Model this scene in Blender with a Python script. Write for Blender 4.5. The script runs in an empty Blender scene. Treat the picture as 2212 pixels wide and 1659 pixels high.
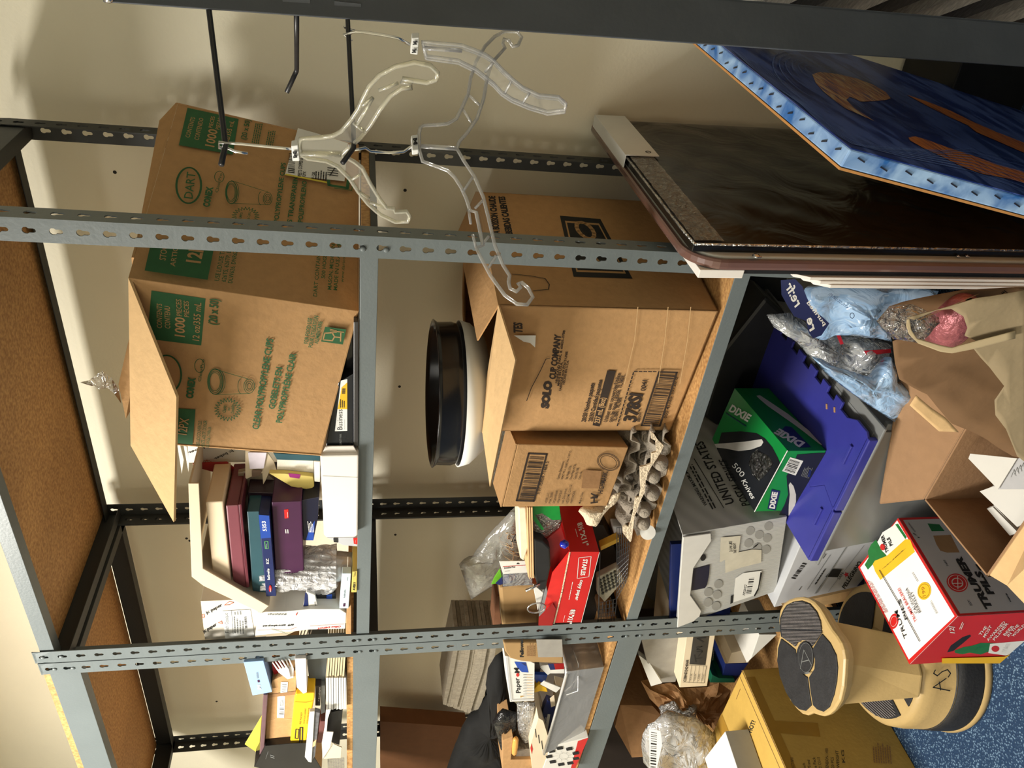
import bpy, bmesh, math, random
from mathutils import Vector, Matrix
random.seed(7)
S = bpy.context.scene
COL = S.collection
PI = math.pi
# ---------------------------------------------------------------- camera (held on its side, 90 degrees rolled)
CAM = Vector((1.6467, -1.2054, 1.4216))
RT = Vector((0.8122, 0.5834, 0.0079)).normalized()
DN = Vector((0.1195, -0.1531, -0.981)); DN = (DN - RT * DN.dot(RT)).normalized()
FW = RT.cross(DN)
FPX = 1692.525
cd = bpy.data.cameras.new('camera'); cd.sensor_width = 36; cd.lens = FPX / 2212 * 36; cd.clip_start = .02
cam = bpy.data.objects.new('camera', cd); COL.objects.link(cam)
M3 = Matrix((DN, RT, -FW)).transposed()
cam.matrix_world = Matrix.Translation(CAM) @ M3.to_4x4()
S.camera = cam
S.view_settings.view_transform = 'Standard'; S.view_settings.look = 'None'
S.view_settings.exposure = .1; S.view_settings.gamma = 1; S.view_settings.use_curve_mapping = False
# ---------------------------------------------------------------- light
w = bpy.data.worlds.new('world'); S.world = w; w.use_nodes = True
w.node_tree.nodes['Background'].inputs[0].default_value = (1, .96, .9, 1)
w.node_tree.nodes['Background'].inputs[1].default_value = .12
def area(name, loc, tgt, sx, sy, power, col):
    l = bpy.data.lights.new(name, 'AREA'); l.shape = 'RECTANGLE'; l.size = sx; l.size_y = sy; l.energy = power; l.color = col
    o = bpy.data.objects.new(name, l); COL.objects.link(o); o.location = loc
    o.rotation_euler = (Vector(tgt) - Vector(loc)).to_track_quat('-Z', 'Y').to_euler()
    return o
area('ceiling_troffer_or_fill', (-0.35, -1.1, 2.74), (-0.35, -1.101, 0), 0.45, 0.95, 98, (1, 0.955, 0.87))
area('ceiling_troffer_or_fill', (0.3, -3, 2.74), (0.3, -3.001, 0), 1.1, 0.55, 28, (1, 0.955, 0.87))  # added front fill for the walls and shadows, no fixture seen
area('ceiling_troffer_or_fill', (2.3, -2.3, 2.74), (2.3, -2.301, 0), 0.55, 1.1, 5, (1, 0.955, 0.87))  # weak fill light added from the right, no fixture seen

def ray(x, y):
    return (RT * ((1659 - y - 829.5) / FPX) + DN * ((x - 1106) / FPX) + FW)
def at(x, y, X=None, Y=None, Z=None):
    d = ray(x, y)
    if X is not None: t = (X - CAM.x) / d.x
    elif Y is not None: t = (Y - CAM.y) / d.y
    else: t = (Z - CAM.z) / d.z
    return CAM + d * t
def dist(x, y, D): return CAM + ray(x, y) * D
def onpl(x, y, O, N):
    d = ray(x, y); return CAM + d * ((O - CAM).dot(N) / d.dot(N))
def vert(A, x, y, d=(0, 0, 1)):
    d = Vector(d); r = ray(x, y); wv = A - CAM
    a, b, c = d.dot(d), d.dot(r), r.dot(r); e, f = d.dot(wv), r.dot(wv)
    return A + d * ((b * f - c * e) / (a * c - b * b))
V = Vector
# ---------------------------------------------------------------- materials
MAT = {}
def nt(name):
    m = bpy.data.materials.new(name); m.use_nodes = True; t = m.node_tree; return m, t, t.nodes['Principled BSDF']
def mat(name, col, rough=.55, var=.08, scale=30, metal=0, bump=0, bscale=None, spec=.5, stretch=None, coat=0, trans=0, alpha=1, ior=1.45, sheen=0):
    if name in MAT: return MAT[name]
    m, t, b = nt(name); N = t.nodes; L = t.links
    tc = N.new('ShaderNodeTexCoord'); mp = N.new('ShaderNodeMapping'); L.new(tc.outputs['Object'], mp.inputs[0])
    if stretch: mp.inputs['Scale'].default_value = stretch
    n = N.new('ShaderNodeTexNoise'); n.inputs['Scale'].default_value = scale; n.inputs['Detail'].default_value = 5; L.new(mp.outputs[0], n.inputs[0])
    r = N.new('ShaderNodeValToRGB'); c = col
    r.color_ramp.elements[0].position = .3; r.color_ramp.elements[1].position = .7
    r.color_ramp.elements[0].color = [max(0, x * (1 - var)) for x in c] + [1]
    r.color_ramp.elements[1].color = [min(1, x * (1 + var)) for x in c] + [1]
    L.new(n.outputs[0], r.inputs[0]); L.new(r.outputs[0], b.inputs['Base Color'])
    b.inputs['Roughness'].default_value = rough; b.inputs['Metallic'].default_value = metal
    b.inputs['Specular IOR Level'].default_value = spec; b.inputs['IOR'].default_value = ior
    b.inputs['Coat Weight'].default_value = coat; b.inputs['Transmission Weight'].default_value = trans; b.inputs['Alpha'].default_value = alpha
    if bump:
        n2 = N.new('ShaderNodeTexNoise'); n2.inputs['Scale'].default_value = bscale or scale * 3; n2.inputs['Detail'].default_value = 4; L.new(mp.outputs[0], n2.inputs[0])
        bp = N.new('ShaderNodeBump'); bp.inputs['Strength'].default_value = bump; bp.inputs['Distance'].default_value = .01
        L.new(n2.outputs[0], bp.inputs['Height']); L.new(bp.outputs[0], b.inputs['Normal'])
    MAT[name] = m; return m
def film(name, tint=(1, 1, 1), amount=.18, rough=.12, bump=.6, bscale=18, milky=0.0, fk=1.0):
    """clear plastic film: mostly see-through with glossy creases"""
    if name in MAT: return MAT[name]
    m, t, b = nt(name); N = t.nodes; L = t.links; out = N['Material Output']
    tr = N.new('ShaderNodeBsdfTransparent'); tr.inputs[0].default_value = (*tint, 1)
    b.inputs['Base Color'].default_value = (*[x * .9 for x in tint], 1); b.inputs['Roughness'].default_value = rough
    n = N.new('ShaderNodeTexNoise'); n.inputs['Scale'].default_value = bscale; n.inputs['Detail'].default_value = 3; n.inputs['Distortion'].default_value = 1.5
    tc = N.new('ShaderNodeTexCoord'); L.new(tc.outputs['Object'], n.inputs[0])
    bp = N.new('ShaderNodeBump'); bp.inputs['Strength'].default_value = bump; bp.inputs['Distance'].default_value = .02; L.new(n.outputs[0], bp.inputs['Height'])
    L.new(bp.outputs[0], b.inputs['Normal'])
    gl = N.new('ShaderNodeBsdfGlossy'); gl.inputs['Roughness'].default_value = rough; L.new(bp.outputs[0], gl.inputs['Normal'])
    fr = N.new('ShaderNodeFresnel'); fr.inputs[0].default_value = 1.5; L.new(bp.outputs[0], fr.inputs['Normal'])
    mx = N.new('ShaderNodeMixShader'); L.new(tr.outputs[0], mx.inputs[1]); L.new(b.outputs[0], mx.inputs[2]); mx.inputs[0].default_value = milky
    m2 = N.new('ShaderNodeMixShader'); L.new(mx.outputs[0], m2.inputs[1]); L.new(gl.outputs[0], m2.inputs[2])
    ad = N.new('ShaderNodeMath'); ad.operation = 'MULTIPLY_ADD'; ad.inputs[1].default_value = fk; ad.inputs[2].default_value = amount; ad.use_clamp = True
    L.new(fr.outputs[0], ad.inputs[0]); L.new(ad.outputs[0], m2.inputs[0]); L.new(m2.outputs[0], out.inputs[0])
    MAT[name] = m; return m
def srgb(r, g, b):
    f = lambda c: ((c / 255 + .055) / 1.055) ** 2.4 if c > 10 else c / 255 / 12.92
    return (f(r), f(g), f(b))
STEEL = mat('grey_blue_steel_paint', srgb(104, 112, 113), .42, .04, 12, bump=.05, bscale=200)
STEELD = mat('shaded_steel_paint', srgb(52, 55, 55), .55, .05, 12, bump=.05, bscale=200)  # same steel with the shade at the rack's back painted in
CARD = mat('corrugated_cardboard', srgb(178, 138, 92), .85, .06, 60, bump=.12, bscale=90)
CARDL = mat('pale_inside_cardboard', srgb(205, 170, 122), .85, .05, 50, bump=.1, bscale=80)
CARDD = mat('brown_kraft_board', srgb(150, 112, 74), .85, .08, 50, bump=.1, bscale=80)
BLACK = mat('matt_black', (.012, .012, .013), .5, .2, 20)
GLOSSBLACK = mat('glossy_black', (.01, .01, .011), .18, .2, 20)
WHITE = mat('white_paper', srgb(212, 210, 203), .7, .02, 20)
CREAM = mat('cream_card', srgb(214, 198, 170), .75, .03, 15)
INK = mat('black_ink', (.012, .012, .012), .7, .1, 50)
# ---------------------------------------------------------------- mesh helpers
class MB:
    def __init__(s): s.bm = bmesh.new()
    def box(s, c, size, M=None):
        x, y, z = [q / 2 for q in size]; c = V(c); M = M or Matrix.Identity(3)
        v = [c + M @ V((a * x, b * y, d * z)) for a in (-1, 1) for b in (-1, 1) for d in (-1, 1)]
        return s.hexa([v[0], v[4], v[6], v[2], v[1], v[5], v[7], v[3]])
    def hexa(s, p):
        """p: 4 bottom ccw + 4 top"""
        v = [s.bm.verts.new(q) for q in p]; F = []
        for f in ((3, 2, 1, 0), (4, 5, 6, 7), (0, 1, 5, 4), (1, 2, 6, 5), (2, 3, 7, 6), (3, 0, 4, 7)): F.append(s.bm.faces.new([v[i] for i in f]))
        return F
    def slab(s, pts, t):
        """polygon in space given thickness vector t"""
        t = V(t); n = len(pts); a = [s.bm.verts.new(V(q)) for q in pts]; b = [s.bm.verts.new(V(q) + t) for q in pts]
        s.bm.faces.new(a[::-1]); s.bm.faces.new(b)
        for i in range(n): s.bm.faces.new((a[i], a[(i + 1) % n], b[(i + 1) % n], b[i]))
        return s
    def tube(s, pts, r, n=8, closed=False, flat=1.0, up=None):
        pts = [V(p) for p in pts]; rings = []; m = len(pts); ref = None
        for i, p in enumerate(pts):
            if closed: t = pts[(i + 1) % m] - pts[i - 1]
            else: t = pts[min(i + 1, m - 1)] - pts[max(i - 1, 0)]
            if t.length < 1e-9: t = V((0, 0, 1))
            t.normalize()
            if up is not None: ref = V(up)
            elif ref is None: ref = V((0, 0, 1)) if abs(t.z) < .9 else V((1, 0, 0))
            a = t.cross(ref)
            if a.length < 1e-6: a = t.cross(V((.3, .5, .8)))
            a.normalize(); b = a.cross(t).normalized(); ref = b
            rr = r[i] if isinstance(r, (list, tuple)) else r
            rings.append([s.bm.verts.new(p + a * (math.cos(2 * PI * k / n) * rr) + b * (math.sin(2 * PI * k / n) * rr * flat)) for k in range(n)])
        for i in range(m if closed else m - 1):
            A, B = rings[i], rings[(i + 1) % m]
            for k in range(n): s.bm.faces.new((A[k], A[(k + 1) % n], B[(k + 1) % n], B[k]))
        if not closed: s.bm.faces.new(rings[0][::-1]); s.bm.faces.new(rings[-1])
        return s
    def lathe(s, prof, c=(0, 0, 0), n=40, M=None, cap=True):
        """prof: (r,z) list"""
        c = V(c); M = M or Matrix.Identity(3); R = []
        for r, z in prof: R.append([s.bm.verts.new(c + M @ V((r * math.cos(2 * PI * k / n), r * math.sin(2 * PI * k / n), z))) for k in range(n)])
        for A, B in zip(R, R[1:]):
            for k in range(n): s.bm.faces.new((A[k], A[(k + 1) % n], B[(k + 1) % n], B[k]))
        if cap:
            if prof[0][0] > 1e-4: s.bm.faces.new(R[0][::-1])
            if prof[-1][0] > 1e-4: s.bm.faces.new(R[-1])
        return s
    def grid(s, f, nu, nv, closeu=False):
        R = [[s.bm.verts.new(f(i / nu, j / nv)) for j in range(nv + 1)] for i in range(nu + (0 if closeu else 1))]
        m = len(R)
        for i in range(nu):
            A, B = R[i], R[(i + 1) % m]
            for j in range(nv): s.bm.faces.new((A[j], B[j], B[j + 1], A[j + 1]))
        return s
def org(o):
    while o.parent: o = o.parent
    return o.location
def obj(name, mb, m, parent=None, bevel=0, smooth=False, solid=0, sub=0, seg=2, loc=None):
    bm = mb.bm if isinstance(mb, MB) else mb
    bmesh.ops.recalc_face_normals(bm, faces=bm.faces)
    me = bpy.data.meshes.new(name); o = bpy.data.objects.new(name, me); COL.objects.link(o)
    if parent: o.parent = parent; bmesh.ops.translate(bm, verts=bm.verts, vec=-V(org(parent)))
    elif loc is not None or True:
        if loc is None:
            c = sum((v.co for v in bm.verts), V()) / max(1, len(bm.verts)); loc = V((c.x, c.y, min(v.co.z for v in bm.verts)))
        o.location = loc; bmesh.ops.translate(bm, verts=bm.verts, vec=-V(loc))
    bm.to_mesh(me); bm.free()
    for q in (m if isinstance(m, (list, tuple)) else [m]): me.materials.append(q)
    if solid: md = o.modifiers.new('s', 'SOLIDIFY'); md.thickness = solid; md.offset = 0
    if bevel: md = o.modifiers.new('b', 'BEVEL'); md.width = bevel; md.segments = seg; md.limit_method = 'ANGLE'; md.angle_limit = .6
    if sub: md = o.modifiers.new('u', 'SUBSURF'); md.levels = sub; md.render_levels = sub
    if smooth:
        for p in me.polygons: p.use_smooth = True
    return o
def tag(o, label, cat, group=None, kind=None):
    o['label'] = label; o['category'] = cat
    if group: o['group'] = group
    if kind: o['kind'] = kind
    return o
def thing(name, label, cat, loc, group=None, kind=None):
    o = bpy.data.objects.new(name, None); COL.objects.link(o); o.location = V(loc); o.empty_display_size = .05
    return tag(o, label, cat, group, kind)
def struct(name, mb, m, **k):
    o = obj(name, mb, m, **k); o['kind'] = 'structure'; return o
def dup(root, loc, rotz=0, label=None, group=None, rot=None):
    r = root.copy(); COL.objects.link(r); r.location = V(loc); r.rotation_euler = rot or (0, 0, rotz)
    if label: r['label'] = label
    if group: r['group'] = group
    for ch in list(root.children):
        c = ch.copy(); COL.objects.link(c); c.parent = r
        for g in list(ch.children):
            d = g.copy(); COL.objects.link(d); d.parent = c
    return r
# ---------------------------------------------------------------- printing on surfaces
def glyphs(txt, bold=0):
    cu = bpy.data.curves.new('t', 'FONT'); cu.body = txt; cu.size = 1; cu.resolution_u = 2; cu.offset = bold
    o = bpy.data.objects.new('t', cu); me = bpy.data.meshes.new_from_object(o)
    vs = [v.co.copy() for v in me.vertices]; fs = [tuple(p.vertices) for p in me.polygons]
    bpy.data.objects.remove(o); bpy.data.curves.remove(cu); bpy.data.meshes.remove(me)
    return vs, fs
class Print:
    """flat printing (ink or stickers) lying on one plane of a thing; positions are read on that plane"""
    def __init__(s, O, N):
        s.O = V(O); s.N = V(N).normalized()
        if s.N.dot(CAM - s.O) < 0: s.N = -s.N
        s.items = []; s.k = 1
    def p(s, q, lift=None):
        if len(q) == 3: return V(q)
        return onpl(q[0], q[1], s.O, s.N)
    def add(s, verts, faces, m):
        s.items.append((verts, faces, m))
    def lift(s): s.k += 1; return s.N * (.0004 + .00012 * s.k)
    def poly(s, pts, m, ):
        L = s.lift(); s.add([s.p(q) + L for q in pts], [tuple(range(len(pts)))], m); return s
    def text(s, txt, a, b, c, m=INK, bold=.0, depth=None):
        """a: baseline start, b: baseline end, c: cap top above start"""
        vs, fs = glyphs(txt, bold)
        if not vs: return s
        A, B, Cc = s.p(a), s.p(b), s.p(c); x0 = min(v.x for v in vs); x1 = max(v.x for v in vs)
        ux = (B - A) / max(1e-6, x1 - x0); uy = (Cc - A) / .69; L = s.lift()
        s.add([A + ux * (v.x - x0) + uy * v.y + L for v in vs], fs, m); return s
    def line(s, pts, wd, m=INK, closed=False):
        P = [s.p(q) for q in pts]; L = s.lift()
        if closed: P = P + [P[0]]
        for a, b in zip(P, P[1:]):
            d = (b - a)
            if d.length < 1e-7: continue
            n = s.N.cross(d).normalized() * wd / 2; e = d.normalized() * wd * .3
            s.add([a - n - e + L, b - n + e + L, b + n + e + L, a + n - e + L], [(0, 1, 2, 3)], m)
        return s
    def ell(s, c, a, b, m=INK, wd=None, n=36, a0=0, a1=2 * PI):
        """ellipse: centre, end of one half axis, end of other half axis"""
        Cn = s.p(c); U = s.p(a) - Cn; W = s.p(b) - Cn
        P = [Cn + U * math.cos(a0 + (a1 - a0) * i / n) + W * math.sin(a0 + (a1 - a0) * i / n) for i in range(n + 1)]
        if wd: return s.line(P, wd, m)
        L = s.lift(); s.add([q + L for q in P[:-1]], [tuple(range(n))], m); return s
    def bars(s, a, b, c, n=30, m=INK, fill=.5):
        """barcode: a origin, b along the code, c bar direction"""
        A, U, W = s.p(a), s.p(b) - s.p(a), s.p(c) - s.p(a); L = s.lift(); rn = random.Random(n * 7 + len(s.items)); t = 0
        while t < 1:
            wd = rn.choice((.6, 1, 1, 1.7, 2.4)) / n * fill; e = min(1, t + wd)
            s.add([A + U * t + L, A + U * e + L, A + U * e + W + L, A + U * t + W + L], [(0, 1, 2, 3)], m); t = e + rn.choice((.6, 1, 1.6)) / n * (1.1 - fill) * 1.3
        return s
    def small(s, a, b, c, rows, m=INK, seed=1, txts=None):
        """rows of small unreadable print inside the parallelogram a (start), b (line end), c (last line start)"""
        A, U, W = s.p(a), s.p(b) - s.p(a), s.p(c) - s.p(a); rn = random.Random(seed); L = s.lift()
        h = W / max(1, rows) * .5
        for i in range(rows):
            t = 0; e = rn.uniform(.7, 1)
            while t < e:
                q = min(e, t + rn.uniform(.04, .13)); o = A + W * (i / max(1, rows)) + L
                s.add([o + U * t, o + U * q, o + U * q + h, o + U * t + h], [(0, 1, 2, 3)], m); t = q + .025
        return s
    def build(s, parent, name='printed_lettering', label=None):
        ms = []; bm = bmesh.new()
        for vs, fs, m in s.items:
            if m not in ms: ms.append(m)
            bv = [bm.verts.new(v) for v in vs]
            for f in fs:
                try: F = bm.faces.new([bv[i] for i in f])
                except ValueError: continue
                F.material_index = ms.index(m)
        o0 = V(org(parent)); bmesh.ops.translate(bm, verts=bm.verts, vec=-o0)
        me = bpy.data.meshes.new(name); bm.to_mesh(me); bm.free()
        for m in ms: me.materials.append(m)
        o = bpy.data.objects.new(name, me); COL.objects.link(o); o.parent = parent
        if label: o['label'] = label
        return o
def plane3(a, b, c):
    return V(a), (V(b) - V(a)).cross(V(c) - V(a)).normalized()
# ================================================================ ROOM
WALLY = .54
WALL = mat('wall_paint', srgb(234, 228, 206), .8, .03, 3, bump=.08, bscale=120)
mb = MB(); mb.box((.6, WALLY + .05, 1.4), (7, .1, 2.9)); struct('wall_back', mb, WALL)
mb = MB(); mb.box((.6, -1.5, 2.85), (7, 4.2, .1)); struct('ceiling', mb, mat('ceiling_tile', srgb(225, 222, 212), .9, .03, 40, bump=.2, bscale=150))
mb = MB(); mb.box((3.6, -1.5, 1.4), (.1, 4.2, 2.9)); struct('wall_right', mb, WALL)
mb = MB(); mb.box((-2.6, -1.5, 1.4), (.1, 4.2, 2.9)); struct('wall_left', mb, WALL)
mb = MB(); mb.box((.6, -3.5, 1.4), (7, .1, 2.9)); struct('wall_front', mb, WALL)
def carpet():
    m, t, b = nt('blue_carpet'); N = t.nodes; L = t.links
    tc = N.new('ShaderNodeTexCoord'); mp = N.new('ShaderNodeMapping'); mp.inputs['Rotation'].default_value = (0, 0, .5); L.new(tc.outputs['Object'], mp.inputs[0])
    v = N.new('ShaderNodeTexVoronoi'); v.inputs['Scale'].default_value = 190; L.new(mp.outputs[0], v.inputs[0])
    n = N.new('ShaderNodeTexNoise'); n.inputs['Scale'].default_value = 60; L.new(mp.outputs[0], n.inputs[0])
    r = N.new('ShaderNodeValToRGB'); e = r.color_ramp.elements
    e[0].position = .12; e[0].color = (*srgb(120, 150, 178), 1); e[1].position = .5; e[1].color = (*srgb(24, 52, 84), 1)
    x = N.new('ShaderNodeMath'); x.operation = 'MULTIPLY_ADD'; x.inputs[1].default_value = .5; L.new(n.outputs[0], x.inputs[0]); L.new(v.outputs['Distance'], x.inputs[2])
    y = N.new('ShaderNodeMath'); y.operation = 'SUBTRACT'; y.inputs[1].default_value = .2; L.new(x.outputs[0], y.inputs[0])
    L.new(y.outputs[0], r.inputs[0]); L.new(r.outputs[0], b.inputs['Base Color']); b.inputs['Roughness'].default_value = .95
    bp = N.new('ShaderNodeBump'); bp.inputs['Strength'].default_value = .6; bp.inputs['Distance'].default_value = .004; bp.invert = True
    L.new(v.outputs['Distance'], bp.inputs['Height']); L.new(bp.outputs[0], b.inputs['Normal']); return m
mb = MB(); mb.box((.6, -1.5, -.05), (7, 4.2, .1)); struct('floor', mb, carpet())
# small screw holes and a hairline crack in the wall
for i, (x, y) in enumerate(((248, 372), (875, 411), (863, 835), (403, 1163), (410, 1168), (854, 1155), (1162, 428), (468, 1515))):
    p = at(x, y, Y=WALLY); mb = MB(); mb.lathe([(.0005, 0), (.004, 0), (.0035, .0012), (.0015, .0006)], p, 12, Matrix.Rotation(PI / 2, 3, 'X'))
    o = obj('screw_hole', mb, mat('wall_hole_shadow_grey', (.03, .028, .025), .9)); tag(o, 'small dark screw hole in the beige back wall', 'hole', 'screw holes in the back wall')
# ================================================================ STEEL SHELVING
P_ = .0381; Z0 = 2.11
def hole_poly(n=8):
    pts = []; R1, R2, d = .0057, .0036, .0105      # keyhole: big circle above, slot below
    a = math.asin(R2 / R1)
    for i in range(n + 1):
        t = -PI / 2 + a + (2 * PI - 2 * a) * i / n; pts.append((R1 * math.cos(t), R1 * math.sin(t)))
    pts = [(x, z) for x, z in pts]
    for i in range(5):
        t = PI + PI * i / 4; pts.append((R2 * math.cos(t), -d + R2 * math.sin(t)))
    return pts
def flange(bm, O, U, W, zt, zb, hx, flip=1):
    """perforated strip: O corner at z=0, U direction across, W width, holes at distance hx along U"""
    O, U = V(O), V(U).normalized(); hp = hole_poly()
    cb = bmesh.new(); q = [cb.verts.new((x, 0, z)) for x, z in ((0, P_ * .45), (W, P_ * .45), (W, -P_ * .55), (0, -P_ * .55))]
    E = [cb.edges.new((q[i], q[(i + 1) % 4])) for i in range(4)]; h = [cb.verts.new((hx + x, 0, z)) for x, z in hp]
    E += [cb.edges.new((h[i], h[(i + 1) % len(h)])) for i in range(len(h))]
    bmesh.ops.triangle_fill(cb, use_beauty=True, use_dissolve=False, edges=E)
    cell = [[(v.co.x, v.co.z) for v in f.verts] for f in cb.faces]; cb.free()
    cell = [c for c in cell if not (abs(sum(p[0] for p in c) / 3 - hx) < .004 and all((p[0] - hx) ** 2 + min(p[1] ** 2, (p[1] + .0105) ** 2) < .0062 ** 2 for p in c))]
    i = 0; z = Z0
    def quad(z1, z2):
        f = [bm.verts.new(O + U * x + V((0, 0, zz))) for x, zz in ((0, z1), (W, z1), (W, z2), (0, z2))]; bm.faces.new(f)
    quad(zt, Z0 + P_ * .45)
    while z - P_ * .55 > zb:
        for c in cell: bm.faces.new([bm.verts.new(O + U * x + V((0, 0, z + zz))) for x, zz in c])
        z -= P_
    quad(z + P_ * .45, zb)
def post(parent, x, y, dx, dy, zt=2.125, m=STEEL, wd=.039, dz=0, lean=0):
    """angle post with its corner at x,y; one flange along X (dx) and one along Y (dy)"""
    bm = bmesh.new(); flange(bm, (x, y, 0), (dx, 0, 0), wd, zt, .0, .0195); flange(bm, (x, y, 0), (0, dy, 0), wd * .97, zt, .0, .0195)
    bmesh.ops.remove_doubles(bm, verts=bm.verts, dist=.00005)
    if lean:
        for v in bm.verts: v.co.x += lean * (v.co.z - 1.2)
    if dz: bmesh.ops.translate(bm, verts=bm.verts, vec=(0, 0, dz))
    return obj('post', bm, m, parent, solid=.0022)
def rivet(parent, x, y, z, ax):
    mb = MB(); M = Matrix.Rotation(PI / 2, 3, 'X') if ax == 'y' else Matrix.Rotation(PI / 2, 3, 'Y')
    mb.lathe([(.0001, .0032), (.003, .003), (.0048, .0018), (.005, 0)], (x, y, z), 12, M, False); return mb
def beam(parent, a, b, h, t, m, name='beam', shelf=.03, inward=(0, 1, 0)):
    """angle beam from a to b (top edge), face height h, with a shelf leg under the board"""
    a, b = V(a), V(b); n = V(inward); mb = MB()
    prof = [(0, 0), (0, -h), (shelf, -h), (shelf, -h + t), (t, -h + t), (t, 0)]
    A = [mb.bm.verts.new(a + n * u + V((0, 0, z))) for u, z in prof]; B = [mb.bm.verts.new(b + n * u + V((0, 0, z))) for u, z in prof]
    k = len(prof)
    for i in range(k): mb.bm.faces.new((A[i], A[(i + 1) % k], B[(i + 1) % k], B[i]))
    mb.bm.faces.new(A[::-1]); mb.bm.faces.new(B)
    return obj(name, mb, m, parent, bevel=.0008)
WOOD = None
def particle():
    m, t, b = nt('particle_board'); N = t.nodes; L = t.links
    tc = N.new('ShaderNodeTexCoord'); n = N.new('ShaderNodeTexNoise'); n.inputs['Scale'].default_value = 140; n.inputs['Detail'].default_value = 6; L.new(tc.outputs['Object'], n.inputs[0])
    n2 = N.new('ShaderNodeTexNoise'); n2.inputs['Scale'].default_value = 4; L.new(tc.outputs['Object'], n2.inputs[0])
    r = N.new('ShaderNodeValToRGB'); e = r.color_ramp.elements; e[0].position = .35; e[0].color = (*srgb(166, 120, 70), 1); e[1].position = .65; e[1].color = (*srgb(206, 160, 100), 1)
    L.new(n.outputs[0], r.inputs[0]); mx = N.new('ShaderNodeMixRGB'); mx.blend_type = 'MULTIPLY'; mx.inputs[0].default_value = .35; L.new(r.outputs[0], mx.inputs[1])
    r2 = N.new('ShaderNodeValToRGB'); r2.color_ramp.elements[0].position = .35; r2.color_ramp.elements[0].color = (.55, .5, .45, 1); r2.color_ramp.elements[1].position = .6; L.new(n2.outputs[0], r2.inputs[0]); L.new(r2.outputs[0], mx.inputs[2])
    L.new(mx.outputs[0], b.inputs['Base Color']); b.inputs['Roughness'].default_value = .7; return m
WOOD = particle()
D_ = .464; W_ = 1.078
def rack(name, label, x0, x1, zs, hf, posts, dz=0, side_m=None):
    t = thing(name, label, 'shelving unit', ((x0 + x1) / 2, D_ / 2, 0))
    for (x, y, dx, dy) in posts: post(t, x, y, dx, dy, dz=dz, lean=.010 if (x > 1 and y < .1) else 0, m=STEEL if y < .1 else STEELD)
    for z in zs:
        beam(t, (x0 + .004, .003, z), (x1 - .004, .003, z), hf, .002, STEEL, 'front_beam')
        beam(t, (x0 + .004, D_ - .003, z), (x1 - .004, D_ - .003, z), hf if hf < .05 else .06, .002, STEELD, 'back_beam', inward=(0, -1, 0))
        for xx, s in ((x0 + .003, 1), (x1 - .003, -1)):
            low = hf < .05 and z < 2
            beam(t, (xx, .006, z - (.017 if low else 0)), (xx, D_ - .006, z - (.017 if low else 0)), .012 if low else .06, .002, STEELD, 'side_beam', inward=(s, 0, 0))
        mb = MB(); mb.box(((x0 + x1) / 2, D_ / 2, z + (.008 if hf > .05 else -.0095)), (x1 - x0 - .016, D_ - .014, .016)); obj('shelf_board', mb, WOOD, t, bevel=.001)
        for xx in (x0 + .0205, x1 - .0205):
            for k in (0, 1):
                zz = z - .0165 - k * P_ + (.0 if hf > .05 else .012)
                obj('rivet', rivet(t, xx, -.0015, zz, 'y'), STEEL, t, smooth=True)
    return t
RR = rack('shelving_unit', 'grey steel rivet shelving unit holding the two large open cartons', 0, W_, (2.112, 1.418, .737), .03,
          [(0, 0, 1, 1), (W_, 0, -1, 1), (0, D_, 1, -1), (W_, D_, -1, -1)])
RL = rack('shelving_unit', 'grey steel rivet shelving unit cut by the photo edge, holding the clear plastic bin', -1.135, -.003, (2.108, 1.4253, .741, .09), .065,
          [(-.003, -.001, -1, 1), (-1.135, 0, 1, 1), (-.003, D_, -1, -1), (-1.135, D_, 1, -1)], dz=-.004)
# ================================================================ CARTONS
def hexbox(t, name, p, m, bevel=.002, **k):
    mb = MB(); mb.hexa([V(q) for q in p]); return obj(name, mb, m, t, bevel=bevel, **k)
def openbox(t, name, p, m, th=.004, minside=None, skip=()):
    """open-top box from 8 corners, real walls"""
    p = [V(q) for q in p]; c = sum(p, V()) / 8; mb = MB()
    for i in range(4):
        if i in skip: continue
        j = (i + 1) % 4; a, b, B, A = p[i], p[j], p[4 + j], p[4 + i]; n = (b - a).cross(A - a).normalized()
        if n.dot(c - a) < 0: n = -n
        mb.slab([a, b, B, A], n * th)
    n = (p[1] - p[0]).cross(p[3] - p[0]).normalized(); mb.slab(p[:4], n * th if n.dot(c - p[0]) > 0 else -n * th)
    return obj(name, mb, m, t, bevel=.0008)
# --- Dart carton
a0 = at(775, 672, Y=.02); a1 = at(277, 600, Y=.02); l0 = at(693, 985, Y=-.02); l1 = at(380, 962, Y=-.02); b1 = at(385, 222, Y=.41); b0 = at(775, 312, Y=.41)
lb0 = l0 + (b0 - a0); lb1 = l1 + (b1 - a1)
DART = thing('cardboard_carton', 'big brown cup carton with green print and one long flap folded down in front', 'carton', (a0 + b0) / 2)
openbox(DART, 'carton_body', (l0, a0, b0, lb0, l1, a1, b1, lb1), CARD)
EDGE = mat('corrugated_edge', srgb(120, 88, 56), .9, .3, 300)
# flap folded forward and down
f = [a1, l1 + V((0, 0, .012)), at(375, 1130, Y=-.2), at(380, 790, Y=-.17)]
print('flap', f)
mb = MB(); mb.slab([a1, at(282, 962, Y=-.03), at(375, 1128, Y=-.13), at(381, 858, Y=-.10)], (0, .004, -.003)); obj('flap', mb, CARDL, DART)
mb = MB(); mb.slab([lb1, b1, b1 + V((.02, .03, .13)), lb1 + V((.02, .03, .13))], (0, .004, 0)); fb = mb
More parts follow.
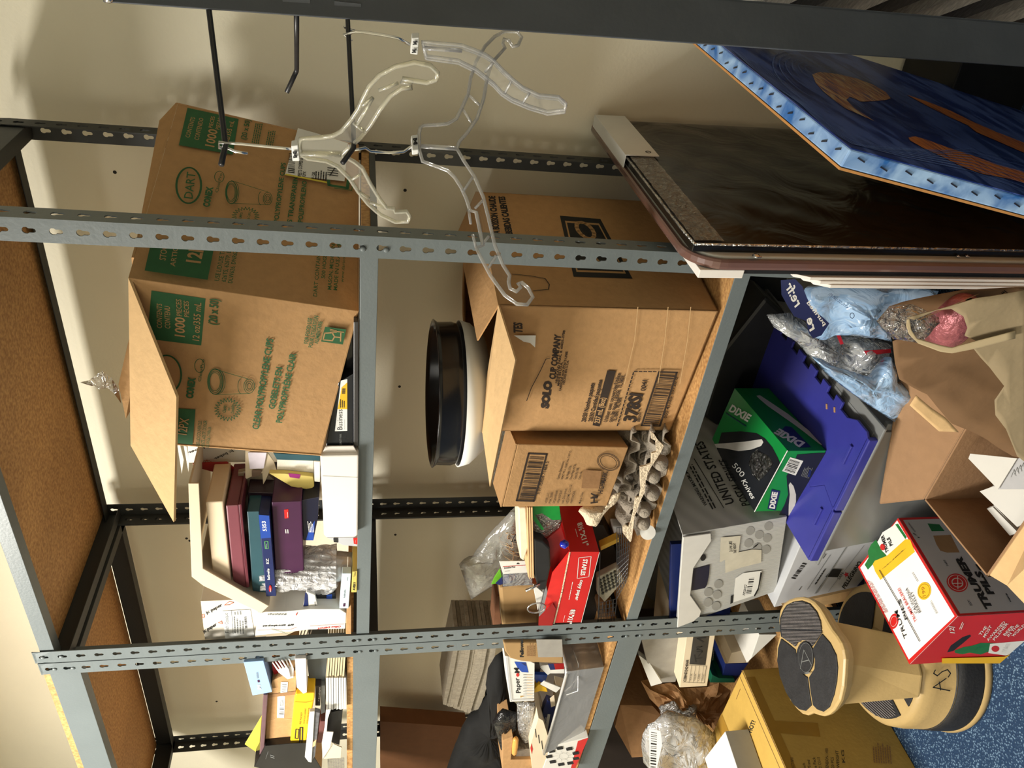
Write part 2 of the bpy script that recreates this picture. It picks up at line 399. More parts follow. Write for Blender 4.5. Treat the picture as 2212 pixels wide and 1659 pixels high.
# --- Solo carton
s0 = at(1552, 672, Z=.742); s1 = vert(s0, 1080, 650); q0 = at(1448, 930, Z=.742); q1 = vert(q0, 1084, 940)
yd = V((s0.y - q0.y, -(s0.x - q0.x), 0)).normalized() * -.40
if yd.y < 0: yd = -yd
h = s1.z - .742
SOLO = thing('cardboard_carton', 'big plain brown cup carton with black print, black and white bowls lying on top', 'carton', (s0 + q0) / 2)
P8 = [q0, s0, s0 + yd, q0 + yd]; P8 += [v + V((0, 0, h)) for v in P8]
print('solo', P8)
openbox(SOLO, 'carton_body', P8, CARD)
# --- Highmark
hm = [at(1311, 1093, Y=-.005), at(1358, 966, Y=.03)]; hm_t = [at(1085, 1095, Y=-.005), at(1118, 959, Y=.03)]
print('hm', hm, hm_t)
hd = V((.0, .20, 0))
HM = thing('cardboard_carton', 'small brown office supply carton sitting on a stack of pulp cup trays', 'carton', hm[1])
hd = (hm[1] - hm[0]).cross(V((0, 0, 1))).normalized() * -.26
hexbox(HM, 'carton_body', [hm[0], hm[1], hm[1] + hd, hm[0] + hd, hm_t[0], hm_t[1], hm_t[1] + hd, hm_t[0] + hd], CARD)
# --- Trumer
c = at(1965, 1435, Z=.24); d = at(2069, 1331, Z=.24); a = at(1940.6, 1119, Z=.24); b = at(1854, 1225, Z=.24); dn = V((0, 0, -.24))
TR = thing('beer_box', 'red and white twelve pack beer box on the floor by the step stool', 'box', c + dn)
hexbox(TR, 'carton_body', [c + dn, d + dn, a + dn, b + dn, c, d, a, b], mat('white_carton_print', srgb(236, 234, 232), .35, .02, 10))
# --- gold
gx = -.187
GO = thing('cardboard_carton', 'large yellow-brown carton on the carpet beside the step stool', 'carton', (-.5, -.26, 0))
hexbox(GO, 'carton_body', [(-.75, -.56, 0.001), (gx, -.56, 0.001), (gx, -.016, 0.001), (-.75, -.016, 0.001), (-.75, -.56, .352), (gx, -.56, .352), (gx, -.016, .352), (-.75, -.016, .352)], mat('yellow_brown_cardboard', srgb(196, 160, 78), .7, .04, 30, bump=.08))
# ================================================================ PRINTING ON THE CARTONS
GREEN = mat('dark_green_ink', srgb(38, 92, 52), .7, .08, 60)
KRAFT = mat('kraft_knockout', srgb(178, 140, 94), .85, .05, 60)
LBL = mat('white_label', srgb(226, 226, 222), .55, .02, 20)
def zm(ox, oy, s=2.765): return lambda x, y: (ox + x / s, oy + y / s)
def texts(P, z, rows, m, slope=0, bold=.008):
    for r in rows:
        t, ax, ay, bx, by, tx = r[:6]; bo = r[6] + .010 if len(r) > 6 else bold
        P.text(t, z(ax, ay), z(bx, by), z(tx, ay + (tx - ax) * slope), m, bo)
def burst(P, z, cx, cy, rx, ry, m, wd=.0012, n=22):
    pts = [z(cx + rx * (1 if i % 2 else .68) * math.cos(2 * PI * i / (2 * n)), cy + ry * (1 if i % 2 else .68) * math.sin(2 * PI * i / (2 * n))) for i in range(2 * n)]
    P.line(pts, wd, m, True)
def cup(P, z, x0, y0, rx, ry, x1, y1, sx, sy, m):
    for k in (1, .84, .72): P.ell(z(x0 - (1 - k) * 10, y0), z(x0 - (1 - k) * 10 + rx * k, y0), z(x0 - (1 - k) * 10, y0 + ry * k), m, .0011 if k < 1 else .0018)
    for k in (1, .7, .4): P.ell(z(x1, y1), z(x1 + sx * k, y1), z(x1, y1 + sy * k), m, .0011)
    P.ell(z(x1 - sx * 1.5, y1), z(x1 - sx * .9, y1), z(x1 - sx * 1.5, y1 + sy * 1.05), m, .001, a0=PI / 2, a1=1.5 * PI)
    P.ell(z(x0 + rx * .35, y0), z(x0 + rx * 1.3, y0), z(x0 + rx * .35, y0 + ry * .95), m, .001, a0=-PI / 2, a1=PI / 2)
    P.line([z(x0, y0 - ry), z(x1, y1 - sy)], .0011, m); P.line([z(x0, y0 + ry), z(x1, y1 + sy)], .0011, m)
P = Print(*plane3(l0, a0, a1)); z = zm(0, 500)
P.poly([z(905, 352), z(1228, 400), z(1202, 680), z(880, 640)], GREEN)
P.poly([z(1062, 1055), z(1168, 1062), z(1150, 1272), z(1040, 1262)], GREEN)
texts(P, z, [("CONTENTS", 968, 578, 968, 432, 937), ("CONTENU", 1018, 580, 1016, 448, 985), ("1000", 1103, 630, 1105, 515, 1045, .012), ("PIECES", 1087, 505, 1083, 405, 1056), ("PIÈCES", 1131, 510, 1127, 415, 1102), ("12 oz/355 mL", 1190, 652, 1203, 425, 1150), ("12PX", 1115, 1214, 1130, 1116, 1062)], KRAFT, .14)
texts(P, z, [("(20 x 50)", 1296, 558, 1306, 403, 1245, .012), ("CONEX", 1152, 997, 1168, 872, 1112, .045), ("ClearPro", 1200, 895, 1222, 762, 1182), ("USE LID/COUVERCLE:", 1192, 1282, 1207, 1128, 1171), ("626TS, 626TP, DLR62R", 1221, 1284, 1238, 1128, 1200), ("DLW626, DNR626", 1249, 1286, 1262, 1165, 1230),
 ("CLEAR POLYPROPYLENE CUPS", 1545, 1180, 1634, 640, 1507, .02), ("GOBELETS EN", 1640, 1058, 1688, 810, 1604, .02), ("POLYPROPYLÈNE CLAIR", 1684, 1140, 1770, 726, 1648, .02), ("FOR FOOD USE", 1840, 668, 1866, 515, 1815, .01), ("POUR UTILISATION", 1866, 690, 1902, 502, 1842, .01), ("ALIMENTAIRE", 1900, 668, 1926, 534, 1878, .01),
 ("Clarity", 1350, 1078, 1352, 1035, 1330, .01), ("and", 1372, 1065, 1374, 1048, 1358, .01), ("Durability", 1398, 1082, 1400, 1028, 1380, .01)], GREEN, .14)
cup(P, z, 1288, 892, 45, 75, 1490, 918, 32, 42, GREEN); burst(P, z, 1362, 1056, 80, 68, GREEN)
P.ell(z(1195, 795), z(1224, 798), z(1193, 835), GREEN, .0012); P.ell(z(1000, 845), z(1085, 850), z(1000, 955), GREEN, .003)
P.poly([z(1942, 562), z(2068, 578), z(2048, 668), z(1918, 650)], GREEN)
P.line([z(1940, 600), z(1985, 598), z(1998, 622), z(1985, 645), z(1930, 640)], .0022, KRAFT, True); P.line([z(1998, 622), z(2035, 626)], .0022, KRAFT); P.line([z(2036, 600), z(2034, 648)], .0022, KRAFT)
P.line([z(2010, 590), z(2052, 594)], .002, KRAFT)
for k in (-9, 0, 9): P.line([z(1972, 585 + k), z(2010, 590 + k * .6)], .0012, KRAFT)
P.build(DART)
P = Print(*plane3(a0, b0, b1)); z = zm(0, 0)
P.poly([z(1120, 645), z(1425, 712), z(1390, 925), z(1068, 868)], GREEN)
texts(P, z, [("CONTENTS", 1132, 825, 1166, 705, 1106), ("CONTENIDO", 1187, 840, 1216, 710, 1160), ("1000", 1278, 882, 1300, 780, 1225, .012), ("PIECES", 1268, 768, 1284, 700, 1245), ("PIEZAS", 1310, 778, 1325, 710, 1287), ("12 oz/355 mL", 1356, 892, 1400, 726, 1328)], KRAFT, .2)
Q = []
texts(P, z, [("(20 x 50)", 1468, 838, 1496, 718, 1436, .012), ("DART", 1150, 1192, 1168, 1035, 1098, .0), ("CONEX", 1250, 1242, 1272, 1122, 1212, .045), ("ClearPro", 1302, 1155, 1328, 1040, 1285), ("POLYPROPYLENE CUPS", 1662, 1335, 1706, 978, 1634, .02), ("S TRANSPARENTES", 1742, 1335, 1788, 1000, 1714, .02), ("POLIPROPILENO", 1806, 1335, 1832, 1085, 1778, .02), ("LIMPIO", 1440, 1310, 1452, 1275, 1425, .01), ("& CLARO", 1490, 1315, 1500, 1270, 1475, .01)], GREEN, .12)
P.ell(z(1128, 1112), z(1201, 1118), z(1122, 1220), GREEN, .0035); P.ell(z(1310, 1062), z(1338, 1066), z(1306, 1095), GREEN, .0012)
cup(P, z, 1382, 1155, 34, 68, 1598, 1193, 26, 38, GREEN); burst(P, z, 1466, 1300, 82, 55, GREEN)
for i, (x, y) in enumerate(((1502, 862), (1585, 880))): P.small(z(x, y), z(x + 25, y - 122), z(x + 48, y + 8), 4, GREEN, i)
P.poly([z(1778, 775), z(1880, 803), z(2075, 865), z(2056, 1092), z(1700, 1055)], LBL)
P.poly([z(1700, 1055), z(1956, 1105), z(1958, 1096), z(1708, 1047)], mat('yellow_label_edge', srgb(214, 196, 60), .5))
P.bars(z(1718, 1040), z(1724, 925), z(1758, 1046), 22)
texts(P, z, [("PEETS COFFEE & TEA", 1798, 1066, 1812, 925, 1776, .01), ("12PX", 1822, 1068, 1826, 1035, 1804, .01), ("P-120", 1875, 1080, 1880, 1040, 1858, .01)], INK, .12)
P.small(z(1880, 1080), z(1884, 1020), z(1955, 1092), 5, INK, 4)
for k in range(4): P.line([z(1955, 1012 + k * 14), z(2016, 1020 + k * 14)], .0018)
P.line([z(1968, 1060), z(2005, 1005)], .0018)
P.line([z(1960, 1090), z(1962, 1118), z(2072, 1136), z(2080, 1070)], .006, GREEN); P.line([z(1995, 1136), z(2098, 1150), z(2108, 1080)], .0015, GREEN)
z = zm(0, 500)
P.poly([z(905, 70), z(1282, 90), z(1240, 302), z(865, 247)], GREEN)
texts(P, z, [("STOCK NO.", 990, 187, 1015, 10, 952), ("ARTICULO", 1046, 224, 1078, 30, 1016), ("12PX", 1195, 205, 1232, 50, 1112, .02)], KRAFT, .13)
texts(P, z, [("USE LID/USE TAPA:", 1308, 310, 1352, 85, 1280, .005), ("626TS, 626TP, DLR", 1348, 317, 1386, 95, 1322, .005), ("DLW626, DNR626", 1386, 324, 1420, 120, 1360, .005), ("DART CONTAINER CORP.", 1890, 403, 1925, 20, 1866), ("500 HOGSBACK RD.", 1938, 296, 1960, 20, 1916, .01), ("MASON, MICHIGAN 48854", 1975, 364, 2005, 10, 1953, .01), ("MADE IN U.S.A. / HECHO", 2010, 367, 2038, 15, 1988, .01), ("www.dartcontainer.com", 2048, 320, 2068, 30, 2030)], GREEN, .12)
P.build(DART)
# clear tape tail standing up from the top, and the rear flaps
TAPE = film('packing_tape', (1, .98, .93), .25, .15, .8, 30, .12)
t0 = at(262, 870, Y=.12); mb = MB()
pp = [(256, 840), (240, 815), (222, 800), (205, 812), (190, 822), (172, 826)]; qq = [(262, 872), (248, 852), (232, 838), (215, 842), (205, 832), (198, 834)]
R = []
for i, (u, v) in enumerate(zip(pp, qq)): R.append((at(*u, Y=.12 + .012 * math.sin(i * 2)), at(*v, Y=.125 - .01 * math.cos(i * 3))))
for A, B in zip(R, R[1:]): mb.bm.faces.new([mb.bm.verts.new(q) for q in (A[0], B[0], B[1], A[1])])
obj('tape', mb, TAPE, DART)
mb = MB(); mb.slab([lb1 + V((.01, -.02, 0)), b1 + V((-.06, -.10, 0)), at(256, 830, Y=.14), at(272, 905, Y=.10)], (0, .004, 0)); obj('flap', mb, CARD, DART)
mb = MB(); mb.slab([b1, a1 + (b1 - a1) * .1, a1 + (b1 - a1) * .12 + V((-.02, 0, .004)), b1 + V((-.03, -.02, .03))], (0, 0, .004)); obj('flap', mb, CARD, DART)
# Solo
P = Print(*plane3(q0, s0, s1)); z = zm(700, 500); DI = mat('dark_brown_ink', srgb(48, 36, 28), .7, .1, 40)
texts(P, z, [("TES", 1183, 608, 1182, 545, 1134, .03), ("SOLO", 1338, 1058, 1360, 893, 1296, .07), ("CUP COMPANY", 1380, 882, 1415, 615, 1345, .035), ("HIGHLAND PARK, IL 60035-3788", 1392, 905, 1440, 590, 1379, .01), ("MADE IN U.S.A.", 1404, 920, 1425, 780, 1391, .01), ("FABRIQUÉ AUX ÉTATS-UNIS", 1415, 950, 1456, 716, 1402, .01), ("HECHO EN U.S.A.", 1436, 912, 1462, 768, 1424, .01),
 ("20/50 Nombre paquets", 1560, 1136, 1616, 905, 1535, .02), ("20/50 Cantidad paquetes", 1600, 1134, 1662, 885, 1576, .02), ("Utiliser avec couvercles/Utilice", 1690, 1136, 1772, 845, 1667, .01), ("con las tapas LB308, TL38B1,", 1716, 1136, 1797, 852, 1694, .01), ("TL38R1, VL38R", 1742, 1136, 1778, 990, 1720, .01), ("378SI", 1858, 1136, 1902, 968, 1786, .03), ("0041", 1917, 950, 1930, 885, 1888, .01), ("Bistro™", 1884, 1132, 1896, 1060, 1864, .01), ("000 41165 55720 6", 2045, 1112, 2112, 868, 2025)], DI, .1)
P.poly([z(1602, 1152), z(1645, 1160), z(1742, 828), z(1690, 825)], DI); texts(P, z, [("237 mL (8oz)", 1642, 1142, 1682, 988, 1612, .02)], KRAFT, .1)
for i in range(14): a_, b_ = i / 14, (i + .6) / 14; P.line([z(1750 + 98 * a_, 1155 - 330 * a_), z(1750 + 98 * b_, 1155 - 330 * b_)], .003, DI)
for i in range(5): P.line([z(1850 + i * 28, 827), z(1868 + i * 28, 828)], .003, DI)
P.line([z(1893, 1148), z(2002, 1152), z(2103, 832), z(1998, 828)], .0045, DI, True); P.bars(z(1905, 1140), z(2003, 838), z(1990, 1145), 44, DI, .5)
P.poly([z(1132, 610), z(1262, 610), z(1258, 682), z(1228, 655), z(1190, 648), z(1160, 628)], LBL)
P.line([z(1208, 1000), z(1235, 925), z(1290, 820), z(1322, 752), z(1345, 745)], .0016, DI)
for x0_, x1_ in ((1870, 1790), (2050, 1990), (2185, 2120)): P.line([z(x0_, 440), z(x0_ - 20, 640), z(x1_, 900)], .0012, CARDL)
P.build(SOLO)
P = Print(*plane3(s0, s0 + yd, s1)); z = zm(700, 0)
texts(P, z, [("S À BOISSON CHAUDE", 1052, 1415, 1020, 1172, 1012, .03), ("BEBIDAS CALIENTES", 1125, 1400, 1078, 1175, 1086, .03)], INK, 0)
fr = [z(1408, 1290), z(1650, 1310), z(1842, 1666), z(1490, 1654)]
def inset(f, k): c = (sum(a[0] for a in f) / 4, sum(a[1] for a in f) / 4); return [(c[0] + (a[0] - c[0]) * k, c[1] + (a[1] - c[1]) * k) for a in f]
P.poly(fr, INK); P.poly(inset(fr, .84), KRAFT); P.poly(inset(fr, .78), INK)
P.ell(z(1560, 1378), z(1612, 1395), z(1572, 1425), KRAFT, .009, n=14); P.line([z(1590, 1425), z(1600, 1450), z(1575, 1440)], .008, KRAFT)
P.ell(z(1660, 1545), z(1710, 1560), z(1675, 1590), KRAFT, .009, n=14)
z = zm(700, 500); P.line([z(1120, 258), z(1230, 268), z(1320, 285), z(1345, 320), z(1340, 350), z(1250, 357)], .0016, INK)
P.build(SOLO)
# Solo flaps: front flap hanging forward, rear and side flaps standing
S4 = P8[4:]
fl = [S4[1], S4[0], at(1058, 1053, Y=-.12), at(1113, 778, Y=-.13)]
mb = MB(); mb.slab([S4[1] + V((0, 0, .003)), S4[0] + V((0, 0, .003)), at(1042, 935, Y=-.02), at(1058, 1052, Y=-.09), at(1113, 778, Y=-.10)], (0, .003, -.003)); obj('flap', mb, CARDL, SOLO)
mb = MB(); mb.slab([S4[2], S4[3], at(1020, 880, Y=.30), at(1005, 760, Y=.33), at(998, 640, Y=.37), at(1000, 570, Y=.40)], (0, -.003, -.003)); obj('flap', mb, CARD, SOLO)
mb = MB(); mb.slab([S4[1], S4[2], S4[2] + V((-.09, -.02, .035)), S4[1] + V((-.09, .02, .028))], (0, 0, .003)); obj('flap', mb, CARD, SOLO)
# Highmark print
P = Print(*plane3(hm[0], hm[1], hm_t[1])); z = zm(700, 500)
P.line([z(1222, 1325), z(1330, 1330), z(1253, 1610), z(1150, 1606)], .004, DI, True); P.bars(z(1165, 1600), z(1230, 1335), z(1250, 1604), 40, DI, .5)
texts(P, z, [("5 07 35854 71484 5", 1285, 1570, 1342, 1375, 1268), ("Carton Dimensions:", 1402, 1480, 1435, 1372, 1388), ('18.43" W x 10.38" H x 7.97" D', 1424, 1480, 1478, 1310, 1412), ("Net Weight: 3.7 lbs", 1452, 1480, 1478, 1398, 1438), ("Gross Weight: 4.7 lbs", 1476, 1480, 1505, 1390, 1462), ("Cube (ft): 0.88", 1502, 1480, 1522, 1412, 1488), ("Carton No.", 1528, 1480, 1542, 1430, 1515), ("VEYER, LLC", 1330, 1622, 1344, 1560, 1317), ("PO# 720501", 1352, 1622, 1368, 1555, 1339), ("SKU# 688-688", 1377, 1622, 1396, 1546, 1364), ("VPN# BGFSLED", 1402, 1622, 1422, 1543, 1389), ("Item Description:", 1428, 1622, 1450, 1532, 1415), ("LED DOME, 12.16 OZ", 1455, 1622, 1480, 1510, 1442), ("WHITE/NICKEL", 1480, 1622, 1500, 1546, 1467), ("Made in China", 1530, 1622, 1548, 1556, 1517), ("HIGHMARK.", 1660, 1562, 1694, 1430, 1632, .015)], DI, .1)
P.line([z(1592, 1618), z(1632, 1612)], .0035, DI); P.line([z(1592, 1588), z(1630, 1586)], .0035, DI); P.line([z(1610, 1615), z(1611, 1588)], .0035, DI); P.line([z(1600, 1585), z(1632, 1578), z(1594, 1562)], .0035, DI)
for k in (1, .9, .72): P.ell(z(1696, 1373), z(1696 + 66 * k, 1385), z(1692, 1373 + 50 * k), DI, .0013)
P.poly([z(1548, 1420), z(1655, 1425), z(1640, 1530), z(1535, 1528)], CARDD)
P.build(HM)
mb = MB(); mt = hm_t
mb.slab([mt[0] + V((0, 0, .001)), mt[1] + V((0, 0, .001)), mt[1] + hd * .48 + V((0, 0, .001)), mt[0] + hd * .48 + V((0, 0, .001))], (0, 0, .003)); obj('flap', mb, CARD, HM)
mb = MB(); e = hd * .12
for k in (.25, .8):
    A = mt[0] + (mt[1] - mt[0]) * k
for A, B in ((mt[0], mt[0] + (mt[1] - mt[0]) * .3),): pass
mid = hd * .5
mb.slab([mt[0] + hd * .4 + V((0, 0, .0045)), mt[1] + hd * .4 + V((0, 0, .0045)), mt[1] + hd * .62 + V((0, 0, .0045)), mt[0] + hd * .62 + V((0, 0, .0045))], (0, 0, .0004)); obj('tape', mb, TAPE, HM)
# bowls on the Solo carton
bc = at(1000, 850, Y=.13); bc.z = 1.150
mb = MB(); mb.lathe([(.08, .0), (.125, .012), (.15, .04), (.156, .062), (.153, .062), (.147, .042), (.122, .015), (.072, .004)], bc, 64)
o = obj('serving_bowl', mb, WHITE, smooth=True, loc=bc); tag(o, 'white bowl under the black bowl on the open brown carton', 'bowl')
bb = bc + V((0, 0, .038)); mb = MB()
mb.lathe([(.10, .0), (.128, .006), (.146, .022), (.149, .03), (.152, .04), (.151, .07), (.157, .078), (.153, .079), (.147, .07), (.145, .034), (.13, .012), (.1, .005)], bb, 64)
t = obj('serving_bowl', mb, GLOSSBLACK, smooth=True, loc=bb); tag(t, 'shallow black plastic bowl stacked inside the white bowl on the open carton', 'bowl')
# ================================================================ LEANING PANELS ON THE RIGHT
BLKP = mat('black_panel_face', (.006, .005, .0045), .25, .3, 6, stretch=(1, 6, 1))
WRAP = film('shrink_wrap', (.97, .97, .97), .015, .25, .3, 7)
def ywall(x, y, X): return at(x, y, X=X)
def rrect(X, y0, y1, z0, z1, r, n=8):
    """rounded top-front corner outline in the plane X"""
    pts = [V((X, y0, z0)), V((X, y1, z0)), V((X, y1, z1))]
    for i in range(n + 1):
        a = PI / 2 * i / n; pts.append(V((X, y0 + r - r * math.sin(a), z1 - r + r * math.cos(a))))
    return pts
XB = 1.150
A = at(1492, 529, X=XB); B = at(1295, 258, X=XB)
print('board', A, B, at(1700, 590, X=1.12), at(1700, 568, X=1.14), at(1505, 600, X=1.10), at(1725, 620, X=1.088), at(2212, 620, X=1.088))
yf = A.y; yb = min(B.y, WALLY - .01); zt = (A.z + B.z) / 2
t = thing('wrapped_board', 'large black panel in clear shrink wrap with white corner guards, leaning upright', 'panel', (XB, (yf + yb) / 2, 0))
mb = MB(); mb.box((XB - .006, (yf + yb) / 2, zt / 2 + .001), (.012, yb - yf, zt)); obj('panel_board', mb, BLKP, t, bevel=.002)
# wrinkled film skin just proud of the face and folded over the front edge
def wr(u, v):
    y = yf - .004 + (yb - yf + .004) * u; z = .01 + (zt - .008) * v
    a = .0016 * math.sin(40 * (y * .5 + (zt - z)) + 6 * math.sin(5 * y)) + .0012 * math.sin(90 * ((zt - z) - .45 * y) + 4 * math.sin(9 * z))
    return V((XB + .0035 + a * (.4 + .6 * u), y, z))
mb = MB(); mb.grid(wr, 50, 90); obj('shrink_wrap', mb, WRAP, t, smooth=True)
mb = MB(); mb.tube([(XB + .004, yf - .005, .02), (XB + .004, yf - .005, zt - .04), (XB + .004, yf - .005, zt + .001), (XB + .003, yf + .06, zt + .002), (XB + .003, yb - .03, zt + .003)], .0022, 6); obj('film_seam', mb, film('wrap_seam', (.95, .95, .95), .55, .15, .8, 40, .3), t, smooth=True)
BAND = film('wrap_band', (.9, .9, .88), .06, .35, 1, 60, .16)
mb = MB(); mb.grid(lambda u, v: V((XB + .0062 + .0006 * math.sin(60 * u + 3 * v), yf + .004 + (yb - yf - .19) * u, zt - .002 - .05 * v)), 30, 4); obj('film_band', mb, BAND, t, smooth=True)
g0 = at(1358, 345, X=XB).y
WPL = mat('white_plastic_guard', srgb(214, 216, 214), .45, .02, 20)
mb = MB(); mb.slab([(XB + .008, g0, zt + .006), (XB + .008, yb, zt + .006), (XB + .008, yb, zt - .062), (XB + .008, g0, zt - .062)], (.002, 0, 0)); mb.slab([(XB - .016, g0, zt + .006), (XB + .01, g0, zt + .006), (XB + .01, yb, zt + .006), (XB - .016, yb, zt + .006)], (0, 0, .002)); o = obj('corner_guard', mb, WPL, t); o['label'] = 'white plastic edge guard on the top back corner'
mb = MB(); mb.lathe([(.004, 0), (.0055, .0008), (.006, 0)], (XB + .0102, g0 + .02, zt - .045), 16, Matrix.Rotation(PI / 2, 3, 'Y'), False); obj('guard_mark', mb, INK, t)
# table top with brown edge band
XT = 1.118; yt = at(1700, 588, X=XT).y; zt2 = zt + .004
t = thing('table_top', 'grey table top with a glossy brown rounded edge band standing on its side', 'table top', (XT + .01, .15, 0))
mb = MB(); mb.slab(rrect(XT + .004, yt + .006, WALLY - .02, 0.002, zt2 - .006, .055), (.016, 0, 0)); obj('slab', mb, mat('light_grey_laminate', srgb(176, 178, 172), .3, .03, 20), t, bevel=.003)
path = [p for p in rrect(XT + .008, yt + .003, WALLY - .02, 0.004, zt2 - .003, .058)][1:][::-1]
path = [V((XT + .008, yt + .003, .004))] + path[:-1]
mb = MB(); pr = [(-.009, -.002), (-.009, .0035), (-.004, .0055), (.004, .0055), (.0075, .0035), (.0075, -.002)]
rings = []
for i, p in enumerate(path):
    tt = (path[min(i + 1, len(path) - 1)] - path[max(i - 1, 0)]).normalized(); nn = V((1, 0, 0)).cross(tt)
    if nn.dot(p - V((XT, .15, .5))) < 0: nn = -nn
    rings.append([mb.bm.verts.new(p + V((a, 0, 0)) + nn * b) for a, b in pr])
for R1, R2 in zip(rings, rings[1:]):
    for k in range(6): mb.bm.faces.new((R1[k], R1[(k + 1) % 6], R2[(k + 1) % 6], R2[k]))
o = obj('edge_band', mb, mat('brown_vinyl_edge', srgb(104, 76, 68), .22, .04, 20, coat=.4), t, smooth=False); o['label'] = 'glossy brown vinyl edge band'
for (sx, sy) in ((1632, 557), (2062, 568), (2081, 568)):
    c0 = at(sx, sy, X=XT + .0225); mb = MB(); k = 1 if sx < 1700 else .5
    mb.lathe([(.0001, .0042 * k), (.004 * k, .0035 * k), (.0062 * k, .0015), (.0062 * k, 0)], c0, 20, Matrix.Rotation(PI / 2, 3, 'Y'), False); mb.box(c0 + V((.004 * k, 0, 0)), (.0012, .006 * k, .0012)); mb.tube([c0, c0 + V((0, -.003, -.008 * k))], .002 * k, 8)
    obj('screw', mb, mat('zinc_screw', (.6, .6, .62), .25, .05, 20, metal=1), t, smooth=True)
# dark board with white corner piece, then white foam boards
XD = 1.100; c0 = at(1507, 601, X=XD)
t = thing('foam_board', 'dark board with a white corner protector between the table top and the white boards', 'board', (XD, .1, 0))
yq = c0.y; zq = c0.z
mb = MB(); mb.slab([(XD + .001, yq + .004, .002), (XD + .001, yq + .34, .002), (XD + .001, yq + .34, zq - .004), (XD + .001, yq + .004, zq - .004)], (.012, 0, 0)); [setattr(v.co, 'x', max(v.co.x, XD + .007)) for v in mb.bm.verts]; obj('board_core', mb, BLACK, t)
zc = at(1594, 600, X=XD).z
mb = MB(); mb.slab([(XD, yq, zc - .004), (XD, yq, zq), (XD, yq + .13, zq), (XD, yq + .06, zc - .004)], (.015, 0, 0)); obj('corner_protector', mb, mat('white_foam', srgb(236, 232, 226), .55, .02, 30), t, bevel=.001)
XW = 1.083; w0 = at(1726, 602, X=XW + .014); w1 = at(1776, 621, X=XW)
for i in range(3):
    xx = XW + .003 + .0062 * (2 - i); zz = (at(1776, 620, X=XW).z + .02 * (2 - i)); y0 = at(1900, 617 - 8 * (2 - i), X=xx + .026 * .55).y
    mb = MB(); mb.slab([(xx, y0, .002), (xx, y0 + .13, .002), (xx, y0 + .13, zz + .03), (xx, y0 + .012, zz + .025), (xx, y0, zz)], (.0058, 0, 0))
    o = obj('foam_board', mb, mat('white_foam', srgb(236, 232, 226), .55, .02, 30), bevel=.0006); tag(o, 'white foam board in the stack leaning at the end of the shelving', 'board', 'white foam boards')
for o in list(COL.objects):
    if o.type == 'MESH' and (o.name.startswith('foam_board') or (o.parent and o.parent.name.split('.')[0] in ('wrapped_board', 'table_top', 'foam_board'))):
        l0z = org(o).z
        for v in o.data.vertices: v.co.x += .026 * (zt - (v.co.z + l0z))
# ---------------------------------------------------------------- painting
Ap = at(1839, 319, Y=-.40); Tp = at(1417, -16, Z=Ap.z); n1 = (Tp - Ap).normalized(); Bp = onpl(2212, 422, Ap, n1); vd = (Bp - Ap).normalized()
Tp = Ap + n1 * .763; nn = n1.cross(vd).normalized()
if nn.x < 0: nn = -nn
Hl = (Ap.z - .004) / -vd.z
def pnt():
    m, t, b = nt('swirled_paint'); N = t.nodes; L = t.links
    tc = N.new('ShaderNodeTexCoord'); mp = N.new('ShaderNodeMapping'); mp.inputs['Rotation'].default_value = (.25, 0, 0); mp.inputs['Scale'].default_value = (1, 1.0, 3.2); L.new(tc.outputs['Object'], mp.inputs[0])
    wv = N.new('ShaderNodeTexWave'); wv.inputs['Scale'].default_value = 9; wv.inputs['Distortion'].default_value = 9; wv.inputs['Detail'].default_value = 6; wv.inputs['Detail Scale'].default_value = .6; L.new(mp.outputs[0], wv.inputs[0])
    r = N.new('ShaderNodeValToRGB'); e = r.color_ramp.elements; e[0].position = .2; e[0].color = (*srgb(22, 44, 110), 1); e[1].position = .95; e[1].color = (*srgb(70, 92, 160), 1); L.new(wv.outputs[0], r.inputs[0])
    L.new(r.outputs[0], b.inputs['Base Color']); b.inputs['Roughness'].default_value = .38
    bp = N.new('ShaderNodeBump'); bp.inputs['Strength'].default_value = .25; bp.inputs['Distance'].default_value = .003; L.new(wv.outputs[0], bp.inputs['Height']); L.new(bp.outputs[0], b.inputs['Normal']); return m
def sidep():
    m, t, b = nt('light_blue_paint'); N = t.nodes; L = t.links
    tc = N.new('ShaderNodeTexCoord'); n = N.new('ShaderNodeTexNoise'); n.inputs['Scale'].default_value = 22; n.inputs['Detail'].default_value = 7; n.inputs['Distortion'].default_value = .8; L.new(tc.outputs['Object'], n.inputs[0])
    r = N.new('ShaderNodeValToRGB'); e = r.color_ramp.elements; e[0].position = .32; e[0].color = (*srgb(44, 104, 178), 1); e[1].position = .66; e[1].color = (*srgb(168, 202, 240), 1); L.new(n.outputs[0], r.inputs[0]); L.new(r.outputs[0], b.inputs['Base Color']); b.inputs['Roughness'].default_value = .5
    return m
t = thing('canvas_painting', 'large blue swirled canvas painting with orange strokes leaning against the dark upright', 'painting', (Ap + Tp) / 2 + vd * Hl)
th = .026
O4 = [Ap, Tp, Tp + vd * Hl, Ap + vd * Hl]
mb = MB(); mb.slab([q - nn * .0015 for q in O4], -nn * (th - .004)); obj('canvas_sides', mb, sidep(), t, bevel=.002)
mb = MB(); mb.slab(O4, -nn * .0016); obj('painted_face', mb, pnt(), t, bevel=.0006)
mb = MB(); mb.slab([q - nn * (th - .002) for q in O4], -nn * .003); obj('wood_stretcher', mb, mat('pine_wood', srgb(196, 140, 80), .6, .1, 40), t)
P = Print(Ap, nn); P.N = nn
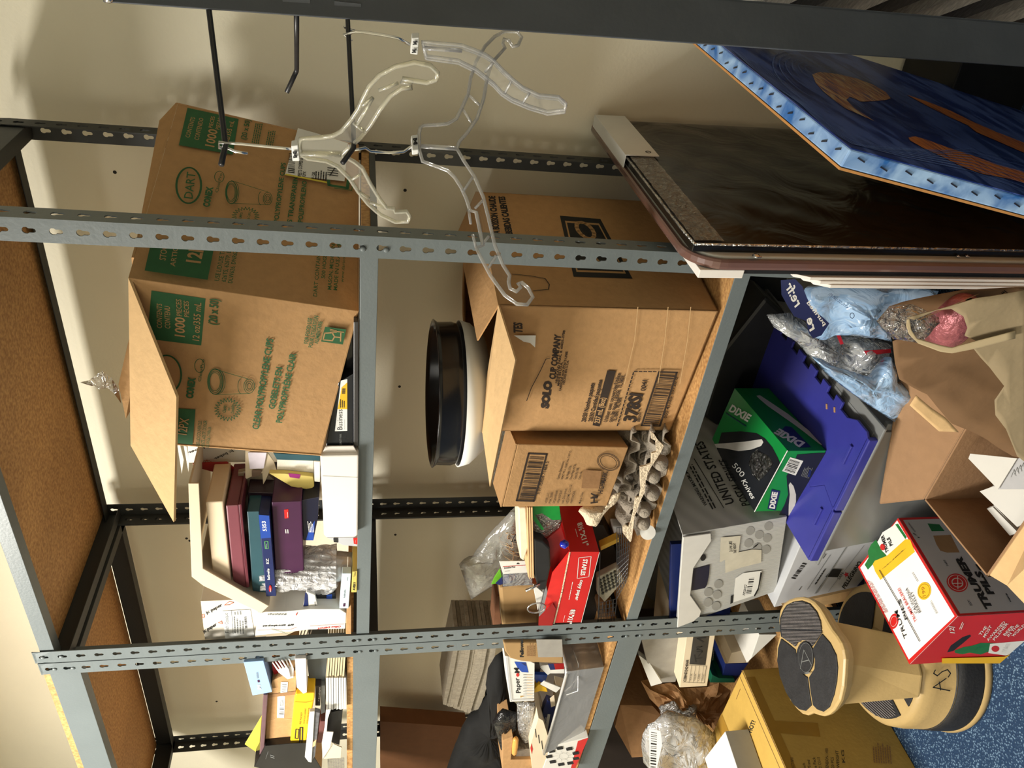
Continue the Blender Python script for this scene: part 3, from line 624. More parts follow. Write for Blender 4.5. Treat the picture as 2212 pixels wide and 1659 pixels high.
def streak(name, c1, c2, c3, lo=.25, hi=.7):
    m, t_, b = nt(name); N = t_.nodes; L = t_.links; tc = N.new('ShaderNodeTexCoord'); mp = N.new('ShaderNodeMapping'); mp.inputs['Rotation'].default_value = (.9, 0, 0); mp.inputs['Scale'].default_value = (1, 2.0, 14); L.new(tc.outputs['Object'], mp.inputs[0])
    n = N.new('ShaderNodeTexNoise'); n.inputs['Scale'].default_value = 9; n.inputs['Detail'].default_value = 8; n.inputs['Distortion'].default_value = 1.2; L.new(mp.outputs[0], n.inputs[0])
    r = N.new('ShaderNodeValToRGB'); e = r.color_ramp.elements; e[0].position = lo; e[0].color = (*c1, 1); e[1].position = hi; e[1].color = (*c3, 1); k = r.color_ramp.elements.new((lo + hi) / 2); k.color = (*c2, 1)
    L.new(n.outputs[0], r.inputs[0]); L.new(r.outputs[0], b.inputs['Base Color']); b.inputs['Roughness'].default_value = .45; return m
OR = streak('burnt_orange_paint', srgb(80, 60, 80), srgb(176, 96, 46), srgb(200, 120, 60), .3, .6); OR2 = streak('pale_orange_paint', srgb(70, 76, 120), srgb(186, 120, 80), srgb(214, 190, 150), .32, .66); LB = streak('pale_blue_streak', srgb(40, 62, 130), srgb(84, 108, 176), srgb(120, 146, 204))
z = zm(1400, 0, 2.724)
P.poly([z(965, 440), z(1010, 425), z(1120, 438), z(1230, 465), z(1320, 500), z(1400, 545), z(1425, 580), z(1400, 590), z(1320, 598), z(1250, 600), z(1210, 580), z(1185, 572), z(1165, 590), z(1215, 640), z(1330, 715), z(1250, 680), z(1160, 640), z(1090, 590), z(1030, 540), z(985, 490)], OR2)
P.poly([z(1530, 812), z(1570, 805), z(1640, 825), z(1760, 870), z(1900, 915), z(2050, 970), z(2230, 1020), z(2230, 1085), z(2100, 1050), z(1960, 1025), z(1850, 985), z(1740, 930), z(1620, 875), z(1540, 830)], OR)
P.poly([z(1520, 560), z(1640, 600), z(1780, 655), z(1900, 715), z(2050, 780), z(2230, 850), z(2230, 910), z(2080, 845), z(1930, 780), z(1880, 740), z(1760, 685), z(1640, 625)], OR)
for k in range(9):
    o_ = 10 * k; P.line([z(500 + o_ * 2.2, 300 + o_ * 1.2), z(600 + o_ * 2, 390 + o_ * .8), z(760 + o_ * 1.6, 520 + o_ * .7), z(900 + o_ * 1.6, 620 + o_), z(1050 + o_ * 1.6, 760 + o_ * .3), z(1200 + o_ * 2, 850 + o_ * .3), z(1500 + o_ * 3, 925 - o_ * .4), z(1900, 1010 - o_ * 1.6), z(2230, 1130 - o_ * 2)], .0022 - .00012 * k, LB)
for k in range(6): P.ell(z(1000 + 20 * k, 470), z(1000 + 20 * k - 270 + 18 * k, 380 + 6 * k), z(960 + 20 * k, 330 + 18 * k), LB, .0016, a0=-1.6, a1=2.2)
for k in range(6): P.line([z(1180 + 30 * k, 590 + 12 * k), z(1240 + 30 * k, 640 + 10 * k), z(1340 + 40 * k, 700 + 8 * k), z(1500 + 50 * k, 760 + 10 * k)], .0016, LB)
P.build(t, 'paint_strokes', 'burnt orange brush strokes')
STA = mat('dark_staple', (.05, .05, .07), .4, .1, 30, metal=.6)
for i in range(20):
    q = Ap + n1 * (.02 + i * .032) - nn * (.010 + .003 * (i % 3)) + V((0, 0, .0006)); mb = MB(); mb.box(q, (.0016, .011, .001), Matrix.Rotation(.35, 3, 'Z')); obj('staple', mb, STA, t)
for i in range(18):
    q = Ap + vd * (.02 + i * .034) - nn * (.010 + .003 * (i % 2)) - n1 * .0008; mb = MB(); mb.box(q, (.0016, .001, .011), Matrix.Rotation(.4, 3, 'Y')); obj('staple', mb, STA, t)
# ---------------------------------------------------------------- upright rail with hooks
R0 = dist(222, 3, .85); R1 = dist(2212, 143, 1.05); rd = (R1 - R0); R1 = R0 + rd * ((R0.z - .002) / -rd.z)
RAILM = mat('charcoal_steel', srgb(74, 78, 84), .45, .08, 14, bump=.08, bscale=60)
rl = thing('display_rack_post', 'dark steel upright of a rack near the camera with black hooks along its edge', 'rack post', R1)
mb = MB(); ux = RT * 1.0; ux.z = 0; ux.normalize(); bk = V((0, 0, 1)).cross(ux); bk = -bk if bk.y < 0 else bk
mb.slab([R1, R1 + ux * .058, R0 + ux * .058, R0], bk * .003); obj('front_plate', mb, RAILM, rl, bevel=.001)
mb = MB(); mb.slab([R1 + ux * .058, R1 + ux * .058 + bk * .05, R0 + ux * .058 + bk * .05, R0 + ux * .058], ux * -.003); obj('side_plate', mb, RAILM, rl)
mb = MB(); mb.lathe([(.0001, .004), (.004, .003), (.0055, 0)], R0 + V((.004, -.001, -.006)), 12, Matrix.Rotation(PI / 2, 3, 'X'), False); obj('rivet', mb, mat('zinc_screw', (0, 0, 0)), rl, smooth=True)
def railpt(x): # point of the rail's left edge seen at image column x
    k = 0
    for i in range(40):
        q = R0 + (R1 - R0) * (k); d = q - CAM; vx = 1106 + FPX * d.dot(DN) / d.dot(FW); k += (x - vx) / 2600
    return R0 + (R1 - R0) * k
def rodend(b, x, y, L, near=True):
    r = ray(x, y); wv = b - CAM; a = r.dot(r); bb = r.dot(wv); cc = wv.dot(wv) - L * L; disc = max(0, bb * bb - a * cc)
    return CAM + r * ((bb - math.sqrt(disc)) / a if near else (bb + math.sqrt(disc)) / a)
hooks = []
for (hx, ex, ey, tx, ty, L, near, r) in ((450, 487, 312, 478, 356, .155, True, .0032), (640, 641, 152, 619, 200, .155, False, .0032), (751, 765, 318, 740, 352, .155, True, .0028)):
    b = railpt(hx) + bk * .004; e = rodend(b, ex, ey, L, near); tip = rodend(e, tx, ty, .03, near); hooks.append((b, e, tip))
    h = thing('peg_hook', {450: 'long black wire hook holding the yellowed clear hanger', 640: 'short looking empty black hook between the two longer hooks', 751: 'thin black rod hook holding the uncoloured clear hangers'}[hx], 'hook', b)
    m_ = e + (tip - e) * .12
    mb = MB(); mb.tube([b + ux * .02, b, b + (e - b) * .5, e - (e - b) * .06, e + (tip - e) * .03, m_ + (tip - e) * .1, tip], r, 10); obj('rod', mb, mat('black_coated_wire', (.02, .02, .022), .35, .2, 60), h, smooth=True)
    mb = MB(); mb.box(b + ux * .012 + V((0, 0, 0)), (.016, .004, .03)); obj('mounting_plate', mb, RAILM, h)
# ---------------------------------------------------------------- clear hangers
CLEAR = film('clear_styrene', (.98, .98, .98), .10, .12, .1, 20, .26, fk=.6)
CLEARY = film('yellowed_clear_styrene', (1, .98, .86), .10, .14, .1, 20, .30, fk=.6)
SHEET = film('thin_clear_styrene', (.97, .97, .96), .01, .15, .15, 8, .05, fk=.12); SHEETY = film('thin_yellowed_styrene', (.97, .96, .9), .01, .2, .15, 8, .08, fk=.12)
WIRE = mat('chrome_wire', (.75, .75, .74), .18, .05, 60, metal=1)
def hanger(label, O, hdir, z, loop, ribs, spine, wire, tagq, C, Sh, rr=.0024, letters=1, group=None):
    hd_ = V(hdir).normalized(); N = hd_.cross(V((0, 0, 1))).normalized()
    q = lambda x, y: onpl(*z(x, y), O, N)
    pts = [q(*a) for a in loop]; c = V(O)
    t = thing('clothes_hanger', label, 'hanger', c, group)
    bm = bmesh.new(); vs = [bm.verts.new(p) for p in pts]; es = [bm.edges.new((vs[i], vs[(i + 1) % len(vs)])) for i in range(len(vs))]
    bmesh.ops.triangle_fill(bm, use_beauty=True, edges=es); obj('web', bm, Sh, t)
    mb = MB(); mb.tube(pts, rr, 8, True, 1.0); obj('rim', mb, C, t, smooth=True)
    for r_ in ribs:
        mb = MB(); mb.tube([q(*a) for a in r_], rr * .75, 8); obj('rib', mb, C, t, smooth=True)
    mb = MB(); mb.tube([q(*a) for a in spine], rr * 1.9, 8, flat=.6); obj('spine', mb, C, t, smooth=True)
    mb = MB(); mb.tube(wire, .0017, 8); obj('hook_wire', mb, WIRE, t, smooth=True)
    T = [q(*a) for a in tagq]; mb = MB(); mb.slab([p + N * .0045 for p in T], -N * .009); s = obj('size_marker', mb, LBL, t, bevel=.001); s['label'] = 'white plastic size marker'
    P = Print(T[0] + (N if N.dot(CAM - T[0]) > 0 else -N) * .006, N); P.O = P.O
    n = letters
    for k in range(n):
        a = T[0] + (T[1] - T[0]) * .25; f = lambda u, v: T[0] + (T[1] - T[0]) * u + (T[3] - T[0]) * v
        v0, v1 = (k + .28) / n, (k + .72) / n
        P.text('M', tuple(f(.78, v1) + P.N * .0056), tuple(f(.78, v0) + P.N * .0056), tuple(f(.22, v1) + P.N * .0056), INK, .05)
    P.build(s, 'size_letter'); return t, N
z8 = zm(720, 40, 2.593)
e3 = hooks[2][1]; b3 = hooks[2][0]
h2 = (RT * .93 + FW * .37); O2 = e3 + FW * .02
loop2 = [(505, 600), (580, 596), (640, 590), (690, 560), (725, 490), (755, 425), (770, 330), (800, 240), (850, 155), (905, 100), (960, 72), (1030, 75), (1055, 105), (1035, 150), (1005, 158), (985, 125), (955, 115), (950, 140), (962, 165), (935, 195), (890, 245), (862, 330), (842, 450), (805, 560), (750, 640), (705, 690), (692, 728), (730, 795), (790, 885), (840, 1000), (870, 1120), (905, 1270), (950, 1380), (988, 1440), (982, 1475), (990, 1512), (1025, 1530), (1050, 1505), (1035, 1485), (1055, 1478), (1092, 1510), (1118, 1560), (1085, 1603), (1030, 1600), (960, 1550), (880, 1440), (822, 1330), (800, 1285), (838, 1270), (800, 1085), (765, 1075), (745, 1010), (718, 950), (680, 890), (640, 852), (560, 822), (500, 800), (483, 740), (480, 650), (488, 610)]
ribs2 = [[(780, 890), (725, 970)], [(835, 1020), (795, 1062)], [(870, 1220), (835, 1265)], [(910, 1330), (870, 1395)], [(800, 1283), (780, 1210)], [(757, 1068), (770, 1150)], [(755, 425), (818, 485)], [(725, 508), (772, 580)]]
N2 = h2.cross(V((0, 0, 1))).normalized(); q2 = lambda x, y: onpl(x, y, O2, N2)
wire2 = [q2(899, 312), q2(888, 317), q2(872, 328), q2(840, 330), q2(800, 327), e3 + V((0, 0, -.012)), e3 + V((-.004, 0, .003)), e3 + V((.002, .002, .005))]
hanger('clear plastic hanger hanging lowest, its long arm crossing the grey post', O2, h2, z8, loop2, ribs2, [(490, 715), (600, 722), (690, 728)], wire2, [(435, 668), (472, 662), (476, 748), (442, 752)], CLEAR, SHEET, .0022)
z7 = zm(420, 60, 3.687)
e1 = hooks[0][1]; h1 = V((.90, -.42, 0)).normalized(); O1 = e1 + V((0, 0, -.05))
loop1 = [(845, 885), (920, 880), (1000, 875), (1100, 862), (1170, 825), (1250, 730), (1310, 640), (1340, 570), (1390, 470), (1470, 380), (1600, 310), (1750, 275), (1880, 300), (1938, 360), (1925, 415), (1850, 438), (1740, 420), (1660, 405), (1645, 430), (1735, 440), (1730, 478), (1650, 482), (1560, 545), (1480, 650), (1400, 780), (1320, 880), (1250, 940), (1170, 1012), (1270, 1065), (1335, 1115), (1400, 1240), (1480, 1370), (1530, 1435), (1590, 1440), (1595, 1468), (1690, 1462), (1715, 1500), (1700, 1545), (1600, 1548), (1480, 1490), (1380, 1400), (1300, 1300), (1235, 1200), (1140, 1105), (1050, 1062), (900, 1042), (845, 1010), (835, 940)]
ribs1 = [[(1310, 640), (1420, 555)], [(1270, 760), (1355, 830)], [(1300, 770), (1420, 560)], [(1240, 1215), (1330, 1165)], [(1390, 1360), (1300, 1300)], [(1470, 500), (1620, 440)], [(1400, 1390), (1530, 1440)]]
N1 = h1.cross(V((0, 0, 1))).normalized(); q1_ = lambda x, y: onpl(x, y, O1, N1)
wire1 = [q1_(634, 322), q1_(610, 320), q1_(560, 315), q1_(520, 311), e1 + V((.003, -.003, .006)), e1 + V((-.004, .0, .007)), e1 + V((-.006, .004, -.002)), q1_(510, 322) + N1 * .004, q1_(536, 326) + N1 * .004]
hanger('yellowed clear plastic hanger with an M marker in front of the green printed carton', O1, h1, z7, loop1, ribs1, [(845, 1000), (1000, 1005), (1165, 1010)], wire1, [(772, 920), (825, 912), (840, 1040), (782, 1042)], CLEARY, SHEETY, .0026)
h3 = (RT * .45 - FW * .89); O3 = b3 + (e3 - b3) * .12 + V((0, 0, -.04))
loop3 = [(500, 130), (600, 140), (720, 150), (790, 175), (850, 200), (900, 235), (950, 290), (1010, 345), (1060, 385), (1150, 428), (1260, 438), (1303, 475), (1295, 512), (1200, 522), (1100, 492), (1000, 450), (940, 410), (900, 365), (800, 285), (700, 235), (600, 222), (520, 210)]
loop3b = [(520, 75), (620, 62), (720, 58), (790, 72), (805, 100), (780, 125), (720, 128), (650, 122), (520, 120)]
N3 = h3.cross(V((0, 0, 1))).normalized()
for k, off in ((0, 0), (1, .012)):
    O3k = O3 - N3 * off; q3 = lambda x, y: onpl(x, y, O3k, N3)
    wr3 = [q3(885, 96), q3(860, 82), q3(830, 76), q3(790, 70), q3(768, 68), O3k + V((0, 0, .045)), O3k + V((-.006, 0, .036))]
    lab = ('clear plastic hanger nested in another, right beside the dark upright', 'clear plastic hanger behind its nested twin, right beside the dark upright')[k]
    dx = k * 4
    hanger(lab, O3k, h3, z8, [(a, b + k * 14) for a, b in loop3], [[(900, 240), (850, 300)], [(1000, 345), (960, 420)], [(1100, 415), (1060, 475)]], [(500, 165), (600, 172), (720, 180)], wr3, [(440, 95), (480, 92), (472, 190), (430, 185)] if k == 0 else [(440, 99), (478, 96), (470, 190), (432, 185)], CLEAR, SHEET, .0022, letters=2)
    # the other arm, bent away behind the upright
mb = MB(); q3 = lambda x, y: onpl(*z8(x, y), O3, N3)
# ---------------------------------------------------------------- things behind the upright
t = thing('storage_bin', 'black box behind the blue painting near the dark upright', 'box', at(2120, 250, Y=.34))
k0 = at(2063, 143, Y=.36); k1 = at(2036, 222, Y=.36)
mb = MB(); mb.hexa([(k1.x - .05, .34, .002), (k0.x + .22, .34, .002), (k0.x + .22, .53, .002), (k1.x - .05, .53, .002), (k1.x - .05, .34, k1.z), (k0.x + .22, .34, k0.z + .02), (k0.x + .22, .53, k0.z + .02), (k1.x - .05, .53, k1.z)]); obj('body', mb, BLACK, t, bevel=.003)
for i in range(12):
    c0 = dist(1560 + i * 62, 8 + i * 1.6, 1.22); mb = MB()
    R = Matrix.Rotation(-.7, 3, 'X')
    mb.box(c0 + ux * .06, (.16, .24, .007 + .003 * (i % 3)), Matrix.Rotation(.6, 3, 'Z') @ Matrix.Rotation(.35, 3, 'X') @ Matrix.Rotation(-.9, 3, 'Y'))
    o = obj('magazine', mb, mat(('magazine_grey', 'magazine_pale', 'magazine_dark')[i % 3], (srgb(150, 146, 136), srgb(196, 190, 178), srgb(80, 78, 74))[i % 3], .4, .3, 60, stretch=(1, 1, 12)), bevel=.001); tag(o, 'magazine lying in the slanted pile behind the dark upright', 'magazine', 'magazines behind the dark upright')
# ================================================================ GENERIC SMALL-THING BUILDERS
def quad(pts, **k): return [at(x, y, **k) for x, y in pts]
def ext(pts, dv): return [V(p) + V(dv) for p in pts]
def pbox(name, label, cat, face, dv, m, part='body', bevel=.0015, group=None, root=True):
    """box: front face 4 points in space (bottom-left, bottom-right, top-right, top-left), pushed back along dv"""
    f = [V(p) for p in face]; dv = V(dv)
    if root: t = thing(name, label, cat, (f[0] + f[1]) / 2, group)
    else: t = root
    mb = MB(); mb.hexa([f[0], f[1], f[1] + dv, f[0] + dv, f[3], f[2], f[2] + dv, f[3] + dv]); obj(part, mb, m, t, bevel=bevel); return t
def puff(name, outline, bulge, m, parent, seed=1, rings=7, noise=.35, both=True, out=None, lumps=3, sm=True):
    """crumpled pouch filling a 3-D outline"""
    rn = random.Random(seed); pts = [V(p) for p in outline]; P2 = []
    n = len(pts)
    for i in range(n):
        a, b = pts[i], pts[(i + 1) % n]
        k = max(1, int((b - a).length / .018))
        P2 += [a + (b - a) * (j / k) for j in range(k)]
    c = sum(P2, V()) / len(P2)
    N = V()
    for i in range(len(P2)): N += (P2[i] - c).cross(P2[(i + 1) % len(P2)] - c)
    N.normalize()
    if N.dot(CAM - c) < 0: N = -N
    ph = [rn.uniform(0, 6.28) for _ in range(8)]; bm = bmesh.new(); sides = (1, -1) if both else (1,); edge = [bm.verts.new(p) for p in P2]
    U = N.cross(V((.1, .2, 1))).normalized(); W = N.cross(U)
    for s in sides:
        prev = edge
        for r in range(1, rings):
            f = 1 - r / rings; row = []
            for p in P2:
                q = c + (p - c) * f; u, w_ = q.dot(U) * 30, q.dot(W) * 30
                h_ = math.sqrt(max(0, 1 - f * f)); z_ = math.sin(u * 1.3 * lumps / 3 + ph[0] + 2 * math.sin(w_ * .9 + ph[1])) * .5 + math.sin(w_ * 2.1 + ph[2] + math.sin(u * 2.4 + ph[3])) * .3 + rn.uniform(-.25, .25)
                row.append(bm.verts.new(q + N * s * bulge * (h_ * (1 + noise * z_))))
            for i in range(len(P2)): bm.faces.new((prev[i], prev[(i + 1) % len(P2)], row[(i + 1) % len(P2)], row[i]))
            prev = row
        cv = bm.verts.new(c + N * s * bulge)
        for i in range(len(P2)): bm.faces.new((prev[i], prev[(i + 1) % len(P2)], cv))
    return obj(name, bm, m, parent, smooth=sm)
def pouch(name, label, cat, px, bulge, m, seed=1, group=None, noise=.35, part='pouch', both=True, sm=True, **pl):
    o3 = [at(x, y, **pl) for x, y in px]; t = thing(name, label, cat, min(o3, key=lambda p: p.z), group); puff(part, o3, bulge, m, t, seed, noise=noise, both=both, sm=sm); return t
def sheet(parent, name, pts, m, th=.0006, N=None):
    pts = [V(p) for p in pts]; n = N or (pts[1] - pts[0]).cross(pts[2] - pts[0]).normalized()
    mb = MB(); mb.slab(pts, n * th); return obj(name, mb, m, parent)
def wavy(parent, name, a, b, c_, amp, waves, m, th=.0015, nu=40, nv=10, seed=0):
    a, b, c_ = V(a), V(b), V(c_); n = (b - a).cross(c_ - a).normalized(); mb = MB()
    mb.grid(lambda u, v: a + (b - a) * u + (c_ - a) * v + n * amp * math.sin(2 * PI * waves * u + seed) * (1 + .3 * math.sin(5 * v + seed)), nu, nv); return obj(name, mb, m, parent, smooth=True, solid=th)
RED = mat('red_print', srgb(196, 34, 32), .35, .05, 20); REDD = mat('deep_red_board', srgb(150, 26, 26), .4, .06, 20); GREY = mat('grey_plastic', srgb(120, 122, 120), .45, .05, 20)
NAVY = mat('navy_print', srgb(26, 38, 88), .35, .08, 20); YEL = mat('yellow_print', srgb(232, 182, 34), .45, .05, 20); BGREEN = mat('bottle_green', srgb(30, 110, 50), .25, .15, 30)
SILV = mat('silver_grey_print', srgb(186, 188, 192), .35, .03, 20); MARO = mat('maroon_plastic', srgb(98, 40, 52), .3, .06, 20); BLUE = mat('blue_print', srgb(30, 70, 160), .35, .06, 20)
# ================================================================ BEER BOX PRINT
c = at(1965, 1435, Z=.24); d = at(2069, 1331, Z=.24); a = at(1940.6, 1119, Z=.24); b = at(1854, 1225, Z=.24); dn = V((0, 0, -.24))
z = zm(1800, 980, 3.77)
P = Print(*plane3(c, d, a))
P.poly([c, d, a, b], RED)
def lerp4(f, m_): cc = sum(f, V()) / 4; return [cc + (q - cc) * m_ for q in f]
q4 = [c, d, a, b]; u4 = (b - c).normalized(); v4 = (d - c).normalized(); Lb, Ls = (b - c).length, (d - c).length
P.poly([c + u4 * .008 + v4 * .006, c + u4 * .004 + v4 * (Ls - .007), c + u4 * (Lb - .006) + v4 * (Ls - .007), c + u4 * (Lb - .006) + v4 * .006], mat('white_carton_print', (1, 1, 1)))
P.poly([z(258, 905), z(285, 945), z(345, 880), z(440, 835), z(400, 780), z(350, 700), z(310, 740), z(285, 790), z(290, 850)], BGREEN)
P.poly([z(405, 640), z(505, 578), z(590, 692), z(440, 830), z(400, 790), z(362, 720)], LBL)
P.poly([z(508, 576), z(530, 570), z(602, 680), z(590, 695)], BGREEN)
P.poly([z(590, 697), z(630, 700), z(668, 800), z(388, 1028), z(345, 960), z(325, 900), z(342, 872), z(440, 832)], YEL)
P.ell(z(407, 760), z(428, 770), z(400, 785), RED); P.ell(z(497, 1365), z(530, 1385), z(478, 1425), RED); P.ell(z(497, 1365), z(520, 1378), z(484, 1405), LBL, .0008)
P.ell(z(745, 1118), z(800, 1100), z(755, 1188), YEL); P.ell(z(745, 1118), z(790, 1104), z(752, 1174), mat('gold_edge_print', srgb(170, 120, 20), .4), .0012)
for q_, t_ in (((745, 1118), 'gold_edge_print'),): P.text('199', z(760, 1160), z(748, 1080), z(735, 1165), MAT[t_], .02)
texts(P, z, [('TRUM', 610, 1498, 528, 1272, 584), ('PILS', 612, 1345, 552, 1180, 590)], INK, -.5, .005)
texts(P, z, [('TRUMER', 458, 800, 414, 660, 436, .02), ('PILS', 492, 745, 462, 680, 470, .02), ('TRUMER', 425, 930, 600, 770, 405, .0)], INK, -.5)
P.text('TRUMER BRAUEREI', z(690, 1362), z(548, 1092), z(672, 1374), RED, .01); P.text('BERKELEY', z(722, 1290), z(650, 1120), z(702, 1300), INK, 0); P.text('CALIFORNIA', z(696, 1295), z(612, 1090), z(676, 1306), INK, 0)
P.small(z(452, 1290), z(300, 1010), z(420, 1300), 4, REDD, 5); P.small(z(858, 1300), z(800, 1190), z(845, 1305), 2, GREY, 6); P.small(z(700, 1040), z(645, 950), z(690, 1045), 1, GREY, 7)
P.line([z(385, 950), z(550, 1230), z(712, 1528)], .0022)
P.build(TR, 'printed_top')
P = Print(*plane3(d, a, a + dn))
P.poly([d, a, a + dn, d + dn], RED); ua = (a - d).normalized(); LA = (a - d).length; P.poly([d + ua * .005 + V((0, 0, -.008)), a - ua * .006 + V((0, 0, -.008)), a - ua * .006 + dn * .98, d + ua * .005 + dn * .98], SILV)
P.poly([z(812, 670), z(955, 662), z(1028, 806), z(925, 808), z(870, 792), z(838, 740)], mat('inside_brown', srgb(150, 120, 84), .8)); P.poly([z(765, 570), z(862, 578), z(905, 632), z(800, 634)], BGREEN)
P.ell(z(1008, 1053), z(1092, 1085), z(985, 1122), RED); P.ell(z(1008, 1053), z(1080, 1080), z(990, 1110), LBL, .0012); P.ell(z(1008, 1053), z(1050, 1068), z(997, 1086), LBL, .002)
P.line([z(965, 1060), z(1048, 1058)], .0015, LBL); P.line([z(1010, 1000), z(1012, 1105)], .0015, LBL)
texts(P, z, [('TRUMER', 1302, 1270, 1035, 838, 1242, .045), ('PILS', 1310, 1148, 1196, 960, 1256, .045), ('12', 704, 690, 652, 648, 690, .02), ('EST.', 1130, 1240, 1102, 1190, 1112, .0), ('1601', 935, 918, 908, 872, 918, .0)], INK, .0)
P.small(z(668, 640), z(610, 565), z(655, 642), 2, INK, 2); P.poly([z(1150, 905), z(1172, 908), z(1205, 955), z(1190, 958)], INK); P.small(z(1445, 1210), z(1395, 1120), z(1425, 1212), 1, INK, 3)
P.build(TR, 'printed_side')
P = Print(*plane3(c, d, c + dn))
P.poly([c, d, d + dn, c + dn], RED)
P.poly([z(925, 1615), z(955, 1560), z(1050, 1492), z(1112, 1470), z(1120, 1484), z(1050, 1545), z(975, 1605)], BLACK)
P.poly([z(985, 1600), z(1060, 1572), z(1130, 1560), z(1200, 1538), z(1330, 1540), z(1290, 1600), z(1200, 1632), z(1110, 1618), z(1050, 1630), z(990, 1620)], BGREEN)
P.poly([z(1275, 1545), z(1440, 1530), z(1560, 1520), z(1560, 1610), z(1400, 1640), z(1260, 1620)], LBL); P.ell(z(1318, 1585), z(1350, 1585), z(1318, 1610), RED)
texts(P, z, [('TRUMER', 1395, 1618, 1440, 1545, 1360, .01), ('12|', 988, 1458, 975, 1405, 950, .0)], LBL, .1)
for i, (t_, x, y, x2, y2) in enumerate((('THE', 1198, 1478, 1252, 1408), ('MOST', 1232, 1494, 1290, 1402), ('AWARDED', 1260, 1522, 1400, 1368), ('PILSNER', 1310, 1516, 1425, 1378), ('BEER', 1395, 1478, 1470, 1400), ('IN THE', 1425, 1485, 1512, 1392), ('WORLD', 1462, 1486, 1560, 1392))): P.text(t_, z(x, y), z(x2, y2), z(x - 18, y - 12), LBL, .01)
P.small(z(1020, 1420), z(1050, 1350), z(1045, 1425), 2, LBL, 9); P.poly([z(880, 1659), z(1390, 1645), z(1560, 1575), z(1560, 1700), z(880, 1700)], YEL); P.build(TR, 'printed_end')
# ================================================================ GOLD CARTON PRINT
z = zm(1340, 1340, 5.2); GOLDD = mat('packing_tape_brown', srgb(168, 128, 50), .25, .05, 30)
P = Print((gx, -.3, .2), (1, 0, 0)); z3 = zm(1560, 1200, 3.393)
P.poly([(gx, -.04, .352), (gx, -.56, .352), (gx, -.56, .325), (gx, -.04, .325)], GOLDD)
P.poly([z3(335, 1210), z3(700, 1230), z3(720, 1330), z3(390, 1300)], GOLDD)
for i, (t_, x, y, x2, y2) in enumerate((('PRODUCT INFO', 535, 1600, 520, 1480), ('Item No.', 615, 1560, 605, 1520), ('CUPS and', 655, 1600, 640, 1500), ('Case Pack', 700, 1600, 680, 1480), ('LOT NO. C13-15', 740, 1620, 715, 1480), ('DIMENSION 1450', 780, 1600, 775, 1415), ('20 PCS', 820, 1560, 815, 1480), ('WEIGHT', 860, 1560, 850, 1430), ('KG', 900, 1520, 890, 1430))): P.text(t_, z3(x, y), z3(x2, y2), z3(x - 22, y), INK, 0)
P.small(z3(1110, 1520), z3(1100, 1370), z3(1250, 1530), 8, CARDD, 3); P.build(GO)
P = Print((0, -.3, .352), (0, 0, 1))
P.poly([(-.46, -.016, .352), (-.46, -.56, .352), (-.40, -.56, .352), (-.40, -.016, .352)], GOLDD); P.line([(-.19, -.016, .352), (-.19, -.56, .352)], .003, EDGE); P.line([(-.215, -.016, .352), (-.215, -.56, .352)], .0015, EDGE)
P.text('HOT?', z(1475, 1265), z(1525, 1135), z(1430, 1250), INK, .02); P.line([z(1305, 885), z(1350, 770)], .0012, EDGE); P.build(GO)
# ================================================================ STEP STOOL
TAN = mat('tan_plastic', srgb(186, 158, 106), .42, .04, 25, bump=.06, bscale=120); RUB = mat('black_rubber', (.018, .018, .02), .62, .25, 40, bump=.15, bscale=160)
sc = V((.111, -.19, 0))
ST = thing('step_stool', 'tan plastic step stool with black clover-shaped rubber treads on the carpet', 'stool', sc)
TZ = .36
rim = [(490, 325), (540, 308), (590, 303), (640, 315), (680, 340), (720, 385), (750, 435), (775, 480), (810, 540), (850, 590), (880, 640), (897, 690), (908, 760), (903, 860), (895, 960), (872, 1060), (830, 1130), (790, 1165), (750, 1178), (710, 1170), (670, 1155), (630, 1172), (590, 1160), (550, 1125), (500, 1060), (465, 985), (440, 930), (415, 830), (402, 740), (405, 660), (425, 590), (428, 540), (420, 470), (428, 400), (455, 350)]
def zs(x, y, Z): px = z3(x, y); return at(px[0], px[1], Z=Z)
top = [zs(x, y, TZ) for x, y in rim]; cc = sum(top, V()) / len(top)
mb = MB(); bm = mb.bm
rr_ = [(1, 0), (1.0, -.006), (.985, -.012), (.93, -.026), (.6, -.04)]
rings = [[bm.verts.new(cc + (p - cc) * .965 + V((0, 0, .003))) for p in top]]
for k, dz in rr_: rings.append([bm.verts.new(cc + (p - cc) * k + V((0, 0, dz))) for p in top])
for R1, R2 in zip(rings, rings[1:]):
    for i in range(len(top)): bm.faces.new((R1[i], R1[(i + 1) % len(top)], R2[(i + 1) % len(top)], R2[i]))
bm.faces.new(rings[0]); bm.faces.new(rings[-1][::-1]); obj('upper_step', mb, TAN, ST, smooth=False, bevel=.001)
def pad(name, poly, Z, m, th=.004):
    mb = MB(); mb.slab([zs(x, y, Z) for x, y in poly], (0, 0, th)); return obj(name, mb, m, ST, bevel=.0015)
PT = TZ + .002
pr_ = [(455, 400), (480, 362), (530, 338), (590, 330), (650, 352), (700, 410), (728, 480), (738, 560), (705, 612), (668, 665), (640, 632), (600, 616), (560, 635), (543, 668), (490, 628), (440, 595), (432, 540), (432, 460)]
tp0 = pad('tread_pad', pr_, PT, RUB)
pad('tread_pad', [(440, 608), (490, 645), (545, 690), (552, 780), (575, 840), (615, 880), (634, 892), (645, 985), (662, 1098), (620, 1138), (575, 1128), (530, 1090), (475, 1000), (430, 880), (412, 770), (418, 680)], PT, RUB)
pad('tread_pad', [(740, 572), (800, 640), (845, 730), (855, 820), (848, 920), (828, 1020), (795, 1110), (750, 1145), (705, 1128), (674, 1096), (655, 985), (645, 892), (685, 830), (690, 760), (668, 690)], PT, RUB)
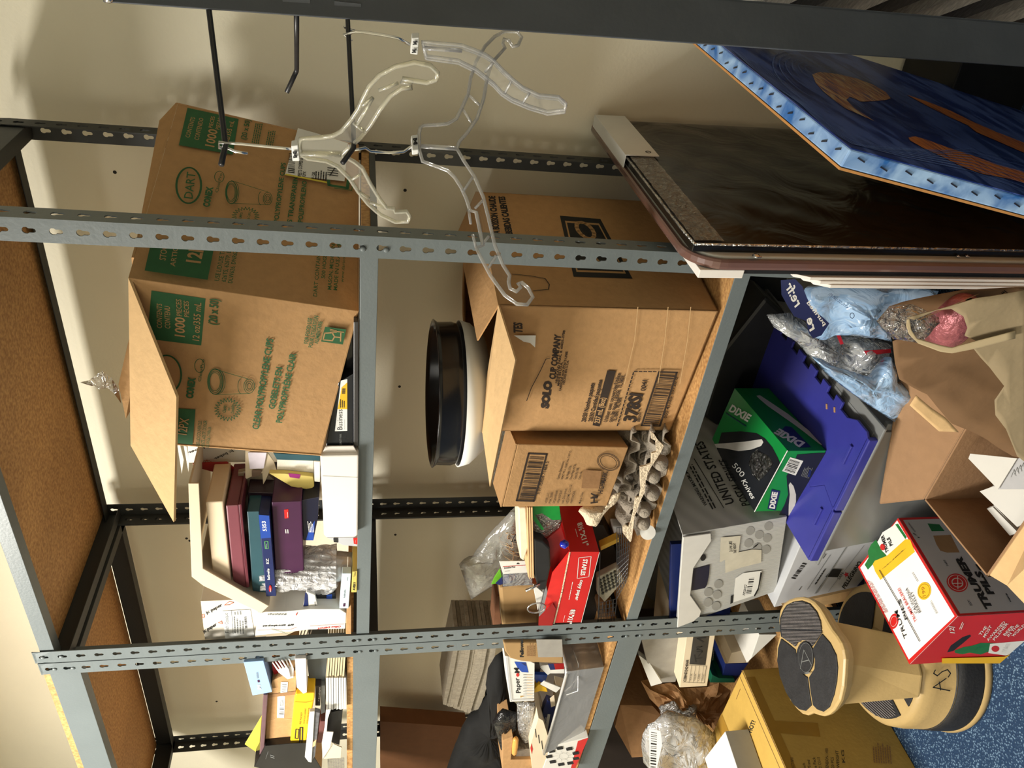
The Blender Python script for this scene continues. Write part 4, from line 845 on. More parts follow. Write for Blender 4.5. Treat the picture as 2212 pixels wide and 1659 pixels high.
mb = MB(); mb.slab([zs(615 + 62 * math.cos(t_ / 24 * 2 * PI), 748 + 122 * math.sin(t_ / 24 * 2 * PI), PT + .001) for t_ in range(24)], (0, 0, .005)); o = obj('tread_pad', mb, RUB, ST, bevel=.002)
P = Print(zs(615, 748, PT + .006), (0, 0, 1)); P.line([z3(575, 830), z3(600, 690), z3(655, 800)], .002, GREY); P.line([z3(585, 780), z3(640, 765)], .002, GREY); P.small(z3(600, 860), z3(650, 850), z3(640, 880), 1, GREY); P.ell(z3(615, 748), z3(668, 748), z3(615, 855), GREY, .0008); P.build(ST, 'embossed_mark')
RIB = mat('lit_rubber_ribs', srgb(112, 106, 104), .6, .15, 60)  # lighter grey paints in the light caught by the tread ridges
def ribs(poly, Z, st, nm='tread_ribs', slope=.06, par=None):
    ys = [p[1] + slope * p[0] * 0 for p in poly]; y = min(ys) + st; mb = MB()
    while y < max(ys) - 3:
        xs = []
        for i in range(len(poly)):
            (xa, ya), (xb, yb_) = poly[i], poly[(i + 1) % len(poly)]
            if (ya - y) * (yb_ - y) < 0: xs.append(xa + (xb - xa) * (y - ya) / (yb_ - ya))
        xs.sort()
        for x0, x1 in zip(xs[::2], xs[1::2]):
            if x1 - x0 > 16: mb.slab([zs(x0 + 6, y, Z), zs(x1 - 6, y + 6, Z), zs(x1 - 6, y + st * .42 + 6, Z), zs(x0 + 6, y + st * .42, Z)], (0, 0, .0018))
        y += st
    return obj(nm, mb, RIB, par or ST)
ribs(pr_, PT + .004, 10.5, par=tp0)
# stem: wide tapered column
SZ = .165
mb = MB()
u1 = zs(870, 785, TZ - .03); u2 = zs(868, 1108, TZ - .03); v1 = zs(1482, 885, SZ); v2 = zs(1462, 1052, SZ)
bkv = V((.045, .075, 0)); mb.hexa([v2, v1, v1 + bkv, v2 + bkv, u2, u1, u1 + bkv * 1.1, u2 + bkv * 1.1]); obj('stem', mb, TAN, ST, bevel=.008, seg=4)
mb = MB(); mb.lathe([(.10, .334), (.075, .32), (.05, .29), (.035, .22), (.034, .17), (.05, .162)], sc + V((.02, .01, 0)), 32); obj('stem_core', mb, TAN, ST, smooth=True)
# lower step drum
mb = MB(); mb.lathe([(.02, SZ), (.150, SZ), (.160, SZ - .003), (.166, SZ - .010), (.172, SZ - .035), (.176, .085), (.178, .082)], sc, 72); obj('lower_step', mb, TAN, ST, smooth=True)
mb = MB(); mb.lathe([(.1755, .085), (.180, .060), (.184, .022), (.184, .018)], sc, 72, cap=False); obj('rubber_bumper', mb, RUB, ST, smooth=True, solid=.003)
mb = MB(); mb.lathe([(.183, .020), (.188, .016), (.190, .009), (.188, .001), (.185, .001)], sc, 72, cap=False); obj('base_rim', mb, TAN, ST, smooth=True)
for i, (a0_, rib_) in enumerate(((-155, 1), (-35, 0), (85, 0))):
    pts = []
    for k in range(15):
        t_ = math.radians(a0_ - 52 + 104 * k / 14); pts.append(sc + V((.148 * math.cos(t_), .148 * math.sin(t_), SZ)))
    for k in range(7):
        t_ = math.radians(a0_ + 40 - 80 * k / 6); pts.append(sc + V((.055 * math.cos(t_), .055 * math.sin(t_), SZ)))
    mb = MB(); mb.slab(pts, (0, 0, .0035)); tpk = obj('tread_pad', mb, RUB, ST, bevel=.0012)
    if rib_:
        mb = MB(); dr = V((math.cos(math.radians(a0_)), math.sin(math.radians(a0_)), 0)); sd = V((-dr.y, dr.x, 0))
        for k in range(14):
            r_ = .062 + k * .006; hw = math.sqrt(max(0, .146 ** 2 - r_ * r_)) * .95; hw = min(hw, r_ * 1.1); p0_ = sc + dr * r_ + V((0, 0, SZ + .0035))
            mb.slab([p0_ - sd * hw, p0_ + sd * hw, p0_ + sd * hw + dr * .0026, p0_ - sd * hw + dr * .0026], (0, 0, .0018))
        obj('tread_ribs', mb, RIB, tpk)
dA = (zs(1600, 980, .12) - sc); dA.z = 0; dA.normalize()
P = Print(sc + dA * .1755 + V((0, 0, .12)), dA); P.line([z3(1668, 990), z3(1545, 965), z3(1640, 900)], .0028, INK); P.line([z3(1600, 985), z3(1590, 925)], .0028, INK); P.line([z3(1560, 838), z3(1548, 862), z3(1575, 880), z3(1610, 850), z3(1650, 835), z3(1672, 862), z3(1655, 890)], .0028, INK); P.build(ST, 'handwritten_mark', 'hand-written black letters AS')
# ================================================================ GREY TOTE WITH BLUE HINGED LID
TOTE = mat('frosted_grey_plastic', srgb(138, 140, 140), .35, .04, 12, trans=.25, spec=.4); LID = mat('royal_blue_plastic', srgb(52, 54, 140), .32, .05, 20)
LZ = .40
A1 = at(1892, 950, Z=LZ); B1 = at(1745, 1200, Z=LZ)
x1, y0_ = A1.x, (A1.y + B1.y) / 2; x0_ = B1.x
tt = thing('storage_tote', 'grey frosted plastic tote with an interlocking royal blue lid under the knives box', 'tote', ((x0_ + x1) / 2, .2, .0))
y1_ = .445; mb = MB(); xi = .03
b8 = [V((x0_ + .045, y0_ + .05, .001)), V((x1 - .035, y0_ + .05, .001)), V((x1 - .035, y1_ - .03, .001)), V((x0_ + .045, y1_ - .03, .001)), V((x0_ + .01, y0_ + .012, LZ - .012)), V((x1 - .002, y0_ + .012, LZ - .012)), V((x1 - .002, y1_, LZ - .012)), V((x0_ + .01, y1_, LZ - .012))]
openbox(tt, 'body', b8, TOTE, .003)
mb = MB(); mb.box(((x0_ + x1) / 2 + .008, (y0_ + y1_) / 2, LZ - .016), (x1 - x0_ + .03, y1_ - y0_ + .02, .006)); obj('rim', mb, TOTE, tt, bevel=.002)
for k in range(4):
    mb = MB(); mb.box((x0_ + .10 + k * .085, y0_ + .028, LZ - .06 - .0), (.05, .012, .03)); obj('rim_rib', mb, TOTE, tt, bevel=.002)
mb = MB(); mb.box((x1 + .012, y0_ + .16, LZ - .05), (.05, .10, .008), Matrix.Rotation(.2, 3, 'Y')); obj('handle', mb, TOTE, tt, bevel=.002)
# two blue lid leaves meeting in a zigzag, teeth along the right edge
seam = [((1680 + 0), 1050)]
ym = lambda t_: y0_ + (y1_ - y0_) * t_
xm = at(1805, 1100, Z=LZ).x
zig = [(xm, 0), (xm + .02, .10), (xm - .022, .17), (xm + .018, .3), (xm - .02, .45), (xm + .02, .6), (xm - .02, .78), (xm + .01, 1)]
r_pts = [V((x, ym(t_), LZ)) for x, t_ in zig]
teeth = []
yy = y1_; n_t = 8; st = (y1_ - y0_ - .08) / n_t
for i in range(n_t): teeth += [V((x1, y1_ - i * st, LZ)), V((x1, y1_ - (i + .5) * st, LZ)), V((x1 - .017, y1_ - (i + .5) * st, LZ)), V((x1 - .017, y1_ - (i + 1) * st, LZ))]
mb = MB(); mb.slab(r_pts[::-1][:0] + r_pts + teeth + [V((x1, y0_ + .05, LZ)), V((x1 - .0, y0_ + .012, LZ)), V((x1 - .01, y0_, LZ))], (0, 0, .006)); leafR = obj('lid_leaf', mb, LID, tt, bevel=.0015)
mb = MB(); mb.slab(r_pts + [V((x0_, y1_, LZ)), V((x0_, y0_, LZ))], (0, 0, .006)); leafL = obj('lid_leaf', mb, LID, tt, bevel=.0015)
for a_, b_, lf_ in ((x0_ + .004, xm - .003, leafL), (xm + .002, x1 - .008, leafR)):
    mb = MB(); mb.box(((a_ + b_) / 2, y0_ - .001, LZ - .006), (b_ - a_, .012, .024)); obj('lid_lip', mb, LID, lf_, bevel=.002)
    mb = MB(); mb.box(((a_ + b_) / 2 + .03, y0_ + .03, LZ + .008), (.05, .008, .006)); obj('lid_latch', mb, LID, lf_, bevel=.001)
for (x, y) in ((1786, 878), (1803, 885)):
    q_ = at(x, y, Z=LZ + .0065); mb = MB(); mb.box(q_, (.012, .005, .003), Matrix.Rotation(.7, 3, 'Z')); o = obj('crumb', mb, mat('tan_crumb', srgb(170, 130, 90), .8), bevel=.001); tag(o, 'small tan crumb lying on the royal blue lid', 'crumb', 'crumbs on the blue lid')
# ================================================================ KNIVES BOX
DXG = mat('bright_green_carton', srgb(20, 130, 60), .3, .05, 20); DXB = mat('black_carton_print', (.012, .014, .018), .25, .2, 20)
N0 = at(1702, 974, Z=.50); e1_ = at(1631, 1105, Z=.50); e3_ = at(1587, 838, Z=.50); hb = .50 - LZ - .0075
t = thing('cutlery_box', 'green and black box of 500 knives lying on the royal blue lid', 'box', N0 - V((.1, -.1, hb)))
o4 = e1_ + (e3_ - N0); T4 = [e1_, N0, e3_, o4]; B4 = [q - V((0, 0, hb)) for q in T4]
hexbox(t, 'carton_body', B4 + T4, DXG, .001)
z5 = zm(1440, 820, 4.367); DXW = mat('white_carton_edge', srgb(220, 220, 216), .5)
def clip(px): return [z5(*q) for q in px]
P = Print(N0, (0, 0, 1))
P.poly(clip([(835, 1245), (1075, 812), (1052, 740), (985, 610), (900, 530), (820, 500), (640, 490), (450, 500), (200, 640), (300, 900)])[0:0] or [e1_, z5(1080, 805), z5(1050, 735), z5(1000, 640), z5(930, 555), z5(850, 505), z5(700, 488), z5(520, 500), o4 + (e1_ - o4) * .15, e1_ + (o4 - e1_) * .02], DXB)
P.poly(clip([(415, 610), (560, 600), (740, 585), (900, 562), (915, 590), (895, 625), (800, 660), (680, 675), (560, 650), (450, 640)]), mat('white_knife_print', srgb(200, 198, 192), .5))
P.text('500', z5(618, 815), z5(708, 925), z5(655, 780), DXW, .0); P.text('Knives', z5(705, 955), z5(805, 1128), z5(748, 940), DXW, .01)
P.text('DIXIE', z5(588, 292), z5(770, 398), z5(622, 236), DXW, .04); P.line([z5(565, 318), z5(755, 440)], .0025, NAVY)
P.line([N0, e1_], .003, DXW); P.build(t)
P2 = Print(N0, (0, 0, 1))
puff('film_window', [onpl(*z5(x, y), N0 + V((0, 0, .001)), V((0, 0, 1))) for x, y in ((770, 790), (800, 700), (850, 660), (960, 720), (1005, 790), (950, 880), (870, 960), (810, 900))], .006, film('black_box_film', (.8, .8, .8), .1, .1, 1.2, 60), t, 3, both=False)
P = Print(N0, e1_ - N0 + (e3_ - N0) * 0 if False else (N0 - e1_).cross(V((0, 0, 1))))
P.poly(clip([(1230, 705), (1440, 690), (1525, 690), (1500, 900), (1350, 1200), (1145, 1285), (1060, 1275), (1110, 1180), (1145, 1080), (1135, 980), (1130, 905), (1190, 800)]), DXB)
P.poly(clip([(1165, 730), (1288, 765), (1215, 903), (1088, 860)]), DXW); P.bars(z5(1110, 855), z5(1160, 745), z5(1205, 885), 18)
P.poly(clip([(990, 1030), (1070, 1050), (1025, 1232), (950, 1215)]), NAVY); P.text('DIXIE', z5(1015, 1215), z5(1045, 1060), z5(968, 1208), DXW, .05)
P.poly(clip([(1165, 965), (1195, 1000), (1218, 1080), (1218, 1150), (1190, 1240), (1188, 1280), (1148, 1280), (1150, 1180), (1160, 1080), (1150, 990)]), MAT['white_knife_print'])
P.small(z5(1265, 905), z5(1310, 800), z5(1340, 930), 6, GREY, 4); P.poly(clip([(1345, 845), (1365, 850), (1350, 915), (1325, 910)]), NAVY); P.line([z5(1475, 825), z5(1365, 1040), z5(1310, 1030)], .001, GREY); P.ell(z5(1500, 808), z5(1508, 812), z5(1498, 818), DXW)
P.build(t)
P = Print(N0, (e3_ - N0).cross(V((0, 0, 1))))
P.poly(clip([(1120, 440), (1180, 450), (1365, 640), (1250, 645), (1090, 470)]), NAVY); P.text('DIXIE', z5(1305, 600), z5(1060, 465), z5(1255, 640), DXW, .05)
P.poly(clip([(845, 155), (880, 150), (1000, 230), (1150, 330), (1300, 450), (1400, 530), (1500, 635), (1440, 610), (1300, 500), (1200, 425), (1050, 320), (950, 250), (880, 190)]), MAT['white_knife_print'])
P.build(t)
# ================================================================ MAIL TOTE (white corrugated plastic, upside print)
MT = mat('white_fluted_plastic', srgb(176, 176, 172), .45, .05, 10, trans=.1)
def fluted(name, col, k=220, ax=0):
    m, t_, b_ = nt(name); N = t_.nodes; L = t_.links; tc = N.new('ShaderNodeTexCoord'); wv = N.new('ShaderNodeTexWave'); wv.bands_direction = 'XYZ'[ax]; wv.inputs['Scale'].default_value = k; L.new(tc.outputs['Object'], wv.inputs[0])
    r = N.new('ShaderNodeValToRGB'); r.color_ramp.elements[0].color = (*[c * .86 for c in col], 1); r.color_ramp.elements[1].color = (*col, 1); L.new(wv.outputs[0], r.inputs[0]); L.new(r.outputs[0], b_.inputs['Base Color']); b_.inputs['Roughness'].default_value = .42
    bp = N.new('ShaderNodeBump'); bp.inputs['Strength'].default_value = .35; bp.inputs['Distance'].default_value = .002; L.new(wv.outputs[0], bp.inputs['Height']); L.new(bp.outputs[0], b_.inputs['Normal']); return m
FL = fluted('white_fluted_plastic_v', srgb(186, 186, 182), 62, 0)
m4 = [at(1676, 1277, Y=.02), at(1700, 1116, Y=.0), at(1475, 1155, Y=-.02)]
_O, _N = plane3(*m4); m4.append(onpl(1461, 1353, _O, _N))
dv = V((.10, .40, 0)); dv = V((.03, .43, -.02))
t = thing('mail_tote', 'white corrugated plastic mail tote with round holes and torn stickers', 'tote', (m4[0] + m4[1]) / 2)
mt8 = [m4[0], m4[1], m4[1] + dv, m4[0] + dv, m4[3], m4[2], m4[2] + dv, m4[3] + dv]
openbox(t, 'body', mt8, FL, .004)
z6 = zm(1400, 1080, 4.424); P = Print(*plane3(m4[0], m4[1], m4[2])); HG = mat('faded_hole_grey', srgb(144, 143, 138), .6, .05, 30)
for x, y in ((1150, 248), (975, 293), (1060, 330), (1137, 362), (958, 410), (1040, 450), (1125, 470), (670, 800), (573, 877), (657, 900), (570, 973), (647, 1008), (935, 520)):
    P.ell(z6(x, y), z6(x + 40, y - 12), z6(x + 8, y + 40), HG)
P.ell(z6(523, 545), z6(548, 530), z6(530, 572), BLACK); P.ell(z6(1025, 432), z6(1045, 420), z6(1010, 450), BLACK)
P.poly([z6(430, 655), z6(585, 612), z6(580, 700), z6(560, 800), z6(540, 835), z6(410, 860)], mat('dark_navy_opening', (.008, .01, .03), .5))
ST1 = mat('old_sticker', srgb(196, 190, 172), .55, .08, 40); P.poly([z6(730, 520), z6(990, 465), z6(1080, 470), z6(1075, 590), z6(880, 640), z6(735, 690)], ST1); P.poly([z6(690, 350), z6(880, 335), z6(860, 490), z6(680, 590)], MAT['faded_hole_grey'] if False else ST1)
P.poly([z6(905, 690), z6(1080, 668), z6(1060, 830), z6(1010, 905), z6(805, 972), z6(830, 740)], LBL); P.bars(z6(930, 890), z6(960, 740), z6(980, 885), 16); P.small(z6(900, 900), z6(925, 760), z6(925, 905), 2); P.poly([z6(1068, 680), z6(1085, 690), z6(1050, 850), z6(1015, 915), z6(1005, 905), z6(1045, 830)], BLACK)
P.text('TARE WEIGHT', z6(838, 500), z6(832, 405), z6(812, 500), INK, .01); P.text('3.1/4 LBS', z6(800, 485), z6(794, 385), z6(772, 485), INK, .01)
P.poly([z6(785, 905), z6(812, 895), z6(805, 970), z6(780, 985)], INK); P.build(t, 'stickers_and_print')
FLT = mat('white_fold_plastic', srgb(206, 204, 198), .42, .03, 30)
mb = MB(); w3 = lambda x, y, Y: onpl(*z6(x, y), _O - _N * .003 if _N.y > 0 else _O + _N * .003, _N)
mb.slab([w3(330, 345, -.03), w3(595, 310, -.035), w3(600, 380, -.035), w3(430, 640, -.04), w3(400, 900, -.05), w3(505, 1050, -.055), w3(480, 1130, -.06), w3(275, 1210, -.06), w3(300, 760, -.045)], (0, -.004, 0)); o = obj('folded_rim', mb, FLT, t, bevel=.0015)
P = Print(*plane3(m4[1], m4[1] + dv, m4[2])); z9 = zm(1340, 900, 3.606); PI_ = mat('dark_grey_print', (.02, .02, .022), .6)
P.text('UNITED STATES', z9(890, 672), z9(640, 190), z9(820, 690), PI_, .02); P.text('WARNING: MAXIMUM', z9(680, 690), z9(520, 420), z9(655, 700), PI_, .02); P.text('POSTAL SERVICE', z9(1010, 690), z9(820, 330), z9(950, 700), PI_, .02)
P.small(z9(745, 712), z9(540, 330), z9(705, 730), 2, PI_, 5); P.line([z9(805, 712), z9(575, 330)], .002, PI_); P.build(t, 'printed_lettering')
o = pbox('binder', 'dark navy folder edge standing behind the white mail tote', 'folder', [at(1452, 1335, Y=.06), at(1455, 1245, Y=.06), at(1450, 1160, Y=.06) * 1, at(1447, 1330, Y=.06)], (0, .2, 0), NAVY, root=True) if False else None
nb = [at(1462, 1350, Y=.02), at(1474, 1172, Y=.02), at(1450, 1176, Y=.02), at(1447, 1352, Y=.02)]
t = thing('folder', 'dark navy folder standing behind the white mail tote', 'folder', nb[0]); mb = MB(); mb.slab([nb[0] - V((0, 0, .15)), nb[1] - V((0, 0, .15)), nb[2], nb[3]], (0, .012, 0)); obj('cover', mb, NAVY, t, bevel=.001)
# ================================================================ SPARKLING WATER CASE
pq = quad([(1877, 1268), (2010, 1135), (1745, 1140), (1672, 1312)], Y=-.005)
t = pbox('beverage_case', 'silver sparkling water case on the floor between the mail tote and the stool', 'case', pq, (.0, .26, 0), SILV)
P = Print(*plane3(pq[0], pq[1], pq[2]))
P.text('PELLEGRINO', z6(1880, 850), z6(2040, 600), z6(1850, 830), INK, .03); P.text('★' if False else 'SAN', z6(1830, 760), z6(1870, 700), z6(1805, 750), INK, 0)
sx, sy = 1892, 712; P.poly([z6(sx + (30 if i % 2 == 0 else 12) * math.cos(i * PI / 5 - .6), sy + (30 if i % 2 == 0 else 12) * math.sin(i * PI / 5 - .6)) for i in range(10)], mat('red_star', srgb(200, 40, 60), .4))
P.bars(z6(1365, 745), z6(1480, 590), z6(1405, 755), 18); P.small(z6(1590, 800), z6(1720, 600), z6(1610, 810), 1); P.small(z6(1435, 860), z6(1470, 810), z6(1450, 862), 1); P.small(z6(1650, 550), z6(1690, 490), z6(1680, 560), 2)
P.line([z6(1520, 850), z6(1740, 520)], .001); P.line([z6(1590, 890), z6(1700, 740)], .001); P.poly([z6(1760, 655), z6(1850, 660), z6(1810, 735), z6(1690, 730)], INK); P.line([z6(1720, 870), z6(2060, 430)], .0012, GREY); P.line([z6(1600, 890), z6(1900, 430)], .0025, GREY)
P.poly([z6(1990, 820), z6(2060, 740), z6(2060, 800)], NAVY); P.build(t)
w2 = [at(1700, 1322, Y=-.02), at(1900, 1285, Y=-.02), at(1900, 1262, Y=-.012), at(1690, 1308, Y=-.012)]
mb = MB(); mb.slab(w2, (.0, .01, 0)); o = obj('bottom_flap', mb, CARDL, t)
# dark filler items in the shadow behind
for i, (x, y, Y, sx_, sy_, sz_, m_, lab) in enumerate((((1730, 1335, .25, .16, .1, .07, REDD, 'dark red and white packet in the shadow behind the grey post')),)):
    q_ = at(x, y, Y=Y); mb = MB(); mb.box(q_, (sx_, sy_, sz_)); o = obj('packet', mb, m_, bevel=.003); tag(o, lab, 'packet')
# ================================================================ WATER PACK IN BLUE FILM
BF = film('pale_blue_film', (.42, .66, 1), .10, .14, .5, 16, .85); CF = film('clear_pack_film', (.9, .94, .98), .12, .1, .8, 24, .4)
zw = zm(1640, 590, 3.867); t = thing('water_pack', 'torn pale blue plastic film pack of water bottles in front of the grey tote', 'water pack', at(1900, 760, Z=.35))
f3 = lambda x, y, Y: at(*zw(x, y), Y=Y)
puff('blue_film', [f3(x, y, -.06) for x, y in ((380, 130), (520, 110), (900, 110), (1100, 130), (1300, 130), (1500, 150), (1250, 300), (1050, 400), (1090, 560), (950, 540), (700, 510), (560, 520), (460, 560), (400, 400), (350, 250))], .03, BF, t, 4, noise=.8)
puff('blue_film', [f3(x, y, -.10) for x, y in ((440, 700), (560, 760), (800, 830), (950, 880), (1020, 800), (1100, 700), (1150, 800), (1150, 900), (1350, 1000), (1400, 1080), (1300, 1170), (1130, 1245), (1050, 1190), (850, 1060), (700, 950), (560, 840))], .02, BF, t, 5, noise=.9)
puff('clear_film', [f3(x, y, -.02) for x, y in ((60, 350), (250, 330), (430, 540), (700, 510), (950, 540), (1110, 600), (1120, 720), (1000, 830), (820, 850), (600, 790), (420, 700), (300, 560), (120, 450))], .035, CF, t, 6, noise=.9)
for i, (x, y, Y) in enumerate(((860, 180, -.03), (900, 740, .03))):
    c_ = f3(x, y, Y); M = (Matrix.Rotation(-.3, 3, 'Z') @ Matrix.Rotation(-1.25, 3, 'Y')) if i == 0 else Matrix.Rotation(1.5, 3, 'X'); mb = MB()
    mb.lathe([(.0, -.09), (.028, -.088), (.031, -.07), (.029, -.02), (.031, .03), (.024, .06), (.012, .078), (.012, .092), (.0, .093)], c_, 24, M, False)
    b_ = obj('bottle', mb, film('pet_bottle', (.85, .9, .93), .12, .06, .3, 20, .05), smooth=True, loc=c_); tag(b_, ('clear water bottle with a blue label at the top of the blue film pack', 'clear water bottle low in the torn blue film pack, beside the paper bag')[i], 'bottle', 'water bottles in the torn pack')
    mb = MB(); mb.lathe([(.0312, -.03), (.0298, -.0), (.0312, .03)], c_, 24, M, False); o = obj('bottle_label', mb, BLUE if i == 0 else NAVY, b_, smooth=True)
    o.parent = b_; bm_ = None
    mb = MB(); mb.lathe([(.013, .08), (.0135, .094), (.0, .0945)], c_, 20, M, False); obj('cap', mb, WHITE, b_, smooth=True)
P = Print(f3(430, 300, -.10), FW * -1 + V((0, 0, .2)))
P.poly([zw(180, 60), zw(300, 50), zw(360, 110), zw(400, 210), zw(450, 310), zw(520, 360), zw(585, 420), zw(560, 460), zw(520, 520), zw(450, 545), zw(415, 500), zw(390, 400), zw(290, 360), zw(240, 280), zw(185, 180)], NAVY)
P.text('re', zw(425, 490), zw(395, 385), zw(480, 455), LBL, .03); P.text('purified', zw(540, 440), zw(395, 250), zw(565, 420), LBL, .02); P.text('re:fr', zw(300, 290), zw(215, 110), zw(360, 240), LBL, .02)
P.text('16.9 FL OZ (1.05 PT)', zw(735, 300), zw(575, 180), zw(755, 285), NAVY, .0); P.ell(zw(775, 355), zw(792, 358), zw(773, 377), NAVY, .001); P.build(t, 'printed_film')
mb = MB(); mb.slab([f3(640, 505, -.06), f3(672, 500, -.06), f3(705, 590, -.06), f3(680, 598, -.06)], (0, .001, 0)); mb2 = obj('red_seal', mb, mat('red_seal_strip', srgb(190, 30, 50), .35), t)
mb = MB(); mb.slab([f3(875, 650, -.06), f3(1100, 635, -.06), f3(1100, 665, -.06), f3(900, 690, -.06)], (0, .001, 0)); obj('red_seal', mb, MAT['red_seal_strip'], t)
# ================================================================ OPEN CARTON WITH RECEIPTS
OB = mat('inner_brown_cardboard', srgb(150, 116, 84), .85, .05, 40, bump=.1); cz = .30
g1 = at(1993, 1085, Z=cz); g2 = at(2138, 1240, Z=cz); gx0 = (g1.x + g2.x) / 2
t = thing('cardboard_carton', 'open brown carton holding paper receipts beside the beer box', 'carton', (gx0 + .15, -.31, 0))
b8 = [V((gx0, g2.y, .001)), V((gx0 + .30, g2.y, .001)), V((gx0 + .30, g1.y, .001)), V((gx0, g1.y, .001))]; b8 += [v + V((0, 0, cz)) for v in b8]
openbox(t, 'carton_body', b8, OB, .004)
zo = zm(1800, 980, 3.77); fo = lambda x, y, **k: at(*zo(x, y), **k)
mb = MB(); mb.slab([b8[7] + V((0, .0, 0)), b8[6], b8[6] + V((.0, .12, .10)), fo(385, 410, Y=g1.y + .10)], (0, .004, 0)); obj('flap', mb, OB, t)
mb = MB(); mb.slab([g2, g2 + V((.25, 0, 0)), at(2260, 1180, Y=g2.y - .09), at(2240, 1330, Y=g2.y - .07), at(2175, 1262, Y=g2.y - .03)], (0, -.003, .002)); obj('flap', mb, CARDL, t)
for i, (pts, Zp, m_, th_, lab) in enumerate((
    ([(1100, 40), (1115, 0), (1495, 38), (1340, 290)], .30, WHITE, .001, 'white folded sheet sticking out of the open receipts carton'),
    ([(1340, 290), (1495, 38), (1600, 30), (1600, 290)], .295, mat('grey_sheet', srgb(176, 176, 178), .6, .04, 50), .001, 'grey printed sheet under the white folded sheet in the open carton'),
    ([(1190, 300), (1300, 262), (1600, 280), (1560, 560), (1500, 590)], .26, SILV, .03, 'bundle of white receipts, upper one in the open carton'),
    ([(1250, 440), (1300, 430), (1500, 640), (1440, 660)], .22, SILV, .02, 'bundle of white receipts, lower one in the open carton'))):
    f_ = [fo(x, y, Z=Zp) for x, y in pts]; r_ = thing('receipt_bundle' if i > 1 else 'paper_sheet', lab, 'paper', f_[0] - V((0, 0, th_)))
    if th_ < .01: sheet(r_, 'sheet', f_, m_, .001, V((0, 0, -1)))
    else:
        n_ = int(th_ / .003)
        mb = MB()
        for k in range(n_): mb.slab([q_ + V((random.uniform(-.002, .002), random.uniform(-.002, .002), -.003 * k)) for q_ in f_], (0, 0, -.0022))
        obj('papers', mb, WHITE, r_)
    if i in (1,):
        P = Print(f_[0], (0, 0, 1))
        for k in range(5): P.line([zo(1450 + k * 26, 190 - k * 22), zo(1475 + k * 26, 130 - k * 18), zo(1490 + k * 24, 180 - k * 18)], .001, GREY)
        P.build(r_)
# ================================================================ PAPER BAG
KB = mat('kraft_paper_outside', srgb(140, 124, 96), .8, .06, 14, bump=.25, bscale=22); KI = mat('kraft_paper_inside', srgb(112, 84, 56), .85, .08, 14, bump=.25, bscale=18)
t = thing('paper_bag', 'open brown kraft paper bag lying on its side above the receipts carton', 'paper bag', at(2190, 900, Z=.2))
def psheet(name, px, m, Y0, kx=0, ky=0, th=.001, crease=.004, seed=0):
    """creased paper sheet: outline by px on a tilted plane"""
    O = at(px[0][0] if False else zw(*px[0])[0], zw(*px[0])[1], Y=Y0); N = V((kx, -1, ky)).normalized()
    bm = bmesh.new(); vs = [bm.verts.new(onpl(*zw(*q_), O, N)) for q_ in px]; es = [bm.edges.new((vs[i], vs[(i + 1) % len(vs)])) for i in range(len(vs))]
    bmesh.ops.triangle_fill(bm, use_beauty=True, edges=es); bmesh.ops.subdivide_edges(bm, edges=bm.edges, cuts=3, use_grid_fill=True)
    for v in bm.verts:
        q_ = v.co; v.co = q_ + N * crease * (math.sin(q_.x * 40 + seed) + math.sin(q_.z * 55 + q_.x * 20 + seed * 2)) * .5
    return obj(name, bm, m, t, solid=th, smooth=True)
psheet('inside_panel', [(1110, 560), (1140, 770), (1170, 890), (1400, 1010), (1480, 1110), (1600, 1240), (1900, 1390), (2120, 1540), (2200, 1560), (2300, 1000), (2200, 500), (1300, 480)], KI, -.30, -.2, .25, seed=1)
psheet('lower_side', [(1255, 1100), (1310, 1018), (1430, 1120), (1560, 1210), (1665, 1325), (1500, 1320)], CARDL, -.35, 0, .3, crease=.001)
psheet('side_panel', [(1080, 280), (1200, 240), (1700, 130), (1900, 120), (2250, 120), (2250, 200), (1800, 200), (1500, 300), (1250, 380), (1230, 420), (1240, 480), (1120, 560), (1060, 400)], KI, -.34, -.1, .2, seed=4)
psheet('front_panel', [(1240, 385), (1500, 300), (1800, 195), (2250, 130), (2250, 1600), (2160, 1540), (2060, 1300), (1975, 1190), (1965, 1060), (2045, 940), (1920, 780), (1850, 710), (1780, 625), (1860, 600), (1720, 530), (1740, 460), (1700, 350), (1600, 290), (1480, 310), (1300, 400)], KB, -.42, -.15, .25, seed=2)
psheet('handle', [(1232, 385), (1255, 378), (1270, 470), (1320, 550), (1500, 600), (1610, 622), (1830, 560), (2140, 480), (2140, 545), (1830, 625), (1610, 668), (1510, 655), (1330, 590), (1250, 510), (1228, 440)], mat('kraft_handle', srgb(176, 158, 124), .75, .04, 30), -.425, -.15, .25, crease=.001, seed=3)
P = Print(at(*zw(1900, 300), Y=-.432) , V((-.15, -1, .25)))
P.text('RECYCLABLE', zw(2240, 280), zw(2045, 140), zw(2212, 300), INK, .03); P.small(zw(2000, 330), zw(1820, 205), zw(1985, 345), 1); P.poly([zw(1940, 240), zw(1965, 238), zw(2010, 240), zw(1990, 252), zw(1985, 268), zw(1955, 262)], INK); P.line([zw(1830, 170), zw(1300, 400)], .0012, EDGE)
P.line([zw(2050, 440), zw(2150, 440), zw(2150, 500)], .0008, EDGE); P.build(t, 'printed_lettering')
pk = at(*zw(1620, 400), Y=-.36); mb = MB(); mb.lathe([(.0, -.05), (.024, -.045), (.03, -.02), (.031, .0), (.029, .02), (.02, .045), (.006, .056)], pk, 28, Matrix.Rotation(1.25, 3, 'Y') @ Matrix.Rotation(.5, 3, 'X'), False)
o = obj('foil_egg', mb, mat('pink_foil', srgb(150, 84, 90), .35, .2, 60, metal=.3, bump=.5, bscale=90), smooth=True); tag(o, 'pink foil wrapped sweet seen through the handle of the kraft paper bag', 'sweet')
